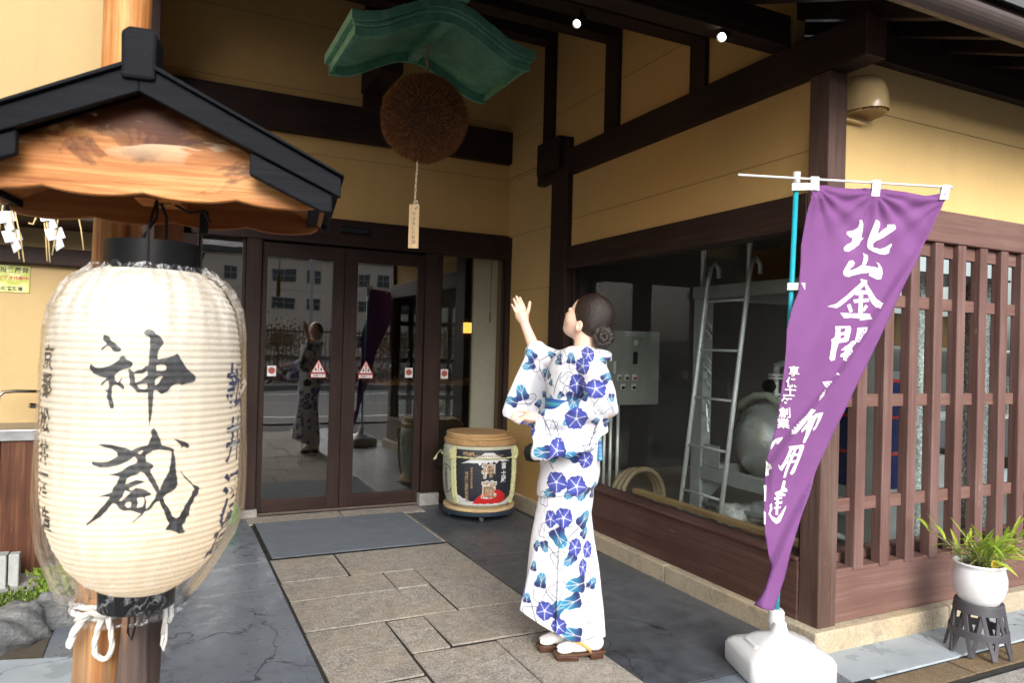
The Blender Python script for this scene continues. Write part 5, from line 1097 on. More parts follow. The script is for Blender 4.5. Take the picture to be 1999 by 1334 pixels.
# --- yukata
SEC = np.array([(1262,1010,1177,33),(1195,1018,1173,37),(1150,1023,1170,41),(1100,1030,1165,45),(1050,1037,1158,49),(1000,1047,1154,50),(960,1054,1160,54),(920,1056,1168,57),(890,1057,1171,58),(860,1058,1171,57),(830,1062,1168,52),(800,1067,1165,48),(780,1067,1166,49),(750,1065,1170,58),(725,1068,1172,66),(705,1077,1172,68),(690,1094,1168,52),(676,1116,1156,30)], float)[::-1]
def sec(z, Y=None):
    Y_ = 1280-z/K_; return [np.interp(Y_, SEC[:, 0], SEC[:, k]) for k in (1, 2, 3)]
def axis(P):
    l, r, dd = sec(P[:, 2]); Y_ = 1280-P[:, 2]/K_; ca = K_*((l+r)/2-1110+.0269*(Y_-1280)); return ca, K_*(r-l)/2, K_*dd
def fn_trunk(P):
    ca, ra, rd = axis(P); u = (P[:, 0]-ca); w = P[:, 1]; q = np.sqrt((u/ra)**2+(w/rd)**2)+1e-9
    ph_ = np.arctan2(u/ra, -w/rd); z = P[:, 2]
    low = np.clip((.85-z)/.6, 0, 1)
    r_ = .0055*np.sin(ph_*5+z*3)*low+.004*np.sin(ph_*3-z*7)*low+.011*low*np.exp(-((ph_+.15)/.06)**2)*np.sign(ph_+.15)+.003*np.sin(ph_*9-z*9+1)*low
    r_ = r_+.004*np.sin(z*70+ph_*4)*np.exp(-((z-1.0)/.06)**2)+.003*np.sin(z*45-ph_*3)*np.exp(-((z-.80)/.10)**2)
    # overlap of the tunic fold above the skirt
    r_ = r_+.010*(1/(1+np.exp(-(z-.752-.03*np.sin(ph_))/.0018)))*np.exp(-np.clip(z-.752, 0, 1)/.12)
    d = (q-1)*np.minimum(ra, rd)*.92-r_
    X_ = P[:, 0]/K_+1110; hem = K_*(1280-np.interp(X_, [1010,1040,1075,1110,1140,1180], [1192,1210,1229,1243,1247,1246]))-.012*np.cos(ph_)*0
    hem = hem+np.clip(w, 0, 1)*.10+.010
    d = np.maximum(d, hem-z); return np.maximum(d, z-K_*(1280-680))
def S2(x, y): q = S(x, y); return (q[0], q[2])
NEARP = [S2(*p) for p in ((1041,806),(1075,800),(1125,795),(1165,790),(1185,800),(1172,835),(1148,862),(1120,874),(1080,881),(1041,884),(1036,878),(1037,840))]
FARP = [S2(*p) for p in ((1042,665),(1062,676),(1084,690),(1088,720),(1080,780),(1070,838),(1043,846),(1012,834),(981,822),(979,813),(990,780),(1008,740),(1029,694),(1033,678))]
def fn_near(P):
    d = cone(P, S(1150,716,-.135), S(1166,785,-.205), .068, .062); d = smin(d, cone(P, S(1166,785,-.205), S(1058,818,-.20), .055, .044), .03)
    x, w, z = P.T; cut = x-(S(1037,0)[0])
    bend = -.200+.02*np.sin((z-1.0)*30)+.012*np.sin(x*55)
    pd = polysd(x, z, NEARP)+.006; th_ = np.abs(w-bend)-.030-.004*np.sin(x*60+z*25); q = np.stack([np.maximum(pd, 0), np.maximum(th_, 0)], 1)
    bag = np.minimum(np.maximum(pd, th_), 0)+np.linalg.norm(q, axis=1)-.008
    d = smin(d, bag, .025); d = d+.0045*np.sin(x*38+z*60)+.0025*np.sin(x*95-z*50)+.004*np.exp(-((x+z*.8-S(1150,790)[0]-S(1150,790)[2]*.8)/.012)**2)
    # cuff opening
    cu = S(1037,818,-.20); hole = np.sqrt(((z-cu[2]+.01)/.045)**2+((w+.20)/.024)**2)-1; hole = np.maximum(hole*.024, x-(cu[0]+.04))
    d = np.maximum(d, S(1036,815)[0]-x); return np.maximum(d, -hole)
def fn_far(P):
    x, w, z = P.T
    d = cone(P, S(1104,712,.125), S(1068,704,.19), .064, .050)
    bend = .185+.018*np.sin((x+.2)*26)+.10*np.clip(S(1040,0)[0]-x, 0, 1)
    pd = polysd(x, z, FARP)+.005; th_ = np.abs(w-bend)-.022-.010*np.clip((z-1.2)/.2, 0, 1)-.004*np.sin(x*62+z*12); q = np.stack([np.maximum(pd, 0), np.maximum(th_, 0)], 1)
    bag = np.minimum(np.maximum(pd, th_), 0)+np.linalg.norm(q, axis=1)-.007
    d = smin(d, cone(P, S(1068,704,.19), S(1062,722,.20), .050, .050), .02); d = smin(d, cone(P, S(1062,722,.20), S(1046,690,.208), .050, .042), .02); d = smin(d, bag, .03)
    d = d+.0045*np.sin(x*46-z*14)+.002*np.sin(x*90-z*22)
    top = S(1036,671,.21); hole = cone(P, top+np.array([-.02,0,.05]), top+np.array([.03,0,-.06]), .031, .026); return np.maximum(d, -hole)
COLP = [S(1108,716,-.005),S(1118,703,-.045),S(1138,692,-.075),S(1165,690,-.075),S(1187,694,-.045),S(1192,697,.0),S(1187,692,.045),S(1160,684,.075),S(1132,688,.07),S(1115,700,.04),S(1108,716,.005)]
def fn_collar(P):
    d = np.full(len(P), 1e9)
    for a, b in zip(COLP[:-1], COLP[1:]):
        for o_ in (0, .012, .024): d = np.minimum(d, cone(P, a+np.array([0,0,-.016+o_-.004]), b+np.array([0,0,-.016+o_-.004]), .0075, .0075))
    return d
def fn_robe(P):
    d = fn_trunk(P); d = smin(d, fn_near(P), .020); d = smin(d, fn_far(P), .020)
    sh = cone(P, S(1140,705,-.10), S(1128,702,.10), .050, .050); d = smin(d, sh, .035)
    d = np.maximum(d, -cone(P, S(1146,676,-.005), S(1143,712,.0), .066, .042)) ; return smin(d, fn_collar(P), .006)
V_, F_ = surf_net(fn_robe, (-.35,-.31,.06), (.24,.30,1.46), .0030)
V0 = V_
# --- printed pattern: morning glories, leaves and line-drawn buds
WHT = np.array([.68,.685,.74]); NAVY = np.array([.012,.018,.11]); VIO = np.array([.03,.045,.30]); VIO2 = np.array([.09,.12,.48]); TEALC = np.array([.02,.26,.45]); LN = np.array([.015,.02,.06])
c1 = lambda x, y: (940+x*.2698, 540+y*.2698); c2 = lambda x, y: (960+x*.3448, 860+y*.3448)
FLW = [(*c1(x,y), r*.27, asp) for x,y,r,asp in ((745,572,50,.8),(705,650,55,.75),(673,775,66,.75),(785,802,60,1.1),(652,1000,72,1),(530,1212,78,.62),(745,1300,50,1),(330,1085,50,.9))]+[(*c2(x,y), r*.345, asp) for x,y,r,asp in ((360,215,54,1),(465,235,56,.9),(325,422,46,.72),(397,410,52,.9),(465,576,46,.85),(540,600,46,.72),(515,695,46,.68),(290,935,52,1),(370,1020,46,.95),(350,22,62,.6),(515,95,42,.9),(198,838,40,.5))]
LEF = [(*c1(x,y), r*.27, an) for x,y,r,an in ((365,580,44,2.2),(350,660,44,3.5),(295,868,56,1.8),(222,930,46,2.8),(480,715,30,2.2),(495,770,22,1),(545,622,30,3.3),(860,728,38,.6),(712,838,42,.9),(640,888,52,4.5),(640,1262,56,2.6),(425,1222,52,3.2),(512,1292,30,5),(850,612,26,2.8),(868,1022,36,.3),(782,1018,24,1),(888,860,26,4.6),(912,728,24,1.2),(630,600,36,1.5),(520,580,30,2.4),(560,860,26,4),(425,950,28,1),(470,880,22,2),(590,1020,30,4))]+[(*c2(x,y), r*.345, an) for x,y,r,an in ((440,62,44,2.9),(335,85,26,5),(372,520,52,5.2),(568,282,36,1.4),(505,278,42,4.2),(325,278,34,3.5),(430,275,34,4),(515,430,48,.8),(435,642,38,4),(250,578,28,1),(292,575,30,5),(240,692,26,1.4),(272,768,40,1.4),(480,785,58,3.2),(358,922,52,.8),(450,880,52,3.5),(565,790,30,1),(450,1062,52,2.8),(215,872,26,1.5),(520,505,30,.8),(590,1085,30,.6),(560,250,26,1))]
OUT = [(*c1(x,y), r*.27, an) for x,y,r,an in ((602,738,48,1),(825,905,70,4),(480,1060,50,4.5),(750,1192,66,2),(360,912,46,.5),(400,662,46,5),(885,560,56,3),(575,590,48,2),(650,640,40,4),(600,830,36,1.5))]+[(*c2(x,y), r*.345, an) for x,y,r,an in ((292,318,40,1.4),(455,492,54,.4),(290,490,40,1.5),(372,645,50,5),(262,840,48,4.5),(368,808,50,.8),(556,690,44,1.2),(525,860,52,5),(530,1060,54,1),(225,965,50,4.8),(520,28,54,.5))]
STM = [[c2(280,600),c2(260,570),c2(245,575)],[c2(300,560),c2(340,600),c2(365,630)],[c2(290,820),c2(320,850),c2(345,880)],[c2(210,900),c2(215,950),c2(240,1020)],[c2(540,740),c2(560,790),c2(550,830)],[c2(275,60),c2(310,110),c2(335,145)],[c2(380,560),c2(420,520),c2(500,460)],[c2(530,1100),c2(580,1095),c2(610,1080)],[c1(430,680),c1(470,770),c1(500,800)],[c1(440,620),c1(480,590),c1(520,575)],[c1(430,990),c1(460,1050),c1(490,1130)],[c1(490,1000),c1(530,1070),c1(540,1130)],[c1(770,1110),c1(790,1040),c1(810,1000)],[c1(740,1180),c1(760,1120),c1(790,1090)],[c1(860,610),c1(900,600),c1(930,580)],[c1(560,700),c1(520,760),c1(500,850)],[c1(230,960),c1(300,940),c1(370,950)],[c1(850,850),c1(880,920),c1(900,950)]]
def xy(V, A):
    return V[:, 0], V[:, 1]
ca, ra, rd = axis(V0); u_ = V0[:, 0]-ca; phi = np.arctan2(u_/ra, -V0[:, 1]/rd); Rm_ = ra
own = np.argmin(np.stack([fn_trunk(V0), fn_near(V0)+.004, fn_far(V0)+.004]), 0)
# unrolled coordinate: true width round the trunk, plain width on the flat sleeves
ucoord = np.where(own == 0, ca+Rm_*phi, V0[:, 0])
Yp = 1280-V0[:, 2]/K_
sx = ucoord/K_+1110-.0269*(Yp-1280); sy = Yp+.0269*(sx-1110)
far_side = (own == 0) & (np.abs(phi) > 1.5)
def unroll(x, y):
    q = S(x, y); a_ = axis(np.array([q])); u = (q[0]-a_[0][0])/a_[1][0]
    if abs(u) < 1: return x+(a_[1][0]*math.asin(u*.985)-(q[0]-a_[0][0]))/K_
    return x
rgp = np.random.default_rng(11); colr_ = np.tile(WHT, (len(V0), 1))
tr_mask = own == 0
def paint(kind, x, y, r, p4, mask, px_):
    dx = px_-x; dy = -(sy-y); m_ = mask & (np.abs(dx) < r*1.7) & (np.abs(dy) < r*1.7); i_ = np.nonzero(m_)[0]
    if not len(i_): return
    dx = dx[i_]; dy = dy[i_]
    if kind == 'F':
        dx = dx/p4; th = np.arctan2(dy, dx)+x*.1; rho = np.hypot(dx, dy)/r; Rr = 1.0+.045*np.cos(5*th)+.035*np.cos(11*th+x)+.02*np.cos(17*th); ins = rho < Rr
        k = np.clip(rho/.95, 0, 1)[:, None]; c_ = VIO2*(1-k)+VIO*k; dk_ = (.5+.5*np.cos(5*th+2))[:, None]*.45*k; c_ = c_*(1-dk_)+NAVY*dk_
        vd = np.abs(np.sin(2.5*th))*rho*r/2.5; sw_ = np.clip((.042*r/2.5*1.2-vd)/1.1+.62, 0, 1)*np.clip((Rr*.9-rho)*r/1.2, 0, 1); sw_ = np.maximum(sw_, np.clip((.14-rho)*r/1.2+.5, 0, 1))[:, None]; c_ = c_*(1-sw_)+np.array([.70,.70,.78])*sw_; al = np.clip((Rr-rho)*r/1.3+.5, 0, 1)[:, None]; colr_[i_] = colr_[i_]*(1-al)+c_*al
    else:
        an = p4; f = dx*math.cos(an)+dy*math.sin(an); s_ = -dx*math.sin(an)+dy*math.cos(an); th = np.arctan2(s_, f+r*.25); rho = np.hypot(f+r*.25, s_)/r
        Rr = .70+.38*np.cos(th)**2*(np.cos(th) > 0)+.13*np.cos(3*th)
        ins = rho < Rr; vein = (np.abs(s_) < r*.035) | (np.abs(np.abs(s_)-f*.5-r*.06) < r*.035)
        if kind == 'L':
            pass; k = np.clip((f/r+.5)/1.3, 0, 1)[:, None]; c_ = NAVY*(1-k)+TEALC*k; vw = np.clip((r*.035-np.minimum(np.abs(s_), np.abs(np.abs(s_)-f*.5-r*.06)))/1.0+.45, 0, 1)[:, None]*.8; c_ = c_*(1-vw)+.62*vw; al = np.clip((Rr-rho)*r/1.3+.5, 0, 1)[:, None]; colr_[i_] = colr_[i_]*(1-al)+c_*al
        else:
            edge = np.abs(rho-Rr) < .06; k = np.clip(1.25-rho/Rr, 0, 1)[:, None]*.12; c_ = colr_[i_]*(1-k)+np.array([.15,.45,.75])*k
            colr_[i_[ins]] = c_[ins]; lw_ = np.clip((.75-np.abs(rho-Rr)*r)/1.0+.4, 0, 1); lv = np.clip((.5-np.minimum(np.abs(s_), np.abs(np.abs(s_)-f*.5-r*.06)))/1.0+.35, 0, 1)*ins*.8; lw_ = np.maximum(lw_, lv)[:, None]; colr_[i_] = colr_[i_]*(1-lw_)+LN*lw_
items = [('F', x, y, r*1.05, p) for x, y, r, p in FLW]+[('L', x, y, r*1.22, p) for x, y, r, p in LEF]+[('O', x, y, r*1.12, p) for x, y, r, p in OUT]
order = sorted(items, key=lambda q: {'O': 0, 'L': 1, 'F': 2}[q[0]])
for k_, x, y, r, p4 in order:
    paint(k_, unroll(x, y), y, r, p4, tr_mask & ~far_side, sx); paint(k_, x, y, r, p4, ~tr_mask & (V0[:, 1] < .3), sx)
# the hidden back of the skirt carries more of the same print
for i in range(90):
    y = rgp.uniform(700, 1240); kind = 'FLLO'[rgp.integers(4)]; side = rgp.choice([-1, 1]); q = S(1110, y); a_ = axis(np.array([q])); c_ = a_[0][0]/K_+1110-.0269*(y-1280)
    paint(kind, c_+side*a_[1][0]/K_*rgp.uniform(1.7, 3.1), y, rgp.uniform(11, 18), rgp.uniform(.8, 1) if kind == 'F' else rgp.uniform(0, 6), far_side, sx)
for st in STM:
    P3 = [np.array(p) for p in st]; pts = [(1-q)**2*P3[0]+2*q*(1-q)*P3[1]+q*q*P3[2] for q in np.linspace(0, 1, 9)]
    for a, b in zip(pts[:-1], pts[1:]):
        e = b-a; wx = sx-a[0]; wy = sy-a[1]; t_ = np.clip((wx*e[0]+wy*e[1])/(e@e), 0, 1); dd = np.hypot(wx-t_*e[0], wy-t_*e[1]); w8 = (np.clip((.85-dd)/1.0+.4, 0, 1)*~far_side)[:, None]; nzr = np.nonzero(w8[:, 0])[0]; colr_[nzr] = colr_[nzr]*(1-w8[nzr])+LN*w8[nzr]
t = NT('yukata_cotton'); a = t.n('Attribute', attribute_name='Col').outputs['Color']; v = t.coord(); fold_n = t.noise(t.coord(scale=(9,9,4)), 1.0, 4, .6, 1.6)
n_ = t.bump(t.math('ADD', t.math('MULTIPLY', t.noise(v, 700, 2), .08), fold_n), .45, .03)
YUK = t.done(a, .85, 0, n_, **{'Sheen Weight': .15})
np_mesh('yukata', V_, F_, YUK, wom, fxf, colr_, 1)
# --- obi with knot
t = NT('striped_obi'); zc = t.n('SeparateXYZ', {0: t.coord()}).outputs['Z']; bnd = t.noise(t.n('CombineXYZ', {2: t.math('MULTIPLY', zc, 60)}).outputs[0], 1.0, 2)
OBI = t.done(t.ramp(bnd, [(.35, (.012,.03,.20)), (.47, (.02,.12,.42)), (.56, (.03,.30,.40)), (.62, (.25,.42,.08)), (.68, (.02,.05,.26))]), .5, 0, t.bump(t.noise(t.coord(), 500, 2), .2, .001))
m = MB(); rings = []
for y in np.linspace(826, 783, 9):
    z = S(1110, y)[2]; a_ = axis(np.array([[0,0,z]])); rings.append([tuple(fxf(np.array([[a_[0][0]+(a_[1][0]+.007)*math.sin(p), -(a_[2][0]+.007)*math.cos(p), z-.010*math.sin(p)]]))[0]) for p in np.linspace(-math.pi, math.pi, 48, endpoint=False)])
ob = m.loft(rings, cap=False).build('obi', OBI, wom, smooth=True)
m = MB()
def fpt(x, y, d): return tuple(fxf(np.array([S(x, y, d)]))[0])
for (x0,x1,y0,y1,d0,d1) in ((1158,1180,800,832,-.06,.06),):
    m.loft([[fpt(x, y, d) for x, y in ((x0,y0),(x1,y0+4),(x1+2,y1-4),(x0,y1))] for d in np.linspace(d0, d1, 7)])
for s_ in (-1, 1): m.loft([[fpt(x+q*3*0, y+q*62, s_*(.02+.05*q)+w) for x, y, w in ((1163,828,-.022),(1172,828,-.022),(1174,828,.022),(1165,828,.022))] for q in np.linspace(0, 1.1, 8)])
m.build('obi_knot', OBI, wom, bevel=.006, seg=3)
# --- tabi socks and geta sandals
TABI = m_plain('white_tabi', (.78,.78,.78), .85, 0, .03, 60, .15); GETA = m_wood('geta_wood', 0, (.035,.014,.008), (.065,.028,.016), (.11,.055,.032), 0, .4); THG = m_plain('mustard_velvet', (.48,.31,.11), .9)
def foot(toe, heel, name_l):
    toe = Vector((*toe, 0)); heel = Vector((*heel, 0)); f_ = (toe-heel).normalized(); s2 = Vector((-f_.y, f_.x, 0)); L_ = .235
    def Wp(l, w, z): return heel+f_*l+s2*w+Vector((0,0,z))
    # sole with heel block and raked front
    out = [(.0,.028),(.05,.036),(.15,.040),(.215,.034),(.238,.018)]
    ol = [(a, b) for a, b in out]+[(a, -b) for a, b in reversed(out)]
    g_ = MB().loft([[tuple(Wp(l, w, z)) for l, w in ol] for z in (.026,.038)]).build('geta', GETA, wom, bevel=.004)
    MB().loft([[tuple(Wp(l, w, z)) for l, w in ((.012,-.032),(.075,-.036),(.075,.036),(.012,.032))] for z in (.0045,.0258)]).build('geta_tooth', GETA, g_, bevel=.004)
    MB().loft([[tuple(Wp(l+(.026-z)*.3*k2, w, z)) for l, w, k2 in ((.135,-.037,-1),(.232,-.022,-1),(.232,.022,-1),(.135,.037,-1))] for z in (.0045,.0258)]).build('geta_tooth', GETA, g_, bevel=.004)
    fv = np.array(f_); sv = np.array(s2); h0 = np.array(Wp(0,0,.038)); R3 = np.stack([fv, sv, [0,0,1.]], 1)
    def W(l, w, z): return h0+fv*l+sv*w+np.array([0,0,z])
    def fn(P):
        d = ell(P, W(.038,0,.030), (.034,.029,.034), R3); d = smin(d, ell(P, W(.12,0,.024), (.080,.036,.030), R3), .02); d = smin(d, ell(P, W(.178,-.012,.016), (.042,.024,.018), R3), .012)
        d = smin(d, ell(P, W(.188,.020,.016), (.040,.013,.018), R3), .003); d = smin(d, cone(P, W(.050,0,.04), W(.043,0,.17), .033, .036), .02)
        return np.maximum(d, h0[2]+.0005-P[:, 2])
    lo_ = h0-np.array([.28,.28,.005]); hi_ = h0+np.array([.28,.28,.19]); V2, F2 = surf_net(fn, lo_, hi_, .0032)
    np_mesh('tabi', V2, F2, TABI, wom, lambda q: q, None, 1)
    m_ = MB()
    for s_ in (-1, 1): m_.tube([tuple(W(.172,.006,.030)), tuple(W(.155,s_*.014,.0475)), tuple(W(.12,s_*.034,.042)), tuple(W(.085,s_*.038,.018)), tuple(W(.075,s_*.034,.0))], [.005,.0075,.0085,.008,.006], 8)
    m_.tube([tuple(W(.176,.006,.0)), tuple(W(.172,.006,.032))], .004, 6); m_.build('thong', THG, wom, smooth=True)
foot((1.625,2.800), (1.840,2.755), 'near'); foot((1.598,2.910), (1.812,2.868), 'far')
pc_ = FOOT+RT*(S(1046,893)[0])+FD*.16
bag = thing('black_pouch', 'small black pouch hanging at the hip of the woman in the yukata', 'pouch', pc_+Vector((0,0,S(1046,893)[2])))
zc0 = S(1046,893)[2]
MB().loft([[tuple(pc_+RT*(w*math.cos(a))+FD*(.03*k2*math.sin(a))+Vector((0,0,zc0+z))) for a in np.linspace(0, 2*math.pi, 20, endpoint=False)] for z, w, k2 in ((-.05,.02,.5),(-.045,.042,.9),(-.01,.052,1),(.02,.045,.9),(.035,.02,.5))]).build('pouch_body', m_plain('black_fabric', (.008,.008,.009), .7), bag, smooth=True)
MB().tube([tuple(pc_+Vector((0,0,zc0+.03))), tuple(pc_+RT*.02+Vector((0,0,zc0+.14))), tuple(pc_+RT*.05-FD*.02+Vector((0,0,zc0+.20)))], .003, 6).build('drawstring', BLACKMETAL, bag)

# ================================================================== brewing room seen through the shop window
ld = thing('ladder', 'slim stainless steel ladder leaning on the tank platform inside the window', 'ladder', (3.4,3.95,.02))
def lp(y, q): return Vector((3.37+.255*q, y, .025+2.02*q))
for y in (3.745, 4.158):
    MB().tube([lp(y,0), lp(y,.5), lp(y,.93), lp(y,.985)+Vector((.01,0,.0)), lp(y,1.0)+Vector((.04,0,.01)), lp(y,.985)+Vector((.085,0,0)), lp(y,.95)+Vector((.10,0,0))], .0165, 14).build('rail', STEEL, ld, smooth=True)
for k, z in enumerate((.185,.345,.515,.685,.86)): MB().tube([lp(3.745,z), lp(4.158,z)], .0095, 10).build('rung', STEEL, ld, smooth=True)
fr = thing('steel_platform', 'grey steel frame platform holding up the silver tank', 'platform', (3.75,3.9,.02))
def bf(nm, *a): return MB().box(*a).build(nm, GALV, fr, bevel=.003)
bf('upright', 3.70,3.79,4.30,4.415,.02,1.80); bf('upright', 3.70,3.79,2.80,2.90,.02,1.80); bf('upright', 4.70,4.79,4.30,4.415,.02,1.80)
bf('top_beam', 3.695,3.76,2.75,4.43,1.802,1.895); bf('top_beam', 3.80,4.79,4.33,4.40,1.802,1.885); bf('deck_plate', 3.765,4.85,2.75,4.42,1.887,1.90)
bf('cross_beam', 3.70,3.78,2.905,4.295,.435,.53); bf('cross_beam', 3.80,4.70,4.32,4.39,.435,.53); bf('brace_plate', 3.72,3.728,4.12,4.29,.535,.70)
MB().prism([(4.29,.55),(4.10,.53),(4.10,.44),(4.29,.25)], 3.735, 3.745, 'x').build('gusset', GALV, fr)
for y in (4.37, 3.885): MB().tube([(3.74,y,1.90),(3.74,y,2.55)], .019, 12).build('guard_post', STEEL, fr, smooth=True)
MB().tube([(3.74,2.8,2.30),(3.74,4.37,2.30)], .015, 12).build('guard_rail', STEEL, fr, smooth=True)
MB().tube([(3.74,2.9,.30),(3.74,4.3,.25)], .02, 10).build('low_pipe', GALV, fr, smooth=True)
tk = thing('silver_tank', 'rounded brushed steel tank lying in the frame behind the ladder', 'tank', (4.25,4.1,.72))
TS = m_plain('satin_steel', (.88,.89,.88), .30, .6, .08, 5, .06)
MB().lathe([(.31*math.sin(a), -.22*math.cos(a)) for a in np.linspace(.02, math.pi/2, 16)]+[(.31,.85)]+[(.31*math.sin(a), .85-.22*math.cos(a)) for a in np.linspace(math.pi/2, math.pi-.02, 16)], (4.22,4.12,.72), 48, ax='x').build('shell', TS, tk, smooth=True)
m = MB(); m.tube([(4.19,4.42,.93),(4.16,4.36,1.00),(4.15,4.22,1.065),(4.15,4.08,1.075),(4.15,3.95,1.02),(4.15,3.82,.88),(4.15,3.76,.72),(4.2,3.72,.5)], .030, 16); m.build('milky_hose', m_plain('milky_hose', (.50,.53,.44), .35, 0, .05, 8), tk, smooth=True)
vz = lambda x, y, z0, z1, r, nm: MB().tube([(x,y,z0),(x,y,z1)], r, 18).build(nm, STEEL, tk)
vz(4.28,4.13,1.02,1.32,.020,'valve_stem'); vz(4.28,4.13,1.045,1.060,.058,'flange'); vz(4.28,4.13,1.075,1.090,.058,'flange'); vz(4.28,4.13,1.20,1.215,.058,'flange'); vz(4.28,4.13,1.225,1.24,.058,'flange')
MB().lathe([(.01,-.03),(.045,-.03),(.05,0),(.045,.03),(.01,.03)], (4.24,4.16,1.145), 24, ax='x').build('black_valve', BLACKMETAL, tk)
MB().tube([(4.28,4.13,1.24),(4.28,4.13,1.28),(4.28,4.11,1.31),(4.28,4.07,1.325),(4.28,3.2,1.325)], .024, 14).build('pipe', STEEL, tk, smooth=True)
MB().tube([(4.28,4.06,1.03),(4.28,3.5,1.02)], .012, 10).build('thin_pipe', STEEL, tk); MB().lathe([(.014,-.02),(.016,.02)], (4.28,3.83,1.06), 12).build('red_tap', RED, tk)
hk = thing('hook_rack', 'row of steel hooks and clamps hanging down the frame upright', 'hook rack', (3.70,4.25,1.4))
for i, z in enumerate((1.62,1.55,1.36,1.32,1.28,1.18,1.05,.93)):
    MB().tube([(3.69,4.27,z),(3.67,4.24,z+.01),(3.66,4.20,z-.01),(3.67,4.18,z-.04),(3.68,4.20,z-.06)], .006 if i % 2 else .009, 8).build('hook', STEEL, hk, smooth=True)
MB().tube([(3.69,4.24,1.0),(3.68,4.20,.80)], .007, 8).build('spanner', STEEL, hk)
CARD = m_plain('brown_cardboard', (.30,.18,.07), .8)
b1 = box('cardboard_box', CARD, None, 4.05,4.55,3.55,4.2,1.902,2.18,.004); tag(b1, 'brown cardboard box lying on top of the tank platform', 'box')
MB().box(4.05,4.55,3.855,3.895,2.1805,2.182).build('packing_tape', m_plain('clear_tape', (.4,.3,.16), .3), b1)
cb = thing('control_panel', 'grey steel control cabinet with small switches behind the woman', 'control panel', (3.5,5.0,1.25))
MB().box(3.23,3.75,4.90,5.06,.945,1.553).build('cabinet', m_plain('cabinet_steel', (.30,.30,.28), .4, .3, .06, 4, .05), cb, bevel=.004)
MB().box(3.40,3.605,4.896,4.8995,1.512,1.542).build('name_plate', WS, cb); V, Fc = text_mesh('精米蒸米洗浄装置制御盤', .019, .01); MB().add([(3.503+x, 4.8955, 1.527+y) for x, y in V], Fc).build('lettering', INKM, cb, fix=False)
MB().box(3.485,3.525,4.893,4.8995,1.435,1.478).build('meter', WS, cb, bevel=.002); MB().box(3.485,3.528,4.894,4.8995,1.28,1.38).build('display', BLACKMETAL, cb, bevel=.002); MB().box(3.295,3.305,4.875,4.8995,1.20,1.30).build('handle', STEEL, cb, bevel=.002)
for x, z, c_ in ((3.352,1.17,BLACKMETAL),(3.425,1.17,BLACKMETAL),(3.50,1.17,RED),(3.388,1.093,BLACKMETAL),(3.495,1.093,BLACKMETAL)):
    sw_ = MB().box(x-.021,x+.021,4.892,4.8995,z-.024,z+.024).build('switch', WS, cb, bevel=.002); MB().lathe([(.012,-.012),(.014,.0)], (x, 4.8915, z-.006), 14, ax='y').build('knob', c_, sw_)
for i, x in enumerate((3.27,3.33,3.40)): tag(MB().tube([(x,4.97,.02),(x,4.97,.943)], .013, 10).build('conduit_pipe', STEEL, None, smooth=True), ('left', 'middle', 'right')[i]+' thin steel conduit running down from the control cabinet', 'pipe', 'conduits below the control cabinet')
hs_ = thing('coiled_hose', 'beige hose coiled on the workroom floor beneath the control cabinet', 'hose', (3.55,4.75,.02))
HOSE = m_plain('beige_hose', (.26,.19,.12), .5)
m = MB()
pts = [(3.40+.02*k+.21*math.cos(a)*(1-.03*k), 4.72-.03*k, .24+.21*math.sin(a)*(1+.02*k)) for k in range(3) for a in np.linspace(-.9, 2*math.pi-.9, 22)]
m.tube(pts, .022, 12); m.build('hose', HOSE, hs_, smooth=True)
MB().tube([(3.62,4.66,.10),(3.72,4.58,.05),(3.95,4.5,.048),(4.3,4.6,.048)], .027, 12).build('hose_end', HOSE, hs_, smooth=True)
tb = MB().box(3.08,3.14,2.75,4.3,.365,.395).build('pale_batten', m_wood('pine_batten', 1, (.32,.19,.08), (.42,.27,.12), (.5,.35,.18), 0, .6), None, bevel=.003); tag(tb, 'pale pine batten lying just inside the shop window sill', 'batten')
MB().box(3.09,3.13,2.8,2.85,.02,.364).build('batten_leg', tb.data.materials[0], tb); MB().box(3.09,3.13,4.2,4.25,.02,.364).build('batten_leg', tb.data.materials[0], tb)
pal = thing('pallet', 'orange brown wooden pallet on the floor under the tank', 'pallet', (3.9,3.5,.02))
for i in range(6): MB().box(3.45,4.6,2.75+i*.2,2.9+i*.2,.12,.14).build('board', m_wood('pallet_wood', 0, (.16,.065,.025), (.24,.11,.045), (.32,.16,.07), 0, .6) if i == 0 else bpy.data.materials['pallet_wood'], pal, bevel=.003)
for x in (3.5, 4.0, 4.5): MB().box(x,x+.08,2.75,3.9,.02,.119).build('bearer', bpy.data.materials['pallet_wood'], pal)
bale = MB(); bale.loft([[(3.62+.42*q+.02*math.cos(a*3), 3.95+.10*math.cos(a)*(1+.1*math.sin(a*4+q*9)), .23+.085*math.sin(a)*(1+.1*math.sin(a*5+q*7))) for a in np.linspace(0, 2*math.pi, 20, endpoint=False)] for q in np.linspace(0, 1, 9)])
tag(bale.build('wrapped_bundle', m_plain('crinkled_plastic', (.5,.5,.5), .25, 0, .4, 25, 1), None, smooth=True), 'crinkled plastic wrapped bundle resting on the pallet', 'bundle')
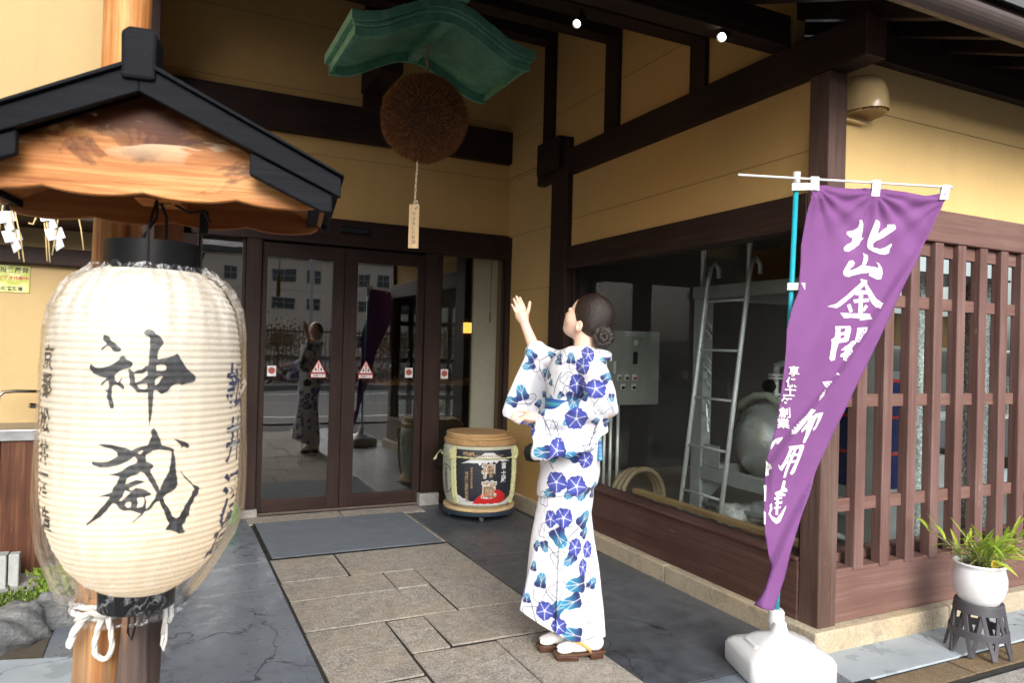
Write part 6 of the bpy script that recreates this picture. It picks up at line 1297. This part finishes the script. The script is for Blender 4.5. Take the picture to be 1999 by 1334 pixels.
# things glimpsed between the lattice slats
for i, (x, y, w_, h_, c_, lb) in enumerate(((4.25,2.95,.16,1.9,(.50,.56,.56),'first'),(4.85,2.95,.16,1.9,(.52,.57,.57),'second'),(5.5,2.95,.18,1.9,(.5,.56,.56),'third'),(6.3,2.95,.18,1.9,(.5,.56,.56),'fourth'))):
    m = MB(); m.loft([[(x+w_/2*math.cos(a)*(1+.05*math.sin(a*5+q*30)), y+w_/2*math.sin(a)*(1+.05*math.cos(a*4+q*22)), .02+h_*q) for a in np.linspace(0, 2*math.pi, 18, endpoint=False)] for q in np.linspace(0, 1, 40)])
    tag(m.build('insulated_pipe', m_plain('silver_foil_%s' % lb, c_, .25, .6, .3, 50, 1.0), None, smooth=True), 'crinkled silver foil covered pipe behind the lattice, %s from the corner post' % lb, 'pipe', 'foil covered pipes behind the lattice')
cr = thing('blue_crate', 'dark blue crate stack with red stripes behind the lattice', 'crate', (3.9,3.0,.6))
for i in range(3):
    MB().box(3.78,4.08,2.9,3.2,.60+i*.22,.80+i*.22).build('crate', m_plain('crate_blue', (.008,.018,.09), .4) if i == 0 else bpy.data.materials['crate_blue'], cr, bevel=.006); MB().box(3.79,4.07,2.91,3.19,.801+i*.22,.819+i*.22).build('red_stripe', RED, cr)
MB().box(3.80,4.06,2.92,3.18,.02,.598).build('crate_base', GALV, cr)
wt = thing('work_bench', 'steel work bench with shelves seen through the lattice', 'bench', (5,3.6,0))
for z in (.45,.95,1.45): MB().box(4.2,7.5,3.3,3.7,z,z+.02).build('shelf', STEEL, wt)
for x in (4.25, 5.3, 6.4, 7.4): MB().box(x,x+.04,3.32,3.36,.02,1.75).build('leg', STEEL, wt)
for i in range(9): MB().tube([(4.5+i*.33,3.45,.97 if i % 2 else .47),(4.5+i*.33,3.45,(1.18 if i % 2 else .68))], .09, 16).build('pail', (STEEL, WHITE, GALV)[i % 3], wt)
MB().box(4.4,5.6,3.35,3.65,1.471,1.70).build('carton', CARD, wt)

# ================================================================== lobby seen through the doors
wpn = MB().box(2.60,2.84,6.20,6.23,.02,2.35).build('white_screen', m_plain('white_screen', (.85,.83,.80), .7), None); tag(wpn, 'tall white panel standing just inside the side pane', 'panel')
MB().tube([(2.77,6.19,2.3),(2.768,6.19,1.72)], .003, 6).build('blind_cord', BLACKMETAL, wpn); MB().tube([(2.768,6.19,1.72),(2.768,6.19,1.62)], [.005,.009], 8).build('cord_weight', BLACKMETAL, wpn)
wl = thing('wall_lamp', 'small glowing amber wall lamp deep inside the lobby', 'lamp', (2.9,7.6,1.55)); AMB = m_emit('amber_shade', (1.0,.42,.08), 1.6)
MB().box(2.88,2.95,7.05,7.13,1.53,1.64).build('shade', AMB, wl); MB().box(2.85,2.98,7.131,7.15,1.48,1.69).build('backplate', BLACKMETAL, wl)
for i, (x, y) in enumerate(((1.75,7.6),(2.25,8.4))):
    d_ = thing('downlight', ('near', 'far')[i]+' round lit downlight in the lobby ceiling', 'downlight', (x,y,2.54), 'lobby ceiling downlights'); MB().tube([(x,y,2.535),(x,y,2.549)], .05, 20).build('disc', m_emit('downlight_face', (1,.9,.72), 12) if i == 0 else bpy.data.materials['downlight_face'], d_); MB().lathe([(.052,2.538),(.062,2.538),(.062,2.5495),(.052,2.5495)], (x,y,0), 24, cap=False).build('trim', WS, d_)
ct = thing('lobby_counter', 'wooden counter in the lobby behind the side pane', 'counter', (2.4,8.2,0)); CW = m_wood('counter_wood', 0, (.20,.09,.035), (.30,.15,.06), (.40,.21,.09), 0, .4)
MB().box(1.9,3.3,7.0,7.5,.98,1.03).build('top', CW, ct, bevel=.004); MB().box(1.95,3.25,7.05,7.45,0,.978).build('front', DARKROOM, ct)
for i, x in enumerate((2.1,2.3,2.55,2.75)):
    bt = MB().lathe([(.035,0),(.038,.02),(.038,.17),(.016,.23),(.014,.30),(.001,.30)], (x,7.15,1.031), 16).build('sake_bottle', m_glass('green_bottle_glass', 1.0, (.25,.55,.35)) if i == 0 else bpy.data.materials['green_bottle_glass'], None, smooth=True); tag(bt, ('leftmost', 'second', 'third', 'rightmost')[i]+' green glass bottle standing on the lobby counter', 'bottle', 'bottles on the lobby counter')
MB().box(.8,.92,7.6,7.72,0,2.549).build('lobby_pillar', WZ, shop); MB().box(1.45,1.6,8.2,8.35,0,2.549).build('lobby_pillar', WZ, shop)

# ================================================================== left edge: stone basin cabinet, rocks, moss
wb = thing('wash_basin_cabinet', 'dark worn timber wash stand with zinc basin at the left edge', 'wash stand', (-1.2,5.1,0))
WB = m_wood('worn_wash_stand', 2, (.035,.013,.008), (.085,.032,.017), (.17,.08,.04), .42, .5, (.50,.32,.13))
for i in range(7): MB().box(-2.08+i*.212,-1.872+i*.212,4.985,5.01,.005+(i % 2)*.004,.772).build('plank', WB, wb, bevel=.003)
MB().box(-2.08,-.60,5.012,5.38,.0,.77).build('carcass', WB, wb); MB().box(-2.1,-.59,4.97,5.38,.774,.84).build('basin_rim', m_plain('zinc', (.28,.28,.29), .35, .8), wb, bevel=.005)
fc = thing('water_tap', 'old chrome tap bending over the zinc basin', 'tap', (-.7,5.2,.84)); CH = m_plain('tarnished_chrome', (.42,.37,.30), .2, 1.0, .2, 20)
MB().tube([(-.62,5.22,.84),(-.62,5.22,1.05)], .042, 18).build('column', CH, fc, smooth=True); MB().tube([(-.58,5.2,1.045),(-.78,5.16,1.05),(-.83,5.14,1.045),(-.85,5.13,1.02),(-.852,5.13,.995)], .010, 12).build('spout', CH, fc, smooth=True)
MB().tube([(-.66,5.17,.96),(-.70,5.15,.965)], .016, 12).build('valve', CH, fc); MB().tube([(-.58,5.12,.96),(-.56,5.10,.99),(-.55,5.09,.93)], .008, 8).build('handle', CH, fc)
BLC = m_plain('breeze_block', (.36,.37,.36), .9, 0, .2, 60, .8)
bb = tag(MB().box(-.99,-.72,4.70,4.80,.0,.19).build('concrete_block', BLC, None, bevel=.006), 'grey hollow concrete block standing by the wash stand', 'block')
MB().box(-.715,-.665,4.72,4.79,.01,.187).build('block_web', BLC, bb, bevel=.006)
st_ = slab('stepping_slab', GRAN_G, None, [(-1.3,4.62),(-.57,4.62),(-.56,4.98),(-1.3,4.98)], -.03, .012, .01); struct(st_)
soil = MB().box(-1.6,-.425,3.4,5.0,-.055,-.0035).build('garden_soil', m_plain('garden_soil', (.08,.065,.045), .95, 0, .35, 40, .8), None); struct(soil)
def rock(cx__, cy__, r, h_, seed, label, rot=0):
    rg_ = np.random.default_rng(seed); ph_ = rg_.uniform(0, 6, 8)
    def fn(P):
        q = P-np.array([cx__, cy__, h_*.2]); c_, s_ = math.cos(rot), math.sin(rot); x = q[:, 0]*c_+q[:, 1]*s_; y = -q[:, 0]*s_+q[:, 1]*c_
        d = (np.abs(x/r[0])**3+np.abs(y/r[1])**3+np.abs(q[:, 2]/h_)**2.6)**(1/2.8)-1; d = d*min(r[0], r[1], h_)
        return d+.022*np.sin(x*14+ph_[0]+y*6)*np.cos(y*17+ph_[1])+.010*np.sin(x*37+ph_[2]+q[:, 2]*30)*np.cos(y*41+ph_[3])+.016*np.abs(np.sin(q[:, 2]*22+x*9+ph_[4]))
    V2, F2 = surf_net(fn, (cx__-.45,cy__-.45,-.08), (cx__+.45,cy__+.45,.3), .011); o, _ = np_mesh('rock', V2, F2, ROCKM, None, lambda q: q, None, 1); return tag(o, label, 'rock', 'rocks edging the little garden')
t = NT('grey_rock'); v = t.coord(scale=(1,1,2)); a = t.noise(v, 7, 6, .65, .8); b = t.noise(v, 45, 5, .7)
ROCKM = t.done(t.ramp(t.math('ADD', t.math('MULTIPLY', a, .6), t.math('MULTIPLY', b, .4)), [(.36, (.07,.075,.08)), (.5, (.15,.155,.16)), (.64, (.27,.275,.27))]), .7, 0, t.bump(t.math('ADD', a, b), .8, .015))
rock(-.64, 3.93, (.21,.17), .12, 1, 'big dark grey garden rock at the very left edge', .3); rock(-.44, 4.08, (.20,.10), .10, 2, 'long grey garden rock close behind the lantern post', .35); rock(-.98, 3.6, (.22,.25), .12, 3, 'grey garden rock farther left, mostly out of the picture')
PEB = [m_plain('pebble_%s' % n, c, .6) for n, c in (('white', (.62,.60,.55)), ('grey', (.36,.34,.31)), ('tan', (.42,.33,.24)))]
import bmesh
pebo = thing('pebbles', 'white and grey pebbles between the rocks and the moss', 'pebbles'); pebo['kind'] = 'stuff'
for k in range(3):
    bm = bmesh.new()
    for i in range(110):
        x = random.uniform(-.80,-.42); y = 4.20+random.uniform(-.10,.16)+(x+.6)*.3; r = random.uniform(.010,.022)
        Mx = Matrix.Translation((x, y, -.005+random.uniform(0,.012))) @ Matrix.Rotation(random.uniform(0,3), 4, 'Z') @ Matrix.Diagonal((r, r*random.uniform(.6,.9), r*.6, 1)); bmesh.ops.create_icosphere(bm, subdivisions=2, radius=1, matrix=Mx)
    me = bpy.data.meshes.new('pebble_bed'); bm.to_mesh(me); bm.free(); me.materials.append(PEB[k]); me.shade_smooth(); o = bpy.data.objects.new('pebble_bed', me); COL.objects.link(o); o.parent = pebo; o['kind'] = 'stuff'
# moss and little ferns: thousands of leaflets
def leaflets(name, N, pos, size, cols, label, cat, kind='stuff', up=.6):
    rg_ = np.random.default_rng(len(name)); P = pos(rg_, N); n = rg_.normal(size=(N,3)); n[:, 2] = np.abs(n[:, 2])+up; n /= np.linalg.norm(n, axis=1)[:, None]; s_ = np.cross(n, rg_.normal(size=(N,3))); s_ /= np.linalg.norm(s_, axis=1)[:, None]; L_ = rg_.uniform(*size, N)[:, None]
    V2 = np.stack([P-s_*L_*.30+n*L_*.35, P, P+s_*L_*.30+n*L_*.35, P+n*L_], 1).reshape(-1,3); m = MB(); m.v = [tuple(p) for p in V2]; m.f = [(4*i,4*i+1,4*i+2,4*i+3) for i in range(N)]
    o = m.build(name, LEAFM, None, fix=False); c_ = np.array(cols)[rg_.integers(len(cols), size=N)]*rg_.uniform(.7,1.3,(N,1)); ca = o.data.color_attributes.new('Col', 'FLOAT_COLOR', 'POINT'); ca.data.foreach_set('color', np.repeat(np.hstack([c_, np.ones((N,1))]), 4, 0).astype(np.float32).ravel())
    if kind == 'stuff': o['kind'] = 'stuff'; o['label'] = label
    else: tag(o, label, cat)
    return o
t = NT('leaf'); a = t.n('Attribute', attribute_name='Col').outputs['Color']; dfu = t.n('BsdfPrincipled', {'Base Color': a, 'Roughness': .45}); tlu = t.n('BsdfTranslucent', {'Color': a}); mxs = t.n('MixShader', {0: .3, 1: dfu.outputs[0], 2: tlu.outputs[0]}); t.t.links.new(mxs.outputs[0], t.out.inputs[0]); LEAFM = t.m
leaflets('moss', 5000, lambda g_, N: np.stack([g_.uniform(-.74,-.40,N), 4.47+g_.normal(0,.075,N), g_.uniform(-.01,.015,N)], 1), (.012,.03), [(.10,.17,.03),(.16,.24,.04),(.08,.10,.03)], 'green moss clump beside the pebbles', 'moss')
leaflets('fern_tuft', 900, lambda g_, N: np.stack([-.47+g_.normal(0,.045,N), 4.58+g_.normal(0,.04,N), g_.uniform(0,.12,N)], 1), (.02,.04), [(.20,.32,.04),(.26,.38,.05)], 'bright green fern tuft growing by the wash stand', 'fern', 'thing')
leaflets('small_weed', 120, lambda g_, N: np.stack([-.41+g_.normal(0,.035,N), 4.28+g_.normal(0,.03,N), g_.uniform(0,.02,N)], 1), (.03,.05), [(.22,.42,.05)], 'broad leaved bright weed next to the log post', 'weed', 'thing')
# hanging paper streamers and straw on a rope
def az2(a, z, D=2.3): p = RT*a+FD*D; return Vector((p.x, p.y, z))
sr = thing('straw_rope_garland', 'thin straw garland rope tied to the log with hanging straws', 'garland', az2(-1.5,1.8)); SW = m_plain('golden_straw', (.55,.42,.20), .7)
m = MB(); rope(m, [az2(-1.25,1.80,2.25), az2(-1.45,1.81), az2(-1.65,1.812), az2(-2.0,1.80)], .008, 60, 2); m.build('rope', SW, sr, smooth=True)
for a0, z0, a1, z1 in ((-1.634,1.80,-1.655,1.66),(-1.615,1.80,-1.575,1.63),(-1.508,1.80,-1.487,1.625),(-1.50,1.79,-1.478,1.622),(-1.455,1.80,-1.472,1.645),(-1.40,1.80,-1.372,1.665),(-1.60,1.80,-1.56,1.62)):
    MB().tube([az2(a0,z0), az2((a0+a1)/2+.003,(z0+z1)/2), az2(a1,z1)], .0024, 6).build('straw', SW, sr, smooth=True)
MB().tube([az2(-1.535,1.80), az2(-1.527,1.765), az2(-1.535,1.742), az2(-1.55,1.745)], .003, 6).build('straw', SW, sr, smooth=True)
PAPW = m_plain('white_paper', (.62,.63,.66), .8, 0, .02, 8)
def shide(a, z, label, fl=1):
    o = thing('paper_streamer', label, 'paper streamer', az2(a,z), 'white zigzag paper streamers under the rope')
    for i in range(4):
        x0 = a+.012*i*fl; zt = z-.030*i; d0 = .012*(1 if i % 2 else -1)
        P = [az2(x0-.024,zt,2.3+d0), az2(x0+.016,zt+.012,2.3-d0), az2(x0+.030,zt-.022,2.3-d0), az2(x0-.010,zt-.036,2.3+d0)]
        n_ = FD*.0006; MB().add([p-n_ for p in P]+[p+n_ for p in P], [(0,1,2,3),(7,6,5,4),(0,4,5,1),(1,5,6,2),(2,6,7,3),(3,7,4,0)]).build('paper_fold', PAPW, o)
shide(-1.492, 1.785, 'white zigzag paper streamer nearer the log post'); shide(-1.628, 1.775, 'white zigzag paper streamer at the left picture edge')
# yellow notice on the wing wall
nt_ = thing('yellow_notice', 'yellow green notice sheet with dark writing on the ochre wall', 'notice', (-.92,5.395,1.73)); t = NT('yellow_sheet'); n_ = t.noise(t.coord(), 6, 3, .5, 1.5)
MB().box(-1.13,-.752,5.392,5.3985,1.650,1.816).build('sheet', t.done(t.ramp(n_, [(.45, (.42,.46,.05)), (.6, (.62,.66,.25))]), .4), nt_)
for s_, z, h_, mt_, x in (('不法投棄厳禁', 1.790, .036, INKM, -.90), ('ビデオ作動中', 1.738, .026, RED, -.90), ('川端警察署', 1.672, .026, INKM, -.93)):
    V, Fc = text_mesh(s_, h_*1.05, .02); xr = max(a for a, b in V); MB().add([(-.757-xr+a+(x+.90), 5.3912, z+b_) for a, b_ in V], Fc).build('lettering', mt_, nt_, fix=False)
# green bottle shard and folded umbrella end behind the lantern
gb = MB().lathe([(.001,0),(.045,.0),(.05,.02),(.05,.12),(.02,.16),(.02,.2)], (.52,5.85,-.002), 16).build('green_watering_can', m_plain('green_plastic', (.02,.25,.05), .3), None, smooth=True); tag(gb, 'bit of green plastic can behind the lantern at the door post foot', 'can')
wu = thing('tied_paper_bow', 'white paper bow on a stick beside the left door post', 'bow', (.545,5.6,1.0))
MB().tube([(.50,5.7,.55),(.50,5.7,.98)], .012, 8).build('stick', m_plain('grey_stick', (.22,.19,.18), .8), wu)
MB().tube([(.50,5.7,.90),(.535,5.68,.99),(.57,5.66,1.07),(.565,5.66,1.10),(.545,5.66,1.07)], .009, 8).build('bow_loop', PAPW, wu, smooth=True); MB().tube([(.50,5.69,.90),(.485,5.68,.97),(.50,5.68,1.0)], .011, 8).build('bow_loop', PAPW, wu, smooth=True)

# ================================================================== potted orchid on its stand
PC = Vector((3.565,2.137,0))
stn = thing('pot_stand', 'grey openwork plastic pot stand on the pale apron', 'pot stand', PC); SG = m_plain('charcoal_plastic', (.060,.058,.068), .5)
def ringp(r, z, n=48): return [(PC.x+r*math.cos(2*math.pi*j/n), PC.y+r*math.sin(2*math.pi*j/n), z) for j in range(n)]
def tr_(z): return .145-(.145-.103)*(z/.235)**.85
MB().loft([ringp(tr_(.19), .19), ringp(tr_(.235), .235), ringp(tr_(.235)-.014, .236), ringp(tr_(.19)-.012, .19)], cap=False).build('top_band', SG, stn, bevel=.003)
MB().loft([ringp(tr_(.085)+.001, .078), ringp(tr_(.10)+.001, .112), ringp(tr_(.10)-.011, .112), ringp(tr_(.085)-.011, .078)], cap=False).build('middle_ring', SG, stn, bevel=.003)
NB = 9
for k in range(NB*2):
    s_ = 1 if k < NB else -1; a0 = 2*math.pi*(k % NB)/NB; rings = []
    for q in np.linspace(0, 1, 9):
        z = .0+.195*q; a = a0+s_*(q-.0)*math.pi/NB; r = tr_(z)-.003*(1 if s_ > 0 else 0); w = (.019 if q > .1 else .026); c_ = Vector((PC.x, PC.y, 0)); ur = Vector((math.cos(a), math.sin(a), 0)); ut = Vector((-math.sin(a), math.cos(a), 0))
        rings.append([tuple(c_+ur*(r-dr)+ut*dt+Vector((0,0,z-.002))) for dr, dt in ((0,-w/2),(0,w/2),(.010,w/2),(.010,-w/2))])
    MB().loft(rings).build('lattice_bar', SG, stn, bevel=.002)
pt = thing('white_flower_pot', 'round glossy white ceramic pot standing on the grey stand', 'pot', PC+Vector((0,0,.225)))
GLZ = m_plain('white_glaze', (.74,.74,.75), .08, 0, .02, 5, .01)
pp = [(r_*.855, h_) for r_, h_ in [(.001,.215),(.075,.215),(.100,.235),(.124,.275),(.135,.32),(.134,.355),(.124,.392),(.121,.400),(.128,.408),(.134,.414),(.133,.421),(.122,.421),(.116,.408),(.118,.395),(.124,.36),(.001,.36)]]
MB().lathe(pp, (PC.x,PC.y,0), 64, cap=False).build('ceramic_pot', GLZ, pt, smooth=True)
soil2 = MB().lathe([(.101,.394),(.07,.402),(.001,.404)], (PC.x,PC.y,0), 40, cap=False).build('potting_bark', m_plain('bark_soil', (.10,.08,.05), .95, 0, .6, 50, 1.5), pt)
orc = thing('potted_orchid', 'bright green orchid plant with arching cane leaves in the white pot', 'plant', PC+Vector((0,0,.40)))
LFM = NT('orchid_leaf'); oi = LFM.n('ObjectInfo').outputs['Random']; cl = LFM.ramp(oi, [(0, (.20,.36,.04)), (.6, (.38,.52,.06)), (1, (.52,.56,.10))]); dfu = LFM.n('BsdfPrincipled', {'Base Color': cl, 'Roughness': .38}); tlu = LFM.n('BsdfTranslucent', {'Color': cl}); mxs = LFM.n('MixShader', {0: .35, 1: dfu.outputs[0], 2: tlu.outputs[0]}); LFM.t.links.new(mxs.outputs[0], LFM.out.inputs[0]); LFM = LFM.m
CAN = m_plain('cane_green', (.28,.27,.12), .6, 0, .3, 40)
leaf_me = []
for v_ in range(4):
    m = MB(); n = 8; L_ = .085+.02*v_; bend = (.35,.8,1.2,.1)[v_]
    for i in range(n+1):
        q = i/n; w = .0085*math.sin(math.pi*min(1, q*.92+.08))**.8; x = L_*(math.sin(q*bend)/bend if bend > .01 else q); z = -L_*(1-math.cos(q*bend))/bend
        m.v += [(x, -w, z+.003), (x, 0, z), (x, w, z+.003)]
    for i in range(n): k = i*3; m.f += [(k,k+1,k+4,k+3),(k+1,k+2,k+5,k+4)]
    me = bpy.data.meshes.new('leaf'); me.from_pydata(m.v, [], m.f); me.materials.append(LFM); me.shade_smooth(); leaf_me.append(me)
O3 = Vector(ORI[orc.name])
canes = MB(); nleaf = 0
for k in range(30):
    a = random.uniform(0, 2*math.pi); lean = random.uniform(.1, .8); hgt = random.uniform(.07, .20); sp0 = Vector((math.cos(a), math.sin(a), 0)); base_ = PC+sp0*random.uniform(.0,.07)+Vector((0,0,.395)); pts = []
    if k % 3 == 0: sp0 = (RT*1.0+FD*random.uniform(-.3,.3)).normalized(); lean = random.uniform(.8,1.4)
    for q in np.linspace(0, 1, 7): pts.append(base_+sp0*(lean*hgt*q*(.4+.8*q))+Vector((0,0,hgt*q*(1-.35*q*lean))))
    canes.tube(pts, [.0035]*3+[.0028]*2+[.002]*2, 6)
    for i in range(1, 7):
        p = pts[i]; d_ = (pts[min(i+1, 6)]-pts[i-1]).normalized(); o = bpy.data.objects.new('leaf', leaf_me[random.randrange(4)]); COL.objects.link(o); o.parent = orc
        az_ = math.atan2(sp0.y, sp0.x)+(1 if i % 2 else -1)*random.uniform(.3,1.6); el_ = random.uniform(.1,1.1)
        if i == 6: el_ = 1.0
        o.location = p-O3; o.rotation_euler = (random.uniform(-.4,.4), -el_, az_); s_ = random.uniform(.65,1.15); o.scale = (s_, s_, s_)
canes.build('canes', CAN, orc, smooth=True)
yl = bpy.data.objects.new('leaf', leaf_me[0].copy()); yl.data.materials[0] = m_plain('yellowed_leaf', (.60,.42,.06), .4); COL.objects.link(yl); yl.parent = orc; q_ = PC-FD*.10+RT*.0+Vector((0,0,.455)); yl.location = q_-O3; yl.rotation_euler = (1.2, 1.3, -1.2); yl.scale = (.5,2.0,1); yl['label'] = 'yellowed leaf'

# ================================================================== across the road (mirrored in the door glass)
sch = thing('concrete_building', 'long pale beige building across the road, reflected in the door glass', 'building', (15,-60,0)); BW_ = m_plaster('pale_concrete', (.80,.70,.58)); WG = m_plain('dark_window_glass', (.03,.035,.04), .08)
MB().box(-40,60,-72,-60,0,9.55).build('wall', BW_, sch); MB().box(-40.6,60.6,-72.6,-59.4,9.56,10.0).build('parapet', m_plain('roof_grey', (.10,.10,.11), .6), sch)
MB().loft([[(-40.6,-72.5,10.01),(60.6,-72.5,10.01),(60.6,-59.3,10.01),(-40.6,-59.3,10.01)], [(-38,-66.5,12.2),(58,-66.5,12.2),(58,-65.5,12.2),(-38,-65.5,12.2)]]).build('roof', bpy.data.materials['roof_grey'], sch)
FRM = m_plain('window_frame', (.45,.44,.42), .5)
wm = {}
for fl_, (z0, z1) in enumerate(((.9,2.2),(4.48,5.64),(7.08,8.35))):
    for k in range(-7, 9):
        for off_, w_ in ((0, 2.25), (3.3, 1.3), (8.3, 1.2), (10.2, 1.4)) :
            x = 9.3+12.2*k/1.0*.5+off_*.5 if False else 9.3+off_+12.6*k*.5*2/2
            if k % 2: continue
            o = MB().box(x, x+w_, -60.0, -59.93, z0, z1).build('window', FRM, sch); MB().box(x+.06, x+w_-.06, -59.929, -59.915, z0+.06, z1-.06).build('pane', WG, o); MB().box(x+w_/2-.03, x+w_/2+.03, -59.914, -59.90, z0+.06, z1-.06).build('mullion', FRM, o); MB().box(x+.06, x+w_-.06, -59.914, -59.90, z0+.62, z0+.68).build('mullion', FRM, o)
MB().box(-40,60,-59.99,-59.97,6.3,6.36).build('wall_joint', FRM, sch)
fe = thing('iron_fence', 'brown iron railing fence across the road, reflected in the glass', 'fence', (10,-11.6,0)); FM = m_plain('fence_brown', (.13,.09,.065), .6)
MB().box(-16,26,-11.63,-11.57,1.70,1.76).build('top_rail', FM, fe); MB().box(-16,26,-11.63,-11.57,.30,.36).build('bottom_rail', FM, fe)
pk = MB(); [pk.box(-16+i*.12, -15.975+i*.12, -11.56, -11.535, .1, 1.86) for i in range(350)]; o = pk.build('picket', FM, fe); o['kind'] = 'stuff'
leaflets('flower_bed', 9000, lambda g_, N: np.stack([g_.uniform(-14,24,N), g_.uniform(-11.3,-10.5,N), .1+g_.uniform(0,.55,N)**1.3], 1), (.08,.2), [(.06,.13,.03),(.10,.18,.05),(.35,.04,.25),(.45,.43,.38),(.12,.16,.05),(.30,.05,.22)], 'low flower bed with pink and white blooms along the fence', 'flowers')
for i in range(9):
    x = -11+i*3.6+random.uniform(-.8,.8); y = -14.5+random.uniform(-.8,.8); h_ = random.uniform(1.7,2.5)
    tre = thing('small_tree', 'reddish brown young tree beyond the iron fence, number %s from the left in the reflection' % ('one two three four five six seven eight nine'.split()[i]), 'tree', (x,y,0), 'young trees beyond the fence')
    MB().tube([(x,y,0),(x+.05,y,h_*.5),(x+random.uniform(-.2,.2),y,h_*.9)], [.06,.045,.015], 8).build('trunk', m_plain('bark', (.07,.05,.035), .9) if i == 0 else bpy.data.materials['bark'], tre)
    o = leaflets('crown', 800, lambda g_, N: np.array([x,y,h_*.7])+g_.normal(size=(N,3))*np.array([.5,.45,h_*.2]), (.08,.17), [(.16,.07,.03),(.22,.10,.04),(.08,.10,.03),(.25,.16,.05)], '', '', 'stuff', 0)
    o.parent = tre; o.matrix_parent_inverse = Matrix.Translation((-x,-y,0)); del o['label']
lp_ = thing('street_pole', 'slim street lamp pole across the road', 'pole', (4.4,-12,0)); MB().tube([(4.4,-12.2,0),(4.4,-12.2,5.2)], .06, 10).build('pole', GALV, lp_); MB().box(4.1,4.45,-12.3,-12.1,5.2,5.3).build('lamp_head', GALV, lp_)
bh = thing('grey_house', 'grey roofed house across the road at the left of the reflection', 'house', (-8,-32,0)); MB().box(-22,1.5,-40,-32,0,6.2).build('wall', BW_, bh)
MB().loft([[(-22.6,-40.6,6.21),(2.1,-40.6,6.21),(2.1,-31.4,6.21),(-22.6,-31.4,6.21)], [(-19,-36.2,8.6),(-1.5,-36.2,8.6),(-1.5,-35.8,8.6),(-19,-35.8,8.6)]]).build('roof', bpy.data.materials['roof_grey'], bh)
for i in range(5):
    o = MB().box(-19+i*4.2,-17+i*4.2,-31.99,-31.93,3.6,5.0).build('window', FRM, bh); MB().box(-18.93+i*4.2,-17.07+i*4.2,-31.929,-31.91,3.67,4.93).build('pane', WG, o)
